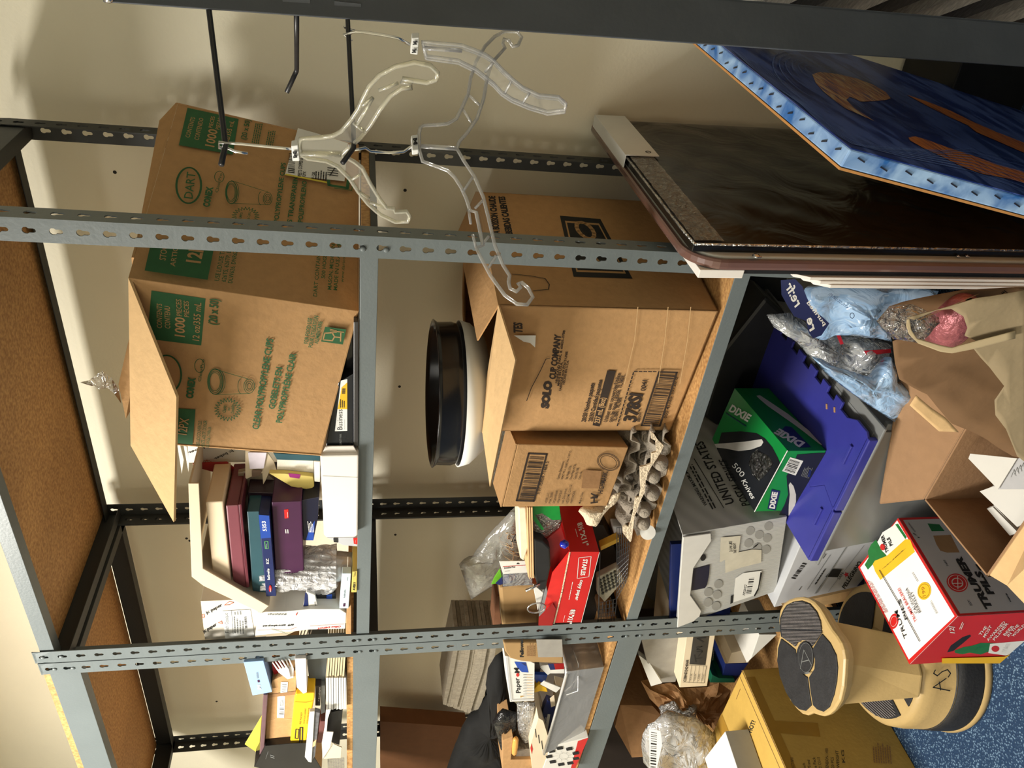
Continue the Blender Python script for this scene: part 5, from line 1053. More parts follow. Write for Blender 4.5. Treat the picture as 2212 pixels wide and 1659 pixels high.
o3 = [at(*zw(x, y), Y=-.39) for x, y in ((980, 400), (1080, 290), (1200, 270), (1350, 290), (1500, 370), (1400, 430), (1330, 540), (1250, 560), (1120, 550), (1040, 470))]
tb = thing('plastic_bag', 'crumpled clear plastic bag spilling out of the kraft paper bag', 'plastic bag', o3[0]); puff('film', o3, .018, film('crinkled_clear_bag', (.95, .93, .9), .1, .1, 1.2, 40, .12), tb, 8, noise=.9)
# ================================================================ LOW LEFT: white box, clear bag, kraft crumple, bin liner box
wa = at(1566, 1580, Z=.424); wb = at(1538, 1617, Z=.424); wc_ = vert(wa, 1636, 1585)
t = thing('white_box', 'plain white box on top of the yellow-brown carton', 'box', (wa.x, wa.y, .353)); hh = .424 - .354
dn_ = V((0, 0, -hh)); fw_ = (at(1592, 1659, Z=.424) - wa); fw_ = fw_ * 1.3; lw = (wb - wa) * 1.6
hexbox(t, 'carton_body', [wa + lw + fw_ + dn_, wa + fw_ + dn_, wa + dn_, wa + lw + dn_, wa + lw + fw_, wa + fw_, wa, wa + lw], mat('white_box_card', srgb(232, 230, 226), .5, .02, 20), .0015)
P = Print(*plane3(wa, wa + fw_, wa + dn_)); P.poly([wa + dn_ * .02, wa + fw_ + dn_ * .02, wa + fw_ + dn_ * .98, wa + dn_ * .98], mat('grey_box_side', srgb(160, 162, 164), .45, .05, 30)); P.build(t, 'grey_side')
zc_ = zm(1340, 1340, 5.2)
lf = lambda x, y, Y: at(*zc_(x, y), Y=Y)
t = thing('plastic_bag', 'puffy clear plastic bag with a barcode label beside the white box', 'plastic bag', lf(700, 1600, .0))
puff('film', [lf(x, y, -.03) for x, y in ((235, 1400), (250, 1280), (310, 1170), (380, 1140), (480, 1100), (640, 1075), (800, 1090), (950, 1170), (1080, 1300), (1100, 1420), (1090, 1550), (1100, 1750), (400, 1760), (260, 1600))], .05, film('puffy_clear_bag', (.96, .95, .94), .10, .08, .9, 20, .5), t, 11, noise=.7)
P = Print(lf(360, 1400, -.085), V((.2, -1, .2))); P.poly([zc_(322, 1215), zc_(450, 1240), zc_(470, 1400), zc_(400, 1700), zc_(330, 1700)], LBL); P.bars(zc_(335, 1680), zc_(345, 1250), zc_(400, 1690), 30); P.build(t, 'barcode_label')
t = pouch('packing_paper', 'crumpled brown packing paper and torn cardboard beside the yellow-brown carton', 'packing paper', [zc_(*q_) for q_ in ((230, 680), (330, 740), (560, 700), (700, 760), (980, 750), (1110, 700), (1240, 790), (1200, 1000), (1080, 1220), (870, 1120), (860, 960), (700, 880), (600, 1000), (430, 980), (330, 880))], .03, mat('crumpled_kraft', srgb(172, 128, 84), .8, .1, 30, bump=.4, bscale=40), 5, Y=.12, noise=.9, part='paper', sm=False)
t = pouch('packing_paper', 'crumpled clear and white wrapping beside the brown packing paper', 'packing paper', [zc_(*q_) for q_ in ((430, 980), (600, 900), (700, 1000), (860, 960), (850, 1100), (640, 1080), (470, 1100))], .02, film('crumple_clear', (.95, .95, .95), .15, .15, 1.2, 40, .5), 7, Y=.08, noise=.9, part='film')
fq = [lf(300, 1520, .1), lf(460, 1100, .1), lf(5, 950, .1), lf(20, 1200, .1)]
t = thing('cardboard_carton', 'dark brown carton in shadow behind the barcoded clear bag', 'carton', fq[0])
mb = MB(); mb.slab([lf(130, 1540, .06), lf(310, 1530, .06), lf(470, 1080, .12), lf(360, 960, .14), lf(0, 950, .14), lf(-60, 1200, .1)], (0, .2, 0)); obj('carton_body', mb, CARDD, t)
# bin liner carton
tq = [lf(1000, 745, .02), lf(1070, 180, -.0), lf(740, 190, .0), lf(625, 690, .02)]
tf = [lf(975, 740, .0), lf(1068, 150, .0), lf(745, 165, .0), lf(665, 755, .0)]
t = pbox('liner_box', 'white carton of bin liners with a black taped hand-written strip', 'box', tf, (0, .25, 0), CREAM)
P = Print(*plane3(tf[0], tf[1], tf[2]))
P.poly([zc_(820, 170), zc_(1000, 170), zc_(955, 500), zc_(775, 492)], mat('black_tape', (.03, .03, .03), .35)); P.line([zc_(850, 465), zc_(835, 385)], .004); P.line([zc_(840, 425), zc_(915, 420)], .004); P.line([zc_(875, 400), zc_(920, 350), zc_(860, 350)], .003); P.line([zc_(920, 340), zc_(860, 320), zc_(915, 290), zc_(855, 300)], .003); P.line([zc_(930, 240), zc_(865, 200), zc_(960, 190)], .004)
P.text('CEBHD242406R', zc_(735, 685), zc_(768, 440), zc_(705, 683), INK, .02); P.line([zc_(700, 690), zc_(940, 700), zc_(965, 510), zc_(760, 500)], .0012, INK)
for k in range(4): P.line([zc_(770 + 45 * k, 695), zc_(800 + 45 * k, 500)], .0008, INK); P.text(('24 X 24', '8 GALLON', '1,000', '50 ROLLS')[k], zc_(792 + 45 * k, 672), zc_(805 + 45 * k, 600), zc_(775 + 45 * k, 670), INK, .0)
P.small(zc_(1030, 440), zc_(1050, 260), zc_(1045, 440), 1); P.build(t)
sq = [lf(350, 740, .04), lf(560, 690, .04), lf(660, 200, .1), lf(250, 215, .1)]
t = thing('document_sleeve', 'clear sleeve of white papers beside the bin liner carton', 'sleeve', sq[0]); mb = MB(); mb.slab([lf(345, 740, .03), lf(470, 705, .03), lf(330, 480, .05), lf(205, 390, .06)], (0, .02, 0)); obj('white_edge', mb, WHITE, t); mb = MB(); mb.slab([lf(440, 700, .05), lf(620, 690, .05), lf(690, 190, .05), lf(240, 220, .05), lf(300, 470, .05)], (0, .015, 0)); obj('sleeve', mb, mat('dull_grey_sleeve', srgb(146, 142, 134), .35, .12, 30), t)
for i, (pts, Y, m_, nm, lab, ct) in enumerate((
    ([(1420, 480), (1760, 160), (1560, 160), (1470, 420)], -.0, WHITE, 'white_carton', 'white carton with a recycling mark behind the stool top', 'carton'),
    ([(1175, 485), (1440, 475), (1520, 320), (1400, 330), (1250, 370), (1210, 480)], .06, CREAM, 'folded_card', 'folded pale card between the white carton and the bin liner carton', 'card'),
    ([(1130, 690), (1290, 690), (1440, 480), (1180, 490)], .1, NAVY, 'navy_box', 'navy blue box above the yellow-brown carton', 'box'),
    ([(1010, 700), (1290, 700), (1280, 655), (1110, 650), (1030, 610)], .09, mat('dark_green_plastic', srgb(20, 90, 66), .4), 'green_folder', 'thin green folder under the navy box', 'folder'))):
    f_ = [lf(x, y, Y) for x, y in pts]; o_ = thing(nm, lab, ct, f_[0]); mb = MB(); mb.slab(f_, (0, .12, 0)); obj('body', mb, m_, o_, bevel=.001)
# ================================================================ SHELF ITEMS
def item(name, label, cat, zz, pts, Y, dp, m, part='body', group=None, dv=None, bevel=.001, root=None):
    f_ = [at(*zz(x, y), Y=Y) for x, y in pts]; t_ = root or thing(name, label, cat, min(f_, key=lambda q: q.z), group)
    mb = MB(); mb.slab(f_, dv or (0, dp, 0)); obj(part, mb, m, t_, bevel=bevel); return t_, f_
def face(f_): return Print(*plane3(f_[0], f_[1], f_[2]))
zA = zm(380, 950, 5.53); zB = zm(380, 1200, 5.53); zC = zm(480, 1380, 5.53); zD = zm(960, 1080, 5.53); zE = zm(930, 1370, 5.53); zF = zm(0, 1059, 2.765); zG = zm(1260, 900, 5.53); zH = zm(0, 500, 2.765)
BUFF = mat('buff_paper', srgb(206, 188, 150), .75, .05, 30); TEAL = mat('teal_board', srgb(40, 78, 88), .4, .06, 20); PURP = mat('purple_carton', srgb(66, 28, 62), .35, .08, 20); LBLUE = mat('light_blue_carton', srgb(150, 182, 222), .4, .04, 20)
# ---- middle shelf, right bay
for i, pts in enumerate(([(15, 60), (50, 60), (95, 240), (70, 412)], [(90, 70), (130, 80), (160, 250), (150, 392)])):
    item('envelope', ('thin white envelope sticking out nearest the big carton flap', 'thin white envelope beside the wrapped paper ream')[i], 'envelope', zA, pts, .22, .002, WHITE)
t, f_ = item('paper_ream', 'white wrapped ream of printing paper standing behind the green printed carton', 'paper ream', zA, [(135, 30), (830, 80), (835, 268), (155, 276)], .14, .16, WHITE)
P = face(f_); JR = mat('rust_logo', srgb(190, 90, 60), .6); P.text('jc paper', zA(690, 130), zA(465, 235), zA(670, 105), INK, .02); P.text('paper', zA(345, 90), zA(150, 165), zA(330, 65), INK, .02); P.line([zA(310, 262), zA(370, 235), zA(430, 262)], .001, JR); P.line([zA(340, 275), zA(370, 240), zA(400, 275)], .001, JR); P.build(t)
t, f_ = item('folder', 'glossy red folder leaning beside the wrapped paper ream', 'folder', zA, [(200, 285), (610, 270), (760, 395), (730, 462), (205, 322)], .125, .004, REDD)
t, f_ = item('document_holder', 'clear plastic document holder under the torn envelopes', 'holder', zA, [(740, 395), (830, 380), (1100, 420), (1260, 545), (1180, 570), (800, 580), (745, 570)], .10, .012, mat('dull_clear_plastic', srgb(170, 158, 140), .25, .08, 30, trans=.3))
t, f_ = item('torn_envelope', 'torn open cream envelope with ragged edges in the middle of the shelf', 'envelope', zA, [(828, 130), (1095, 150), (1170, 260), (1210, 384), (1120, 375), (1075, 480), (1042, 540), (1030, 400), (905, 440), (828, 480)], .085, .003, CREAM)
item('', '', '', zA, [(860, 150), (1085, 155), (1050, 345), (880, 350)], .080, .002, mat('pale_mauve_paper', srgb(222, 214, 226), .6), 'inner_sheet', root=t)
item('', '', '', zA, [(905, 365), (1035, 370), (1000, 430), (905, 455)], .079, .002, mat('envelope_inside_brown', srgb(110, 90, 74), .8), 'inside', root=t)
t, f_ = item('notebook', 'teal covered notebook seen from its white page edges', 'notebook', zA, [(1210, 235), (1645, 250), (1645, 440), (1440, 420), (1205, 378)], .075, .14, mat('page_edges', srgb(226, 222, 208), .75, .08, 160, stretch=(1, 1, 8)))
item('', '', '', zA, [(1160, 160), (1725, 190), (1720, 256), (1205, 238)], .072, .145, TEAL, 'cover', root=t)
t, f_ = item('note_pack', 'pack of yellow sticky notes in clear wrap with a purple sticker', 'note pack', zA, [(1110, 400), (1300, 405), (1640, 440), (1650, 560), (1600, 598), (1380, 560)], .062, .012, mat('yellow_notes', srgb(214, 196, 112), .6, .05, 30))
item('', '', '', zA, [(1340, 400), (1490, 415), (1475, 465), (1360, 450)], .060, .001, mat('purple_sticker', srgb(140, 40, 110), .4), 'sticker', root=t)
item('folder', 'dark red folder lying under the yellow sticky notes', 'folder', zA, [(1260, 572), (1640, 602), (1650, 560), (1665, 600), (1622, 680), (1500, 650)], .07, .01, REDD)
item('card', 'thin white card with small print against the white box', 'card', zA, [(1648, 255), (1722, 262), (1722, 505), (1655, 500)], .055, .003, WHITE)
# cream carton lying open: wraparound flap and inner box
t, f_ = item('cream_carton', 'cream open carton on its side with one flap bent outward', 'carton', zF, [(1125, -40), (1187, -40), (1212, 468), (1605, 692), (1560, 735), (1215, 572), (1145, 518)], -.01, .004, CREAM, 'bent_flap')
q_ = [at(*zF(x, y), Y=-.008) for x, y in ((1125, -40), (1145, 518))]; mb = MB(); mb.slab([q_[0], q_[1], q_[1] + V((0, .24, 0)), q_[0] + V((0, .24, 0))], (0, 0, -.004)); obj('top_wall', mb, CREAM, t)
q_ = [at(*zF(x, y), Y=.0) for x, y in ((1187, 460), (1600, 690))]; mb = MB(); mb.slab([q_[0], q_[1], q_[1] + V((0, .2, 0)), q_[0] + V((0, .2, 0))], (0, 0, -.003)); obj('side_wall', mb, CREAM, t)
t, f_ = item('cream_tray', 'small cream box lid stacked on the maroon tray', 'box', zF, [(1228, 72), (1332, 66), (1382, 555), (1272, 515)], .01, .12, mat('cream_tray_card', srgb(222, 202, 172), .7, .03, 20), bevel=.003)
t, f_ = item('letter_tray', 'maroon plastic letter tray between the cream box and the teal box', 'tray', zF, [(1348, 92), (1425, 88), (1472, 585), (1395, 575)], .012, .13, mat('dusty_maroon_plastic', srgb(122, 66, 76), .3, .05, 20), bevel=.003)
item('', '', '', zF, [(1425, 86), (1442, 84), (1490, 578), (1472, 585)], .006, .13, MARO, 'lip', root=t)
item('binder', 'teal grey binder standing between the maroon tray and the navy label box', 'binder', zF, [(1475, 128), (1548, 126), (1592, 615), (1508, 602)], .012, .12, TEAL, bevel=.002)
t, f_ = item('label_box', 'navy label box printed 5353 standing upright', 'box', zF, [(1545, 145), (1608, 150), (1650, 632), (1590, 636)], .004, .08, NAVY)
P = face(f_); P.poly([zF(1545, 146), zF(1608, 151), zF(1618, 282), zF(1558, 287)], BLUE); P.text('5353', zF(1593, 243), zF(1586, 183), zF(1571, 243), LBL, .02); P.line([zF(1582, 303), zF(1600, 303), zF(1602, 347), zF(1585, 348)], .001, mat('lime_print', srgb(120, 210, 110), .5), True); P.small(zF(1593, 345), zF(1590, 308), zF(1596, 345), 1, LBL); P.text('EZ', zF(1606, 438), zF(1604, 405), zF(1591, 438), LBL, .01); P.text('labels', zF(1612, 532), zF(1608, 465), zF(1598, 532), LBL, .02); P.ell(zF(1614, 585), zF(1622, 585), zF(1614, 605), RED); P.small(zF(1616, 605), zF(1610, 568), zF(1622, 605), 1, LBL); P.build(t)
t, f_ = item('software_box', 'dark purple carton with a small red and white label', 'box', zF, [(1622, 72), (1800, 66), (1815, 480), (1650, 600)], .02, .12, PURP, bevel=.002)
P = face(f_); P.poly([zF(1697, 115), zF(1722, 112), zF(1724, 165), zF(1700, 168)], RED); P.small(zF(1718, 160), zF(1716, 118), zF(1722, 160), 1, LBL); P.small(zF(1705, 255), zF(1702, 225), zF(1730, 255), 2, LBL, 3); P.build(t)
item('software_box', 'second dark purple carton behind the labelled one', 'box', zF, [(1480, 10), (1790, 20), (1800, 62), (1620, 66), (1480, 120)], .06, .10, mat('near_black_purple', srgb(34, 14, 30), .4), bevel=.002)
t, f_ = item('software_box', 'dark navy carton with a bright blue corner between the purple carton and white box', 'box', zF, [(1802, 60), (1905, 40), (1900, 160), (1872, 300), (1812, 300)], .03, .10, mat('midnight_print', srgb(8, 12, 40), .35))
P = face(f_); P.poly([zF(1880, 180), zF(1872, 298), zF(1826, 298), zF(1845, 240)], BLUE); P.small(zF(1845, 250), zF(1835, 180), zF(1880, 250), 4, LBL, 6); P.build(t)
# white box
t, f_ = item('white_box', 'plain white carton standing upright at the front edge of the middle shelf', 'box', zA, [(1722, 190), (2182, 182), (2172, 1140), (2140, 1166), (1795, 1170), (1768, 1140)], -.015, .15, mat('warm_white_card', srgb(238, 232, 222), .5, .01, 20), 'carton_body', bevel=.003)
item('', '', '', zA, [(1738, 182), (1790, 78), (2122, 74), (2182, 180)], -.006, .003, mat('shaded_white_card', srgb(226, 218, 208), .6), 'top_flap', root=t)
P = face(f_); P.line([zA(1745, 430), zA(2180, 448)], .0007, GREY); P.build(t, 'crease')
# nested cups in a bag
cb = at(775, 1222, Y=.055); cb.z = 1.4195; t = thing('cup_stack', 'stack of nested clear plastic cups in a crinkled bag at the front of the shelf', 'cup stack', cb)
CUPM = film('clear_cup_plastic', (.97, .97, .98), .06, .1, .1, 20, .3); hstk = (at(600, 1222, Y=.055).z - cb.z)
mb = MB(); mb.lathe([(.0, .001), (.030, .001), (.031, .004), (.040, .075)], cb, 36, None, False); obj('bottom_cup', mb, CUPM, t, smooth=True)
for k in range(22):
    z_ = .055 + k * (hstk - .07) / 22; r_ = .0375 + .004 * min(1, k / 10); mb = MB(); mb.lathe([(r_ - .001, z_), (r_ + .0012, z_ + .0012), (r_ + .0012, z_ + .003), (r_ - .002, z_ + .0035), (r_ - .003, z_ - .002)], cb, 32, None, False); obj('cup', mb, CUPM, t, smooth=True)
mb = MB(); rn = random.Random(3)
def bagf(u, v):
    a_ = 2 * PI * u; z_ = .045 + (hstk - .01) * v; r_ = .046 + .004 * math.sin(9 * a_ + 12 * v) + .003 * math.sin(23 * a_ - 7 * v) + (.012 * max(0, v - .75) * math.sin(5 * a_))
    return cb + V((r_ * math.cos(a_), r_ * math.sin(a_), z_))
mb.grid(bagf, 72, 14, True); obj('bag', mb, film('crinkle_bag', (.98, .97, .98), .05, .12, .7, 40, .6, fk=.6), t, smooth=True)
pouch('plastic_bag', 'loose end of the crinkled cup bag hanging from the side of the cup stack', 'plastic bag', [zB(*q) for q in ((1505, 340), (1650, 290), (1900, 250), (1960, 330), (1880, 450), (1750, 480), (1660, 460), (1560, 430))], .012, MAT['crinkle_bag'], 9, Y=.045, noise=.9, part='film')
# label boxes by the cups
t, f_ = item('label_pack', 'blue and white label pack leaning beside the cup stack', 'label pack', zB, [(1560, 430), (1660, 470), (1725, 720), (1590, 722), (1500, 690), (1530, 560)], .01, .008, WHITE)
P = face(f_); P.poly([zB(1545, 430), zB(1575, 470), zB(1590, 720), zB(1505, 690), zB(1530, 560)], NAVY); P.text('5267', zB(1632, 690), zB(1622, 600), zB(1604, 690), INK, .0); P.small(zB(1660, 600), zB(1650, 530), zB(1680, 600), 3); P.poly([zB(1630, 670), zB(1655, 668), zB(1658, 700), zB(1634, 702)], INK); P.build(t)
t, f_ = item('ink_box', 'black box with a blue stripe behind the label pack', 'box', zB, [(1670, 480), (1900, 450), (1950, 700), (1880, 715), (1730, 715)], .03, .06, mat('black_carton_print', (0, 0, 0)))
P = face(f_); P.poly([zB(1800, 470), zB(1865, 460), zB(1875, 712), zB(1790, 708)], BLUE); P.small(zB(1750, 560), zB(1740, 500), zB(1752, 560), 1, LBL); P.poly([zB(1740, 612), zB(1790, 606), zB(1788, 700), zB(1745, 700)], LBL); P.build(t)
t, f_ = item('label_box', 'pale blue and white label box at the bottom of the cup stack', 'box', zB, [(1985, 215), (2092, 215), (2062, 632), (1952, 632)], .0, .02, mat('ice_blue_card', srgb(206, 226, 232), .4, .02, 20))
P = face(f_); P.text('labels', zB(2020, 500), zB(2028, 405), zB(2000, 500), INK, 0); P.poly([zB(2000, 568), zB(2025, 568), zB(2022, 606), zB(1996, 606)], PURP); P.small(zB(2050, 300), zB(2056, 240), zB(2040, 300), 1); P.build(t)
t, f_ = item('label_box', 'yellow label box lying flat at the front edge of the middle shelf', 'box', zB, [(2108, 195), (2166, 185), (2160, 440), (2096, 442)], -.002, .10, mat('straw_yellow', srgb(206, 186, 96), .45))
P = face(f_); P.text('AVERY', zB(2138, 415), zB(2148, 315), zB(2112, 415), INK, .03); P.text('Laser', zB(2140, 245), zB(2150, 190), zB(2118, 245), INK, 0); P.build(t)
t, f_ = item('ink_box', 'small box with a red patch under the white carton', 'box', zA, [(1800, 1168), (2168, 1166), (2168, 1275), (2000, 1262)], .01, .05, SILV); P = face(f_); P.poly([zA(2118, 1170), zA(2168, 1168), zA(2168, 1248), zA(2125, 1240)], RED); P.small(zA(2140, 1235), zA(2150, 1180), zA(2144, 1235), 1, LBL); P.poly([zA(1880, 1170), zA(1935, 1170), zA(1938, 1225), zA(1885, 1220)], INK); P.build(t)
# paper reams, left end
t, f_ = item('paper_ream', 'wrapped ream of printing paper standing on the labelled ream at the shelf end', 'paper ream', zB, [(345, 345), (420, 380), (690, 525), (300, 530)], .16, .16, mat('wrapped_ream_white', srgb(214, 206, 192), .6, .02, 20)); P = face(f_); P.text('paper', zB(412, 440), zB(470, 540), zB(445, 440), INK, .03); P.line([zB(345, 360), zB(400, 420), zB(410, 370)], .0015, JR); P.build(t)
t, f_ = item('paper_ream', 'wrapped ream of printing paper with a big white product sticker at the shelf end', 'paper ream', zB, [(295, 545), (690, 530), (870, 560), (1000, 690), (945, 985), (345, 1005)], .03, .22, MAT['wrapped_ream_white'])
P = face(f_); P.text('jc paper', zB(365, 700), zB(555, 598), zB(350, 670), INK, .03); P.text('jc paper', zB(330, 925), zB(490, 832), zB(315, 890), INK, .03); P.line([zB(580, 590), zB(640, 545), zB(690, 560), zB(640, 585)], .0015, JR, True); P.line([zB(505, 800), zB(545, 780), zB(555, 812)], .0012, JR, True); P.line([zB(312, 700), zB(335, 698), zB(340, 738), zB(318, 740)], .0012, JR, True)
P.poly([zB(550, 660), zB(890, 640), zB(940, 960), zB(590, 985)], LBL); P.text('Finch Opaque', zB(635, 918), zB(620, 682), zB(592, 918), INK, 0); P.line([zB(685, 930), zB(665, 650)], .0008); P.small(zB(700, 920), zB(690, 720), zB(830, 930), 4, GREY, 2); P.bars(zB(825, 865), zB(815, 720), zB(855, 862), 24); P.small(zB(700, 700), zB(695, 655), zB(800, 700), 3, GREY, 8); P.build(t)
t, f_ = item('envelope_box', 'white box of number nine envelopes with an office store name in red', 'box', zB, [(1000, 690), (1080, 672), (1300, 668), (1600, 640), (1960, 640), (2035, 690), (2022, 875), (1600, 885), (945, 960)], .0, .18, WHITE)
P = face(f_); P.text("#9 envelopes", zB(1410, 818), zB(1035, 835), zB(1408, 838), INK, .03); P.text('Office DEPOT', zB(1970, 838), zB(1690, 860), zB(1968, 855), RED, .03); P.line([zB(975, 890), zB(1370, 880), zB(1440, 855)], .0008, JR); P.line([zB(1600, 840), zB(2010, 815)], .0008, REDD); P.small(zB(1320, 690), zB(1030, 690), zB(1318, 715), 2, GREY, 3); P.line([zB(1140, 870), zB(1250, 900), zB(1360, 940)], .001, GREEN); P.line([zB(1160, 890), zB(1320, 935)], .0008, GREY); P.poly([zB(1430, 700), zB(1455, 665), zB(1440, 715)], RED); P.build(t)
item('cardboard_strip', 'narrow brown cardboard strip beside the envelope box', 'cardboard', zB, [(2040, 640), (2095, 600), (2095, 940), (2030, 940)], .0, .06, CARD)
# plastic forks by the post
def forks(zz, pts, Y, label, tip):
    t_ = thing('plastic_fork', label, 'fork', at(*zz(*pts[0]), Y=Y)); 
    A, B = at(*zz(*pts[0]), Y=Y), at(*zz(*pts[1]), Y=Y); d_ = (B - A); L_ = d_.length; d_.normalize(); s_ = d_.cross(V((0, 1, 0))).normalized()
    mb = MB(); mb.slab([A - s_ * .004, A + s_ * .004, A + s_ * .013 + d_ * L_ * .45, A + s_ * .013 + d_ * L_ * .6, A - s_ * .013 + d_ * L_ * .6, A - s_ * .013 + d_ * L_ * .45], (0, .002, 0)); obj('handle', mb, tip, t_, bevel=.0006)
    for k in range(4):
        o_ = s_ * (-.0112 + k * .0075); mb = MB(); mb.slab([A + d_ * L_ * .58 + o_ - s_ * .0018, A + d_ * L_ * .58 + o_ + s_ * .0018, B + o_ + s_ * .001, B + o_ - s_ * .001], (0, .002, 0)); obj('tine', mb, tip, t_)
    return t_
FORK = mat('white_fork_plastic', srgb(232, 224, 216), .35, .02, 20)
forks(zB, [(1480, 1160), (1575, 860)], .052, 'beige plastic fork poking up behind the grey post', mat('beige_fork', srgb(160, 146, 130), .4))
forks(zC, [(800, 480), (655, 270)], -.01, 'white plastic fork on the red card pack, tines upward', FORK); forks(zC, [(830, 470), (740, 250)], -.004, 'white plastic fork behind the other one on the red card pack', FORK)
# under the big carton: envelope boxes
t, f_ = item('envelope_box', 'black box with a white and yellow business envelope label under the big carton', 'box', zH, [(2020, 905), (2110, 850), (2110, 1282), (1945, 1290)], .0, .2, mat('black_carton_print', (0, 0, 0)))
P = face(f_); P.poly([zH(2036, 890), zH(2074, 880), zH(2074, 1190), zH(2000, 1192)], LBL); P.poly([zH(2030, 990), zH(2040, 930), zH(2074, 900), zH(2074, 1060), zH(2016, 1060)], YEL); P.text('Business', zH(2045, 1182), zH(2045, 1062), zH(2014, 1182), INK, 0); P.bars(zH(2042, 968), zH(2044, 935), zH(2062, 968), 10); P.small(zH(2058, 1180), zH(2058, 1100), zH(2060, 1180), 1); P.small(zH(2030, 1050), zH(2030, 1000), zH(2064, 1050), 3, INK, 2); P.text('QUALITY PARK', zH(2040, 1275), zH(2040, 1205), zH(2028, 1275), GREY, 0); P.build(t)
item('envelope_box', 'flat dark grey box at the bottom of the pile under the big carton', 'box', zH, [(2112, 540), (2140, 540), (2140, 1282), (2112, 1290)], .0, .22, mat('dark_grey_glossy', srgb(60, 58, 58), .3))
item('envelope_box', 'black box wedged under the corner of the big green printed carton', 'box', zH, [(2070, 740), (2108, 560), (2110, 850), (2060, 880)], .03, .18, GLOSSBLACK)
# ---- middle shelf, left bay
t, f_ = item('tissue_box', 'light blue carton on top of the pile beside the white forks', 'box', zC, [(255, 280), (492, 262), (597, 636), (362, 678)], -.01, .07, LBLUE)
P = face(f_); P.text('M', zC(462, 600), zC(455, 545), zC(428, 600), LBL, .08); P.poly([zC(420, 490), zC(445, 488), zC(450, 515), zC(425, 518)], PURP); P.small(zC(415, 470), zC(405, 375), zC(440, 468), 2, GREY, 3); P.build(t)
item('card_pack', 'dark red playing card style packet under the white forks', 'packet', zC, [(590, 275), (640, 330), (770, 380), (780, 470), (700, 500), (640, 470), (600, 380)], .015, .02, REDD)
t, f_ = item('cardboard_carton', 'small taped brown carton with two barcode stickers beside the bright yellow box', 'carton', zC, [(545, 665), (600, 500), (885, 370), (878, 650), (815, 1262), (512, 1278)], .0, .12, CARD)
P = face(f_); P.poly([zC(660, 680), zC(750, 682), zC(740, 942), zC(655, 940)], LBL); P.bars(zC(680, 910), zC(684, 820), zC(735, 912), 12); P.small(zC(690, 800), zC(695, 700), zC(740, 800), 4, GREY); P.poly([zC(702, 512), zC(785, 512), zC(778, 640), zC(695, 640)], LBL); P.bars(zC(710, 625), zC(716, 530), zC(765, 628), 12); P.poly([zC(545, 660), zC(878, 620), zC(876, 660), zC(548, 700)], CARDD); P.line([zC(540, 990), zC(660, 940), zC(840, 960)], .0008, CARDL); P.build(t)
item('foam_block', 'white speckled foam block standing beside the white forks', 'foam block', zC, [(868, 238), (1002, 235), (1012, 640), (968, 656), (890, 580)], -.012, .04, mat('speckled_white', srgb(236, 230, 226), .7, .1, 120))
item('shade_panel', 'dark grey box behind the speckled foam block', 'box', zC, [(1010, 228), (1252, 222), (1228, 562), (1045, 560)], .03, .1, mat('slate_grey_card', srgb(86, 92, 94), .5, .05, 20))
for i in range(7):
    a_ = 1262 + i * 31; item('kraft_envelope', 'kraft envelope in the stack next to the white envelopes', 'envelope', zC, [(a_, 215), (a_ + 24, 215), (a_ + 20 - 14, 460), (a_ - 14, 462)], -.002 + .001 * (i % 3), .1, BUFF, 'paper', 'kraft envelopes stacked on the middle shelf', bevel=0)
for i in range(8):
    a_ = 1242 + i * 30; item('white_envelope', 'white envelope in the stack below the kraft envelopes', 'envelope', zC, [(a_, 466), (a_ + 24, 464), (a_ + 26 + 2 * (i % 2), 830 + 8 * (i % 3)), (a_ + 2, 846 - 6 * (i % 2))], -.006 + .001 * (i % 2), .12, WHITE, 'paper', 'white envelopes stacked on the middle shelf', bevel=0)
t, f_ = item('note_pocket_box', 'bright yellow box of file pockets with black printing', 'box', zC, [(858, 752), (880, 664), (1000, 648), (1106, 645), (1104, 710), (1092, 760), (1002, 1240), (900, 1242), (812, 1225)], -.012, .05, YEL, bevel=.003)
P = face(f_); P.text('FILE POCKET', zC(940, 1020), zC(960, 880), zC(920, 1015), INK, 0); P.text('POCHETTE DE CLASSEMENT', zC(985, 1015), zC(1005, 830), zC(967, 1010), INK, 0); P.text('BOLSILLO PARA ARCHIVAR', zC(1020, 1010), zC(1045, 825), zC(1003, 1005), INK, 0); P.line([zC(880, 1075), zC(870, 1185), zC(905, 1190), zC(915, 1080)], .002, INK, True); P.line([zC(930, 1055), zC(960, 1055), zC(955, 1215), zC(925, 1210)], .003, INK, True); P.line([zC(860, 750), zC(1000, 755), zC(1092, 735)], .0012, mat('orange_fold', srgb(190, 120, 20), .5)); P.build(t)
t, f_ = item('envelope_box', 'narrow black box with white lettering between the yellow box and the envelopes', 'box', zC, [(1112, 565), (1182, 562), (1172, 800), (1112, 800)], .01, .05, mat('charcoal_card', srgb(52, 46, 46), .4)); P = face(f_); P.text('7 Envelopes', zC(1165, 745), zC(1172, 575), zC(1145, 745), LBL, 0); P.build(t)
item('shade_panel', 'grey and dusty pink striped box beside the envelope stack', 'box', zC, [(1182, 562), (1228, 560), (1232, 880), (1178, 900)], .015, .05, GREY); item('shade_panel', 'dusty pink clear topped box under the marker pack', 'box', zC, [(1172, 985), (1235, 985), (1200, 1245), (1130, 1240)], .01, .05, mat('dusty_pink', srgb(168, 110, 108), .45)); 
t, f_ = item('marker_pack', 'slim white and clear marker pack standing in front of the yellow box', 'marker pack', zC, [(1045, 872), (1105, 868), (1068, 1478), (1030, 1472), (988, 1415)], -.03, .01, WHITE)
item('', '', '', zC, [(1105, 868), (1168, 885), (1110, 1400), (1062, 1478)], -.026, .012, mat('smoked_clear_plastic', srgb(96, 96, 100), .2, .3, 60), 'window', root=t)
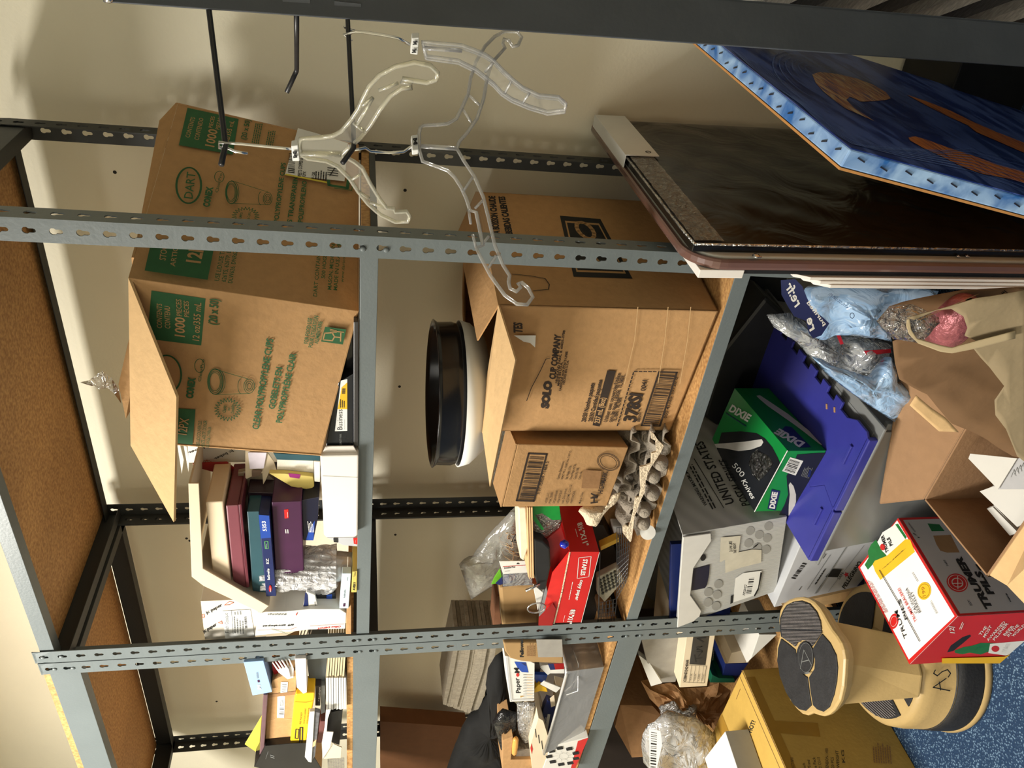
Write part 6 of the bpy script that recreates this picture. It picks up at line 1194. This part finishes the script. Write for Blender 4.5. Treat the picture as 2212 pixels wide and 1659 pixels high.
item('', '', '', zC, [(1072, 1245), (1125, 1215), (1115, 1275), (1062, 1310)], -.029, .004, mat('peach_print', srgb(220, 176, 130), .5), 'print_patch', root=t)
item('paper_wrapper', 'crumpled white paper with a black inside next to the white envelopes', 'paper', zC, [(1240, 850), (1300, 842), (1262, 960), (1250, 1110), (1330, 1115), (1290, 1300), (1200, 1440), (1190, 1250), (1225, 1050)], -.02, .003, WHITE, 'paper'); item('paper_wrapper', 'folded pale paper beside the crumpled white paper with a black inside', 'paper', zC, [(1215, 1435), (1330, 1255), (1430, 1300), (1420, 1425)], -.016, .003, CREAM, 'paper')
item('black_case', 'black rounded case inside the crumpled white paper', 'case', zC, [(1300, 880), (1440, 850), (1400, 1270), (1310, 1240), (1250, 1100), (1255, 960)], .01, .06, BLACK)
item('folder', 'olive yellow folder corner sticking out behind the mauve binder', 'folder', zC, [(475, 915), (268, 1262), (440, 1378)], .03, .002, mat('olive_yellow', srgb(190, 178, 70), .55))
item('binder', 'narrow mauve brown binder standing beside the small brown carton', 'binder', zC, [(490, 672), (545, 672), (492, 1482), (440, 1470)], -.015, .09, mat('mauve_brown', srgb(104, 78, 82), .4), bevel=.002)
t, f_ = item('black_box', 'black glossy box below the small brown carton with barcode stickers', 'box', zC, [(512, 1280), (820, 1250), (1000, 1245), (1190, 1560), (800, 1640), (380, 1530)], -.02, .12, GLOSSBLACK); P = face(f_); P.small(zC(620, 1395), zC(560, 1375), zC(625, 1440), 2, GREY, 3); P.line([zC(520, 1430), zC(550, 1340)], .0006, GREY); P.build(t)
t = thing('pencil_holder', 'silver wire mesh holder on the middle shelf by the folded pale paper', 'holder', at(*zC(1350, 1600), Y=.02)); mb = MB(); a_, b_ = at(*zC(1262, 1435), Y=.0), at(*zC(1455, 1660), Y=.0)
for k in range(16): 
    s_ = k / 15; mb.tube([(a_.x + (b_.x - a_.x) * s_, 0, a_.z), (a_.x + (b_.x - a_.x) * s_, 0, b_.z)], .0007, 4); mb.tube([(a_.x, 0, a_.z + (b_.z - a_.z) * s_), (b_.x, 0, a_.z + (b_.z - a_.z) * s_)], .0007, 4)
obj('mesh_wall', mb, mat('silver_mesh', (.4, .38, .35), .4, metal=.8), t)
# ---- lower shelf, right bay
t = thing('pulp_tray', 'stack of torn grey moulded pulp cup trays under the small brown carton', 'cup tray', at(1400, 1040, Y=.02))
PULP = mat('moulded_pulp', srgb(150, 140, 126), .95, .08, 60, bump=.5, bscale=180); PULPL = mat('pale_moulded_pulp', srgb(220, 202, 174), .95, .05, 60, bump=.6, bscale=150)
def tray(parent, zz, px, Y, amp, n, m, dp=.16):
    """wavy pulp tray seen from its front edge: px = polyline of its mid line"""
    pts = [at(*zz(*q), Y=Y) for q in px]; mb = MB()
    def f(u, v):
        s_ = u * (len(pts) - 1); i = min(int(s_), len(pts) - 2); b_ = pts[i] + (pts[i + 1] - pts[i]) * (s_ - i); w_ = math.sin(2 * PI * n * u); w_ = max(-.7, min(.7, w_ * 1.3))
        return b_ + V((0, dp * v, amp * w_ * (1 if v < .02 else math.cos(v * PI * 3)) ))
    mb.grid(f, 90, 12); return obj('tray', mb, m, parent, smooth=True, solid=.003)
tray(t, zG, [(1020, 175), (960, 600), (880, 950), (760, 1200), (640, 1420)], .03, .014, 6, PULP); tray(t, zG, [(860, 180), (790, 620), (700, 900), (590, 1180), (500, 1400)], .025, .015, 6, PULP)
tray(t, zG, [(640, 180), (600, 500), (520, 850), (440, 1000)], .04, .016, 4, PULP); tray(t, zG, [(760, 190), (700, 560), (640, 850), (560, 1100)], .06, .013, 5, PULP)
mb = MB(); mb.slab([at(*zG(x, y), Y=-.012) for x, y in ((810, 180), (850, 215), (890, 280), (960, 350), (930, 420), (880, 500), (830, 570), (800, 620), (770, 680), (745, 780), (735, 900), (680, 1010), (650, 1100), (610, 1200), (595, 1350), (575, 1480), (560, 1500), (480, 1400), (470, 1320), (510, 1300), (540, 1320), (570, 1260), (600, 1130), (625, 970), (670, 960), (690, 870), (680, 760), (678, 600), (740, 590), (810, 560), (815, 440), (875, 420), (865, 290), (815, 265))], (0, .004, .0)); obj('torn_rim', mb, PULPL, t)
for (x, y, rx) in ((930, 570, 95), (840, 720, 85), (830, 930, 95), (730, 1130, 90), (720, 1280, 95)):
    c_ = at(*zG(x, y), Y=.0); mb = MB(); mb.lathe([(.0, .014), (.009, .0135), (.013, .009), (.016, -.004), (.018, -.016)], c_, 20, Matrix.Rotation(1.3, 3, 'X') @ Matrix.Rotation(.4, 3, 'Y'), False); obj('cup_pocket', mb, PULP, t, smooth=True)
pouch('pulp_tray', 'crumpled pale corner of a pulp tray beside the red copy paper box', 'cup tray', [zG(*q) for q in ((0, 1095), (250, 1095), (370, 920), (450, 900), (430, 990), (330, 1060), (230, 1180), (130, 1310), (40, 1290), (0, 1200), (-60, 1130))], .012, PULPL, 12, Y=.0, noise=.8, part='tray')
o_ = at(*zG(770, 1380), Y=.0); mb = MB(); mb.lathe([(.0, .0), (.017, .0005), (.018, .002), (.0, .003)], o_, 28, Matrix.Rotation(1.25, 3, 'X') @ Matrix.Rotation(.5, 3, 'Y')); t = obj('badge', mb, WHITE, smooth=False, loc=o_); tag(t, 'small round white sticker disc at the edge of the wooden shelf below the trays', 'sticker')
# red copy paper box
rb = [at(*zD(x, y), Y=Y) for x, y, Y in ((1632, 1462, -.0), (1852, 620, .0), (1495, 618, .0), (1308, 1470, .0))]
t = thing('copy_paper_box', 'open red copy paper carton with white lettering on the lower shelf', 'box', rb[0]); dr_ = V((.02, .21, 0))
openbox(t, 'carton_body', [rb[0], rb[1], rb[1] + dr_, rb[0] + dr_, rb[3], rb[2], rb[2] + dr_, rb[3] + dr_], RED, .003)
P = Print(*plane3(rb[0], rb[1], rb[2])); P.text('STAPLES', zD(1660, 705), zD(1625, 900), zD(1712, 705), LBL, .03); P.line([zD(1605, 688), zD(1752, 672), zD(1725, 915), zD(1585, 935)], .0014, LBL, True); P.text('copy paper', zD(1625, 950), zD(1560, 1195), zD(1665, 955), LBL, .03); P.small(zD(1535, 975), zD(1490, 1190), zD(1520, 972), 1, LBL, 2); P.text('8½"X11"', zD(1510, 1305), zD(1460, 1475), zD(1565, 1305), LBL, .04); P.small(zD(1440, 1375), zD(1415, 1475), zD(1430, 1375), 1, LBL, 3)
P.line([zD(1495, 622), zD(1400, 1100), zD(1308, 1470)], .0035, PULPL); P.line([zD(1850, 622), zD(1632, 1460)], .0012, LBL); P.build(t)
rs = [at(*zD(x, y), Y=.004 if y > 500 else .2) for x, y in ((1500, 605), (1852, 605), (1640, 60), (1370, 60))]
P = Print(rb[2], (rb[1] - rb[2]).cross(dr_)); P.text('8½"X11"', zD(1585, 280), zD(1665, 560), zD(1640, 262), LBL, .03); P.small(zD(1560, 350), zD(1595, 470), zD(1575, 345), 1, LBL, 4); P.build(t)
mb = MB(); mb.slab([rb[3], rb[2], at(*zD(1290, 875), Y=-.0) , at(*zD(1190, 1290), Y=-.0)], (0, .003, 0)); obj('inner_flap', mb, mat('scarlet_board', srgb(214, 44, 40), .35), t)
mb = MB(); mb.slab([at(*zD(x, y), Y=.02) for x, y in ((1205, 480), (1395, 330), (1480, 600), (1420, 870), (1290, 870))], (0, .004, 0)); obj('inner_flap', mb, REDD, t)
mb = MB(); mb.slab([at(*zD(x, y), Y=-.006) for x, y in ((1130, 1410), (1295, 1240), (1330, 1300), (1290, 1500), (1125, 1500))], (0, .003, 0)); obj('inner_flap', mb, REDD, t)
item('stapler', 'black office gadget standing in the open red box', 'stapler', zD, [(1065, 465), (1180, 500), (1262, 580), (1272, 800), (1212, 1078), (1125, 1080), (1075, 900)], -.004, .03, BLACK, bevel=.004)
q0_, q1__ = at(*zD(972, 1085), Y=-.02), at(*zD(1138, 1003), Y=-.01); mb = MB(); mb.tube([q0_, q1__], .0035, 12); o = obj('metal_rod', mb, WIRE, smooth=True); tag(o, 'short shiny metal tube poking out of the black gadget', 'tube')
item('paper_slip', 'white paper slip between the black gadget and the plastic tape', 'paper', zD, [(1055, 1000), (1100, 1040), (1185, 1110), (1115, 1320)], -.001, .002, WHITE)
c_ = at(*zD(1100, 1290), Y=-.015); mb = MB(); mb.tube([c_ + V((.018 * math.cos(k / 24 * 2 * PI), 0, .022 * math.sin(k / 24 * 2 * PI))) for k in range(24)], .002, 8, True); o = obj('tape_ring', mb, film('clear_ring', (.9, .9, .9), .25, .1, .2, 20, .2), smooth=True); tag(o, 'clear plastic ring at the end of the red box', 'ring')
c_ = at(*zD(1432, 528), Y=-.012); mb = MB(); mb.lathe([(.0, -.011), (.006, -.009), (.011, 0), (.006, .009), (.0, .011)], c_, 20, None, False); o = obj('blue_pin', mb, mat('shiny_blue', srgb(24, 40, 170), .12, coat=.6), smooth=True, loc=c_); tag(o, 'shiny blue round knob on the corner of the red box', 'knob')
t = thing('plastic_bag', 'green and clear bag of small metal bits behind the red box', 'plastic bag', at(*zD(1200, 430), Y=.03)); puff('bag', [at(*zD(x, y), Y=.03) for x, y in ((1015, 60), (1370, 60), (1405, 250), (1380, 330), (1250, 462), (1130, 440), (1050, 380))], .012, film('silver_crinkle', (.85, .9, .85), .3, .12, 1.2, 70, .25), t, 14, noise=.8)
mb = MB(); mb.slab([at(*zD(x, y), Y=.012) for x, y in ((1015, 60), (1370, 60), (1392, 235), (1290, 240), (1170, 160), (1080, 180), (1190, 350), (1160, 360), (1040, 210))], (0, .001, 0)); obj('green_print', mb, mat('bright_green_film', srgb(20, 130, 50), .3), t)
item('foam_strip', 'long white foam strip standing beside the wooden sticks', 'strip', zD, [(882, 90), (975, 90), (1005, 560), (952, 730), (905, 700)], -.004, .06, mat('warm_foam', srgb(238, 222, 192), .6), bevel=.003)
for i in range(3): item('wooden_stick', 'pale wooden strip in the bundle behind the green bag', 'stick', zD, [(985 + i * 26, 90), (1003 + i * 26, 90), (1022 + i * 25, 960 - 12 * i), (1000 + i * 26, 915 + 10 * i)], -.006, .05, mat('pale_birch', srgb(222, 180, 130), .6, .05, 40), 'stick', 'wooden strips beside the white foam strip')
BAGC = film('zip_bag', (.93, .94, .9), .03, .15, .6, 16, .25, fk=.5)
t = thing('zip_bag', 'clear zip bag of rubber bands with a recycling triangle leaning on the back', 'plastic bag', at(*zD(700, 900), Y=.2)); puff('bag', [at(*zD(x, y), Y=.19) for x, y in ((870, 60), (740, 190), (620, 310), (500, 440), (380, 600), (280, 760), (175, 768), (240, 960), (318, 1190), (470, 1100), (640, 1000), (720, 860), (900, 700), (900, 300))], .02, BAGC, t, 15, noise=.6)
rn = random.Random(5)
for k in range(9):
    c_ = at(*zD(rn.uniform(730, 880), rn.uniform(330, 640)), Y=.18); r_ = rn.uniform(.012, .022); ax = V((rn.uniform(-1, 1), -1, rn.uniform(-1, 1))).normalized(); u_ = ax.orthogonal().normalized(); v_ = ax.cross(u_); ph = rn.uniform(0, 6)
    mb = MB(); mb.tube([c_ + u_ * r_ * math.cos(a_ / 20 * 2 * PI) * (1 + .3 * math.sin(3 * a_ / 20 * 2 * PI + ph)) + v_ * r_ * .8 * math.sin(a_ / 20 * 2 * PI) for a_ in range(20)], .0012, 6, True); o = obj('rubber_band', mb, mat('tan_rubber', srgb(190, 160, 120), .6), smooth=True); tag(o, 'tan rubber band inside the clear zip bag', 'rubber band', 'rubber bands in the clear zip bag')
P = Print(at(*zD(845, 460), Y=.165), (0, -1, 0)); P.line([zD(848, 408), zD(802, 498), zD(884, 506)], .002, INK, True); P.ell(zD(842, 480), zD(854, 480), zD(842, 492), INK); P.build(t)
t, f_ = item('hanging_pack', 'white headed blister pack with blue and orange contents by the zip bag', 'blister pack', zD, [(652, 732), (1000, 728), (1005, 868), (702, 888)], .06, .002, WHITE)
P = face(f_); P.line([zD(700, 795), zD(990, 775)], .0015, RED); P.text('Invisible Plus', zD(715, 822), zD(845, 806), zD(712, 800), INK, .02); P.poly([zD(855, 765), zD(875, 745), zD(900, 765)], INK); P.small(zD(720, 848), zD(800, 840), zD(722, 856), 1, GREY); P.build(t)
item('', '', '', zD, [(702, 888), (1005, 868), (1055, 920), (1050, 1020), (700, 1035)], .062, .015, film('blister', (.9, .92, .95), .2, .1, .5, 30, .25), 'blister', root=t); item('', '', '', zD, [(705, 900), (780, 895), (860, 905), (830, 960), (760, 1010), (705, 1020)], .07, .006, mat('dull_blue_bits', srgb(90, 96, 150), .5), 'contents', root=t); item('', '', '', zD, [(770, 900), (850, 905), (835, 960), (780, 975)], .069, .004, mat('dull_orange_bits', srgb(190, 120, 90), .5), 'contents', root=t)
item('plastic_scrap', 'green plastic tag beside the white headed blister pack', 'tag', zD, [(665, 820), (690, 930), (620, 1000), (560, 1010), (600, 920)], .08, .003, mat('lime_plastic', srgb(96, 160, 40), .4)); item('plastic_scrap', 'blue plastic corner beside the green tag', 'tag', zD, [(612, 1000), (692, 920), (700, 1036)], .07, .003, NAVY)
FK = mat('kraft_mailer', srgb(160, 128, 84), .6, .05, 20)
item('padded_mailer', 'large brown kraft mailer standing behind the grey post on the lower shelf', 'mailer', zD, [(655, 1050), (880, 1018), (1120, 1022), (1135, 1400), (1140, 1560), (700, 1560)], .06, .03, FK, bevel=.008)
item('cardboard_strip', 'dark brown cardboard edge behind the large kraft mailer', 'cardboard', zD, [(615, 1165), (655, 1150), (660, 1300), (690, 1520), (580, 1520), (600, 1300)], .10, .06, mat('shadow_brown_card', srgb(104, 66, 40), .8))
# wire basket with calculator
t = thing('wire_basket', 'black wire mesh basket at the front of the lower shelf', 'basket', at(*zD(2100, 900), Y=.03)); BW = mat('black_coated_wire', (0, 0, 0))
def lat(pts, n, m_, Y):
    A, B, C_, D_2 = [at(*zD(*p), Y=Y) for p in pts]; mb = MB()
    for i in range(n + 1):
        s_ = i / n; mb.tube([A + (B - A) * s_, D_2 + (C_ - D_2) * s_], .0008, 4)
    for i in range(m_ + 1):
        s_ = i / m_; mb.tube([A + (D_2 - A) * s_, B + (C_ - B) * s_], .0008, 4)
    for i in range(n):
        s_, e_ = i / n, (i + 1) / n; mb.tube([A + (B - A) * s_, D_2 + (C_ - D_2) * e_], .0006, 4)
    obj('mesh_side', mb, BW, t)
lat(((2060, 330), (2230, 330), (2180, 960), (2060, 1180)), 6, 12, .012); lat(((1850, 1230), (2060, 1180), (2020, 1560), (1830, 1560)), 5, 8, .012)
mb = MB(); mb.tube([at(*zD(x, y), Y=.012) for x, y in ((1860, 620), (1850, 900), (1845, 1240), (1830, 1540))], .0015, 8); obj('top_wire', mb, BW, t, smooth=True)
t, f_ = item('calculator', 'grey desk calculator with dark square keys inside the wire basket', 'calculator', zD, [(1830, 930), (2075, 805), (2150, 965), (1915, 1225), (1830, 1130)], .05, .02, mat('ivory_plastic', srgb(160, 156, 136), .5), bevel=.003)
kA, kB, kD = [at(*zD(*p), Y=.048) for p in ((1860, 960), (2050, 850), (1900, 1150))]
for i in range(5):
    for j in range(5):
        c_ = kA + (kB - kA) * (i / 4.4) + (kD - kA) * (j / 5); mb = MB(); mb.box(c_, (.008, .004, .006)); obj('key', mb, mat('dark_keys', srgb(56, 58, 52), .5), t, bevel=.001)
item('battery_pack', 'yellow and white packet inside the wire basket', 'packet', zD, [(1865, 560), (2085, 455), (2092, 500), (1868, 606)], .04, .02, mat('mustard_print', srgb(190, 150, 50), .5)); item('charger', 'pale grey plastic gadget behind the yellow packet', 'gadget', zD, [(2010, 320), (2140, 325), (2130, 420), (2030, 420)], .06, .03, SILV, bevel=.004)
item('basket_bottle', 'dull beige bottle lying by the end of the wire basket', 'bottle', zD, [(1820, 1250), (1930, 1230), (1975, 1400), (1960, 1520), (1870, 1500)], .06, .04, mat('dull_beige', srgb(140, 108, 74), .5), bevel=.01)
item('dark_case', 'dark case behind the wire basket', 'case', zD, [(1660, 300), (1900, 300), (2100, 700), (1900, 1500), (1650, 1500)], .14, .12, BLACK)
# ---- lower shelf, left bay
t = thing('newsprint_stack', 'thick stack of grey packing newsprint leaning on the wall behind the black fabric bag', 'paper stack', at(*zE(600, 900), Y=.2))
for k in range(10):
    s_ = k / 9; mb = MB(); o1 = 7 * math.sin(k * 2.3)
    P4 = [(290 + 48 * k, 60), (338 + 48 * k, 60), (690 - 540 * 0 + 0, 0)]
    a0x, b0x = 300 + 50 * k, 345 + 50 * k; a1x, b1x = 150 + 41 * k, 186 + 41 * k
    mb.slab([at(*zE(x, y), Y=.18 + .006 * math.sin(k * 1.7)) for x, y in ((a0x, 60), (b0x, 60), (b0x - 60 + o1, 420), (b1x, 850 + 14 * k + o1), (a1x, 838 + 14 * k), (a0x - 80 + o1, 420))], (0, .14, 0)); obj('newsprint', mb, mat('grey_newsprint', srgb(158, 148, 130), .9, .14, 60, bump=.5, bscale=120, stretch=(3, 1, .6)), t)
pouch('black_cloth', 'bulky black fabric bag behind the pencil box and clear bin', 'fabric bag', [zE(*q) for q in ((700, 400), (780, 250), (870, 190), (900, 300), (960, 800), (1035, 840), (1030, 1000), (880, 1100), (860, 1640), (180, 1640), (300, 1300), (440, 1010), (560, 960), (690, 760), (665, 600))], .05, mat('black_fabric', (.004, .004, .004), .9, .2, 60), 21, Y=.16, noise=.3, part='fabric')
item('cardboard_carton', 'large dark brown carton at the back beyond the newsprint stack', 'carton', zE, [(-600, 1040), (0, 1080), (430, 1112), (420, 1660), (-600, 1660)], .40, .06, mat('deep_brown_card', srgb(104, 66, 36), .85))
t, f_ = item('pencil_box', 'white pencil box with a blue patch and pencils pictured on it', 'box', zE, [(888, 258), (1140, 300), (1245, 350), (1240, 795), (950, 810)], .0, .10, WHITE)
P = face(f_); P.poly([zE(1000, 325), zE(1140, 335), zE(1170, 455), zE(1090, 450), (zE(1040, 400))], BLUE); P.poly([zE(1080, 340), zE(1140, 345), zE(1140, 380)], NAVY); P.text('Paper', zE(1075, 700), zE(1055, 520), zE(1020, 700), INK, .01); P.ell(zE(1040, 482), zE(1058, 482), zE(1040, 505), RED); P.text('M', zE(1060, 460), zE(1050, 400), zE(1005, 460), INK, .02)
for k in range(9): P.line([zE(1108, 480 + 32 * k), zE(1150, 482 + 32 * k)], .0018, GREY); P.line([zE(1150, 482 + 32 * k), zE(1215, 484 + 32 * k)], .0018, mat('pencil_wood', srgb(210, 170, 110), .5))
P.line([zE(905, 270), zE(960, 780), zE(1235, 770)], .003, SILV); P.build(t)
t, f_ = item('padded_mailer', 'rounded kraft mailer in clear wrap beside the clear bin', 'mailer', zE, [(868, 100), (1575, 100), (1592, 352), (1240, 340), (1080, 325), (950, 290), (890, 210)], -.012, .03, FK, bevel=.004)
P = face(f_); P.text('Fellowes', zE(1110, 272), zE(1105, 60), zE(1068, 272), INK, .04); P.poly([zE(1262, 60), zE(1570, 60), zE(1580, 270), zE(1285, 272)], mat('grey_flap_paper', srgb(150, 146, 138), .6)); P.small(zE(1150, 260), zE(1150, 100), zE(1260, 262), 7, CARDD, 3); P.build(t)
# clear bin
BIN = film('clear_bin_plastic', (.95, .95, .94), .05, .1, .15, 10, .42); t = thing('clear_bin', 'clear plastic bin full of office bits at the front of the lower shelf', 'bin', at(*zE(2000, 900), Y=.05))
TP = at(*zE(1632, 445), Y=-.03); TL = at(*zE(1362, 1412), Y=-.03); BP = at(*zE(2160, 385), Y=.0); BL = at(*zE(1890, 1232), Y=.0); dpb = V((.0, .30, 0)); TL2 = TL + (TL - TP) * .02; BL2 = BL + (BL - BP) * .02; BP.z = BL.z = BL2.z = .760
mb = MB(); openbox(t, 'bin_wall', [BL2, BP, BP + dpb * .85, BL2 + dpb * .85, TL2, TP, TP + dpb, TL2 + dpb], BIN, .0025)
mb.bm.free(); mb = MB(); mb.tube([TL2, TP + (TL2 - TP) * .04, TP + dpb * .04, TP + dpb, TL2 + dpb], .004, 10, True); o = obj('rim', mb, film('bin_rim', (.98, .98, .97), .2, .15, .1, 10, .6), t, smooth=True)
mb = MB(); mb.tube([TP + dpb * .25 + V((0, 0, -.03)), TP + V((.0, .02, -.035)), TP + V((-.09, -.001, -.045)), TP + V((-.105, -.001, -.015))], .0014, 6); obj('moulded_edge', mb, MAT['bin_rim'], t, smooth=True)
iz = lambda pts, Y, m_, nm, lab, ct, dp=.02: item(nm, lab, ct, zE, pts, Y, dp, m_)
t, f_ = iz([(1350, 890), (1400, 790), (1480, 830), (1490, 870), (1425, 1185), (1312, 1160)], .03, NAVY, 'pen_refill_pack', 'navy blue blister pack with white lettering in the clear bin', 'blister pack'); P = face(f_); P.poly([zE(1400, 950), zE(1430, 955), (zE(1400, 1140)), zE(1370, 1130)], LBL); P.small(zE(1340, 1120), zE(1380, 940), zE(1370, 1125), 3, LBL); P.poly([zE(1425, 760), zE(1475, 720), zE(1490, 850), zE(1440, 870)], CREAM); P.build(t)
iz([(1200, 690), (1300, 598), (1380, 640), (1400, 690), (1310, 680), (1240, 700)], .02, YEL, 'highlighter_pack', 'yellow packet sticking out of the clear bin', 'packet')
mb = MB(); mb.tube([at(*zE(1070, 745), Y=.0), at(*zE(1230, 680), Y=.01)], .0035, 6); o = obj('pencil', mb, MAT['pencil_wood']); tag(o, 'wooden pencil poking out over the pencil box', 'pencil')
iz([(1310, 600), (1360, 560), (1560, 640), (1500, 700)], .01, WHITE, 'paper_card', 'white printed card across the top of the clear bin', 'card', .003)
iz([(1225, 480), (1400, 490), (1370, 570), (1310, 600), (1260, 580)], .03, BLUE, 'blue_pack', 'bright blue paper piece above the clear bin contents', 'paper', .01)
iz([(1240, 350), (1330, 360), (1300, 480), (1230, 470)], .05, mat('grey_brown_pack', srgb(96, 86, 84), .5), 'grey_pack', 'grey pack behind the kraft mailer', 'packet', .03); t, f_ = iz([(1330, 375), (1600, 350), (1600, 470), (1430, 470), (1400, 490), (1310, 400)], .02, WHITE, 'label_roll_box', 'white box with a dark red and navy picture next to the kraft mailer', 'box', .04); P = face(f_); P.poly([zE(1400, 350), zE(1590, 345), zE(1595, 415), zE(1440, 425)], REDD); P.poly([zE(1400, 350), zE(1470, 350), zE(1490, 420), zE(1430, 425)], NAVY); P.build(t)
iz([(1640, 420), (1730, 440), (1720, 620), (1650, 600)], .06, mat('soft_orange', srgb(220, 170, 90), .5), 'orange_tube', 'orange item seen through the clear bin wall', 'tube', .02); iz([(1930, 420), (2110, 380), (2080, 560), (1890, 590)], .02, LBL, 'bin_label', 'white printed label sheet inside the clear bin wall', 'label', .002)
iz([(1500, 600), (1640, 640), (1700, 800), (1560, 1000), (1480, 900)], .08, CREAM, 'note_pad', 'pale note pad inside the clear bin', 'note pad', .03); iz([(1640, 900), (1800, 820), (1780, 1100), (1600, 1180)], .1, SILV, 'paper_pack', 'pale grey paper pack low in the clear bin', 'paper pack', .05)
# forks packet, cork, cartons, domino game
t = thing('fork_packet', 'clear packet of white plastic forks below the pencil box', 'packet', at(*zE(1100, 1290), Y=.02))
for k in range(5):
    A, B = at(*zE(1080 + 26 * k, 1060), Y=.03), at(*zE(1085 + 24 * k, 820), Y=.03); mb = MB(); mb.tube([A, B], .0016, 6); obj('fork_tine', mb, FORK, t)
puff('wrap', [at(*zE(x, y), Y=.02) for x, y in ((1030, 815), (1250, 810), (1235, 1100), (1210, 1280), (1130, 1310), (1045, 1190))], .012, film('shiny_wrap', (.95, .95, .95), .2, .1, 1, 40, .35), t, 31, noise=.7)
c0_, c1_ = at(*zE(1018, 1240), Y=.0), at(*zE(1000, 1432), Y=.0); mb = MB(); mb.tube([c0_, c0_ + (c1_ - c0_) * .1, c0_ + (c1_ - c0_) * .5, c0_ + (c1_ - c0_) * .92, c1_], [.006, .0085, .009, .008, .005], 14); t = obj('wooden_dowel', mb, mat('honey_wood', srgb(220, 160, 80), .4, .08, 40), smooth=True); tag(t, 'small turned wooden handle beside the forks packet', 'handle')
pouch('black_wrap', 'crinkled black plastic wrap beside the forks packet', 'plastic wrap', [zE(*q) for q in ((740, 1040), (800, 950), (870, 900), (1030, 930), (1035, 1130), (940, 1210), (880, 1380), (840, 1380))], .015, mat('black_film', (.012, .012, .013), .15, .3, 30, bump=.8, bscale=60), 17, Y=.03, noise=.9)
t, f_ = item('cardboard_carton', 'low brown carton in front of the black fabric bag', 'carton', zE, [(862, 1270), (985, 1225), (960, 1500), (1225, 1495), (1235, 1660), (862, 1660)], .0, .12, CARD); item('sugar_box', 'grey striped barcode box beside the low brown carton', 'box', zE, [(1045, 1375), (1200, 1370), (1200, 1490), (1010, 1495)], .01, .06, mat('grey_stripes', srgb(110, 100, 88), .6, .6, 120, stretch=(8, 1, 1)))
gf = [at(*zE(x, y), Y=-.02) for x, y in ((1700, 1640), (1885, 1232), (1440, 1340), (1330, 1640))]
t = thing('domino_game', 'white and red game box showing a ring of black tiles', 'box', gf[0]); mb = MB(); mb.slab(gf, (0, .04, 0)); obj('carton_body', mb, WHITE, t, bevel=.001)
mb = MB(); mb.slab([at(*zE(x, y), Y=-.018) for x, y in ((1330, 1640), (1440, 1340), (1345, 1035), (1290, 1000), (1190, 1350), (1220, 1640))], (0, .15, 0)); obj('box_side', mb, CREAM, t)
P = face(gf); P.poly([zE(1835, 1250), zE(1885, 1234), zE(1712, 1640), zE(1665, 1640), zE(1760, 1275)], RED)
for k in range(9):
    a_ = 2 * PI * k / 9 + .3; cx, cy = 1580 + 165 * math.cos(a_), 1452 + 100 * math.sin(a_); P.poly([zE(cx - 42, cy - 10), zE(cx + 30, cy - 22), zE(cx + 42, cy + 10), zE(cx - 30, cy + 22)], INK)
    P.line([zE(1580 + 115 * math.cos(a_), 1452 + 68 * math.sin(a_)), zE(1580 + 60 * math.cos(a_ + .2), 1452 + 34 * math.sin(a_ + .2))], .0006, GREY)
P.ell(zE(1590, 1448), zE(1645, 1448), zE(1590, 1486), GREY, .0007); P.build(t)
P = Print(at(*zE(1300, 1300), Y=-.018), (0, -1, 0)); P.poly([zE(1205, 1300), zE(1222, 1370), zE(1210, 1430), zE(1192, 1360)], RED)
for k in range(3): P.line([zE(1250 + 38 * k, 1130 + 70 * k), zE(1262 + 38 * k, 1230 + 70 * k)], .0022, INK)
P.build(t)
# ================================================================ ADDED DARK SHAPES FOR THE SHADE AT THE BACK OF THE LOW SHELVES
item('shade_filler', 'added black shape standing in for the shade behind the blue lid', 'bag', zm(0, 0, 1), [(1655, 640), (1720, 700), (1790, 790), (1720, 900), (1600, 960), (1520, 900), (1560, 760)], .33, .1, BLACK, bevel=.01)  # no bag here: black shape painting the shade behind the lid
item('shade_panel', 'added dark grey panel for the shade at the very back under the lower shelf', 'box', zm(0, 0, 1), [(1700, 560), (1700, 1000), (1460, 1330), (1400, 1290), (1500, 900), (1570, 560)], .475, .03, mat('shadow_grey_card', srgb(70, 70, 68), .7), bevel=.002)  # added panel, dark grey in place of shade on the wall
item('cardboard_carton', 'added very dark panel for the darkness behind the brown packing paper', 'carton', zm(0, 0, 1), [(1700, 1345), (1700, 1700), (1250, 1700), (1330, 1345)], .38, .06, mat('very_dark_shade', srgb(40, 28, 20), .85), bevel=.002)  # added panel that darkens the lit wall, in place of shade
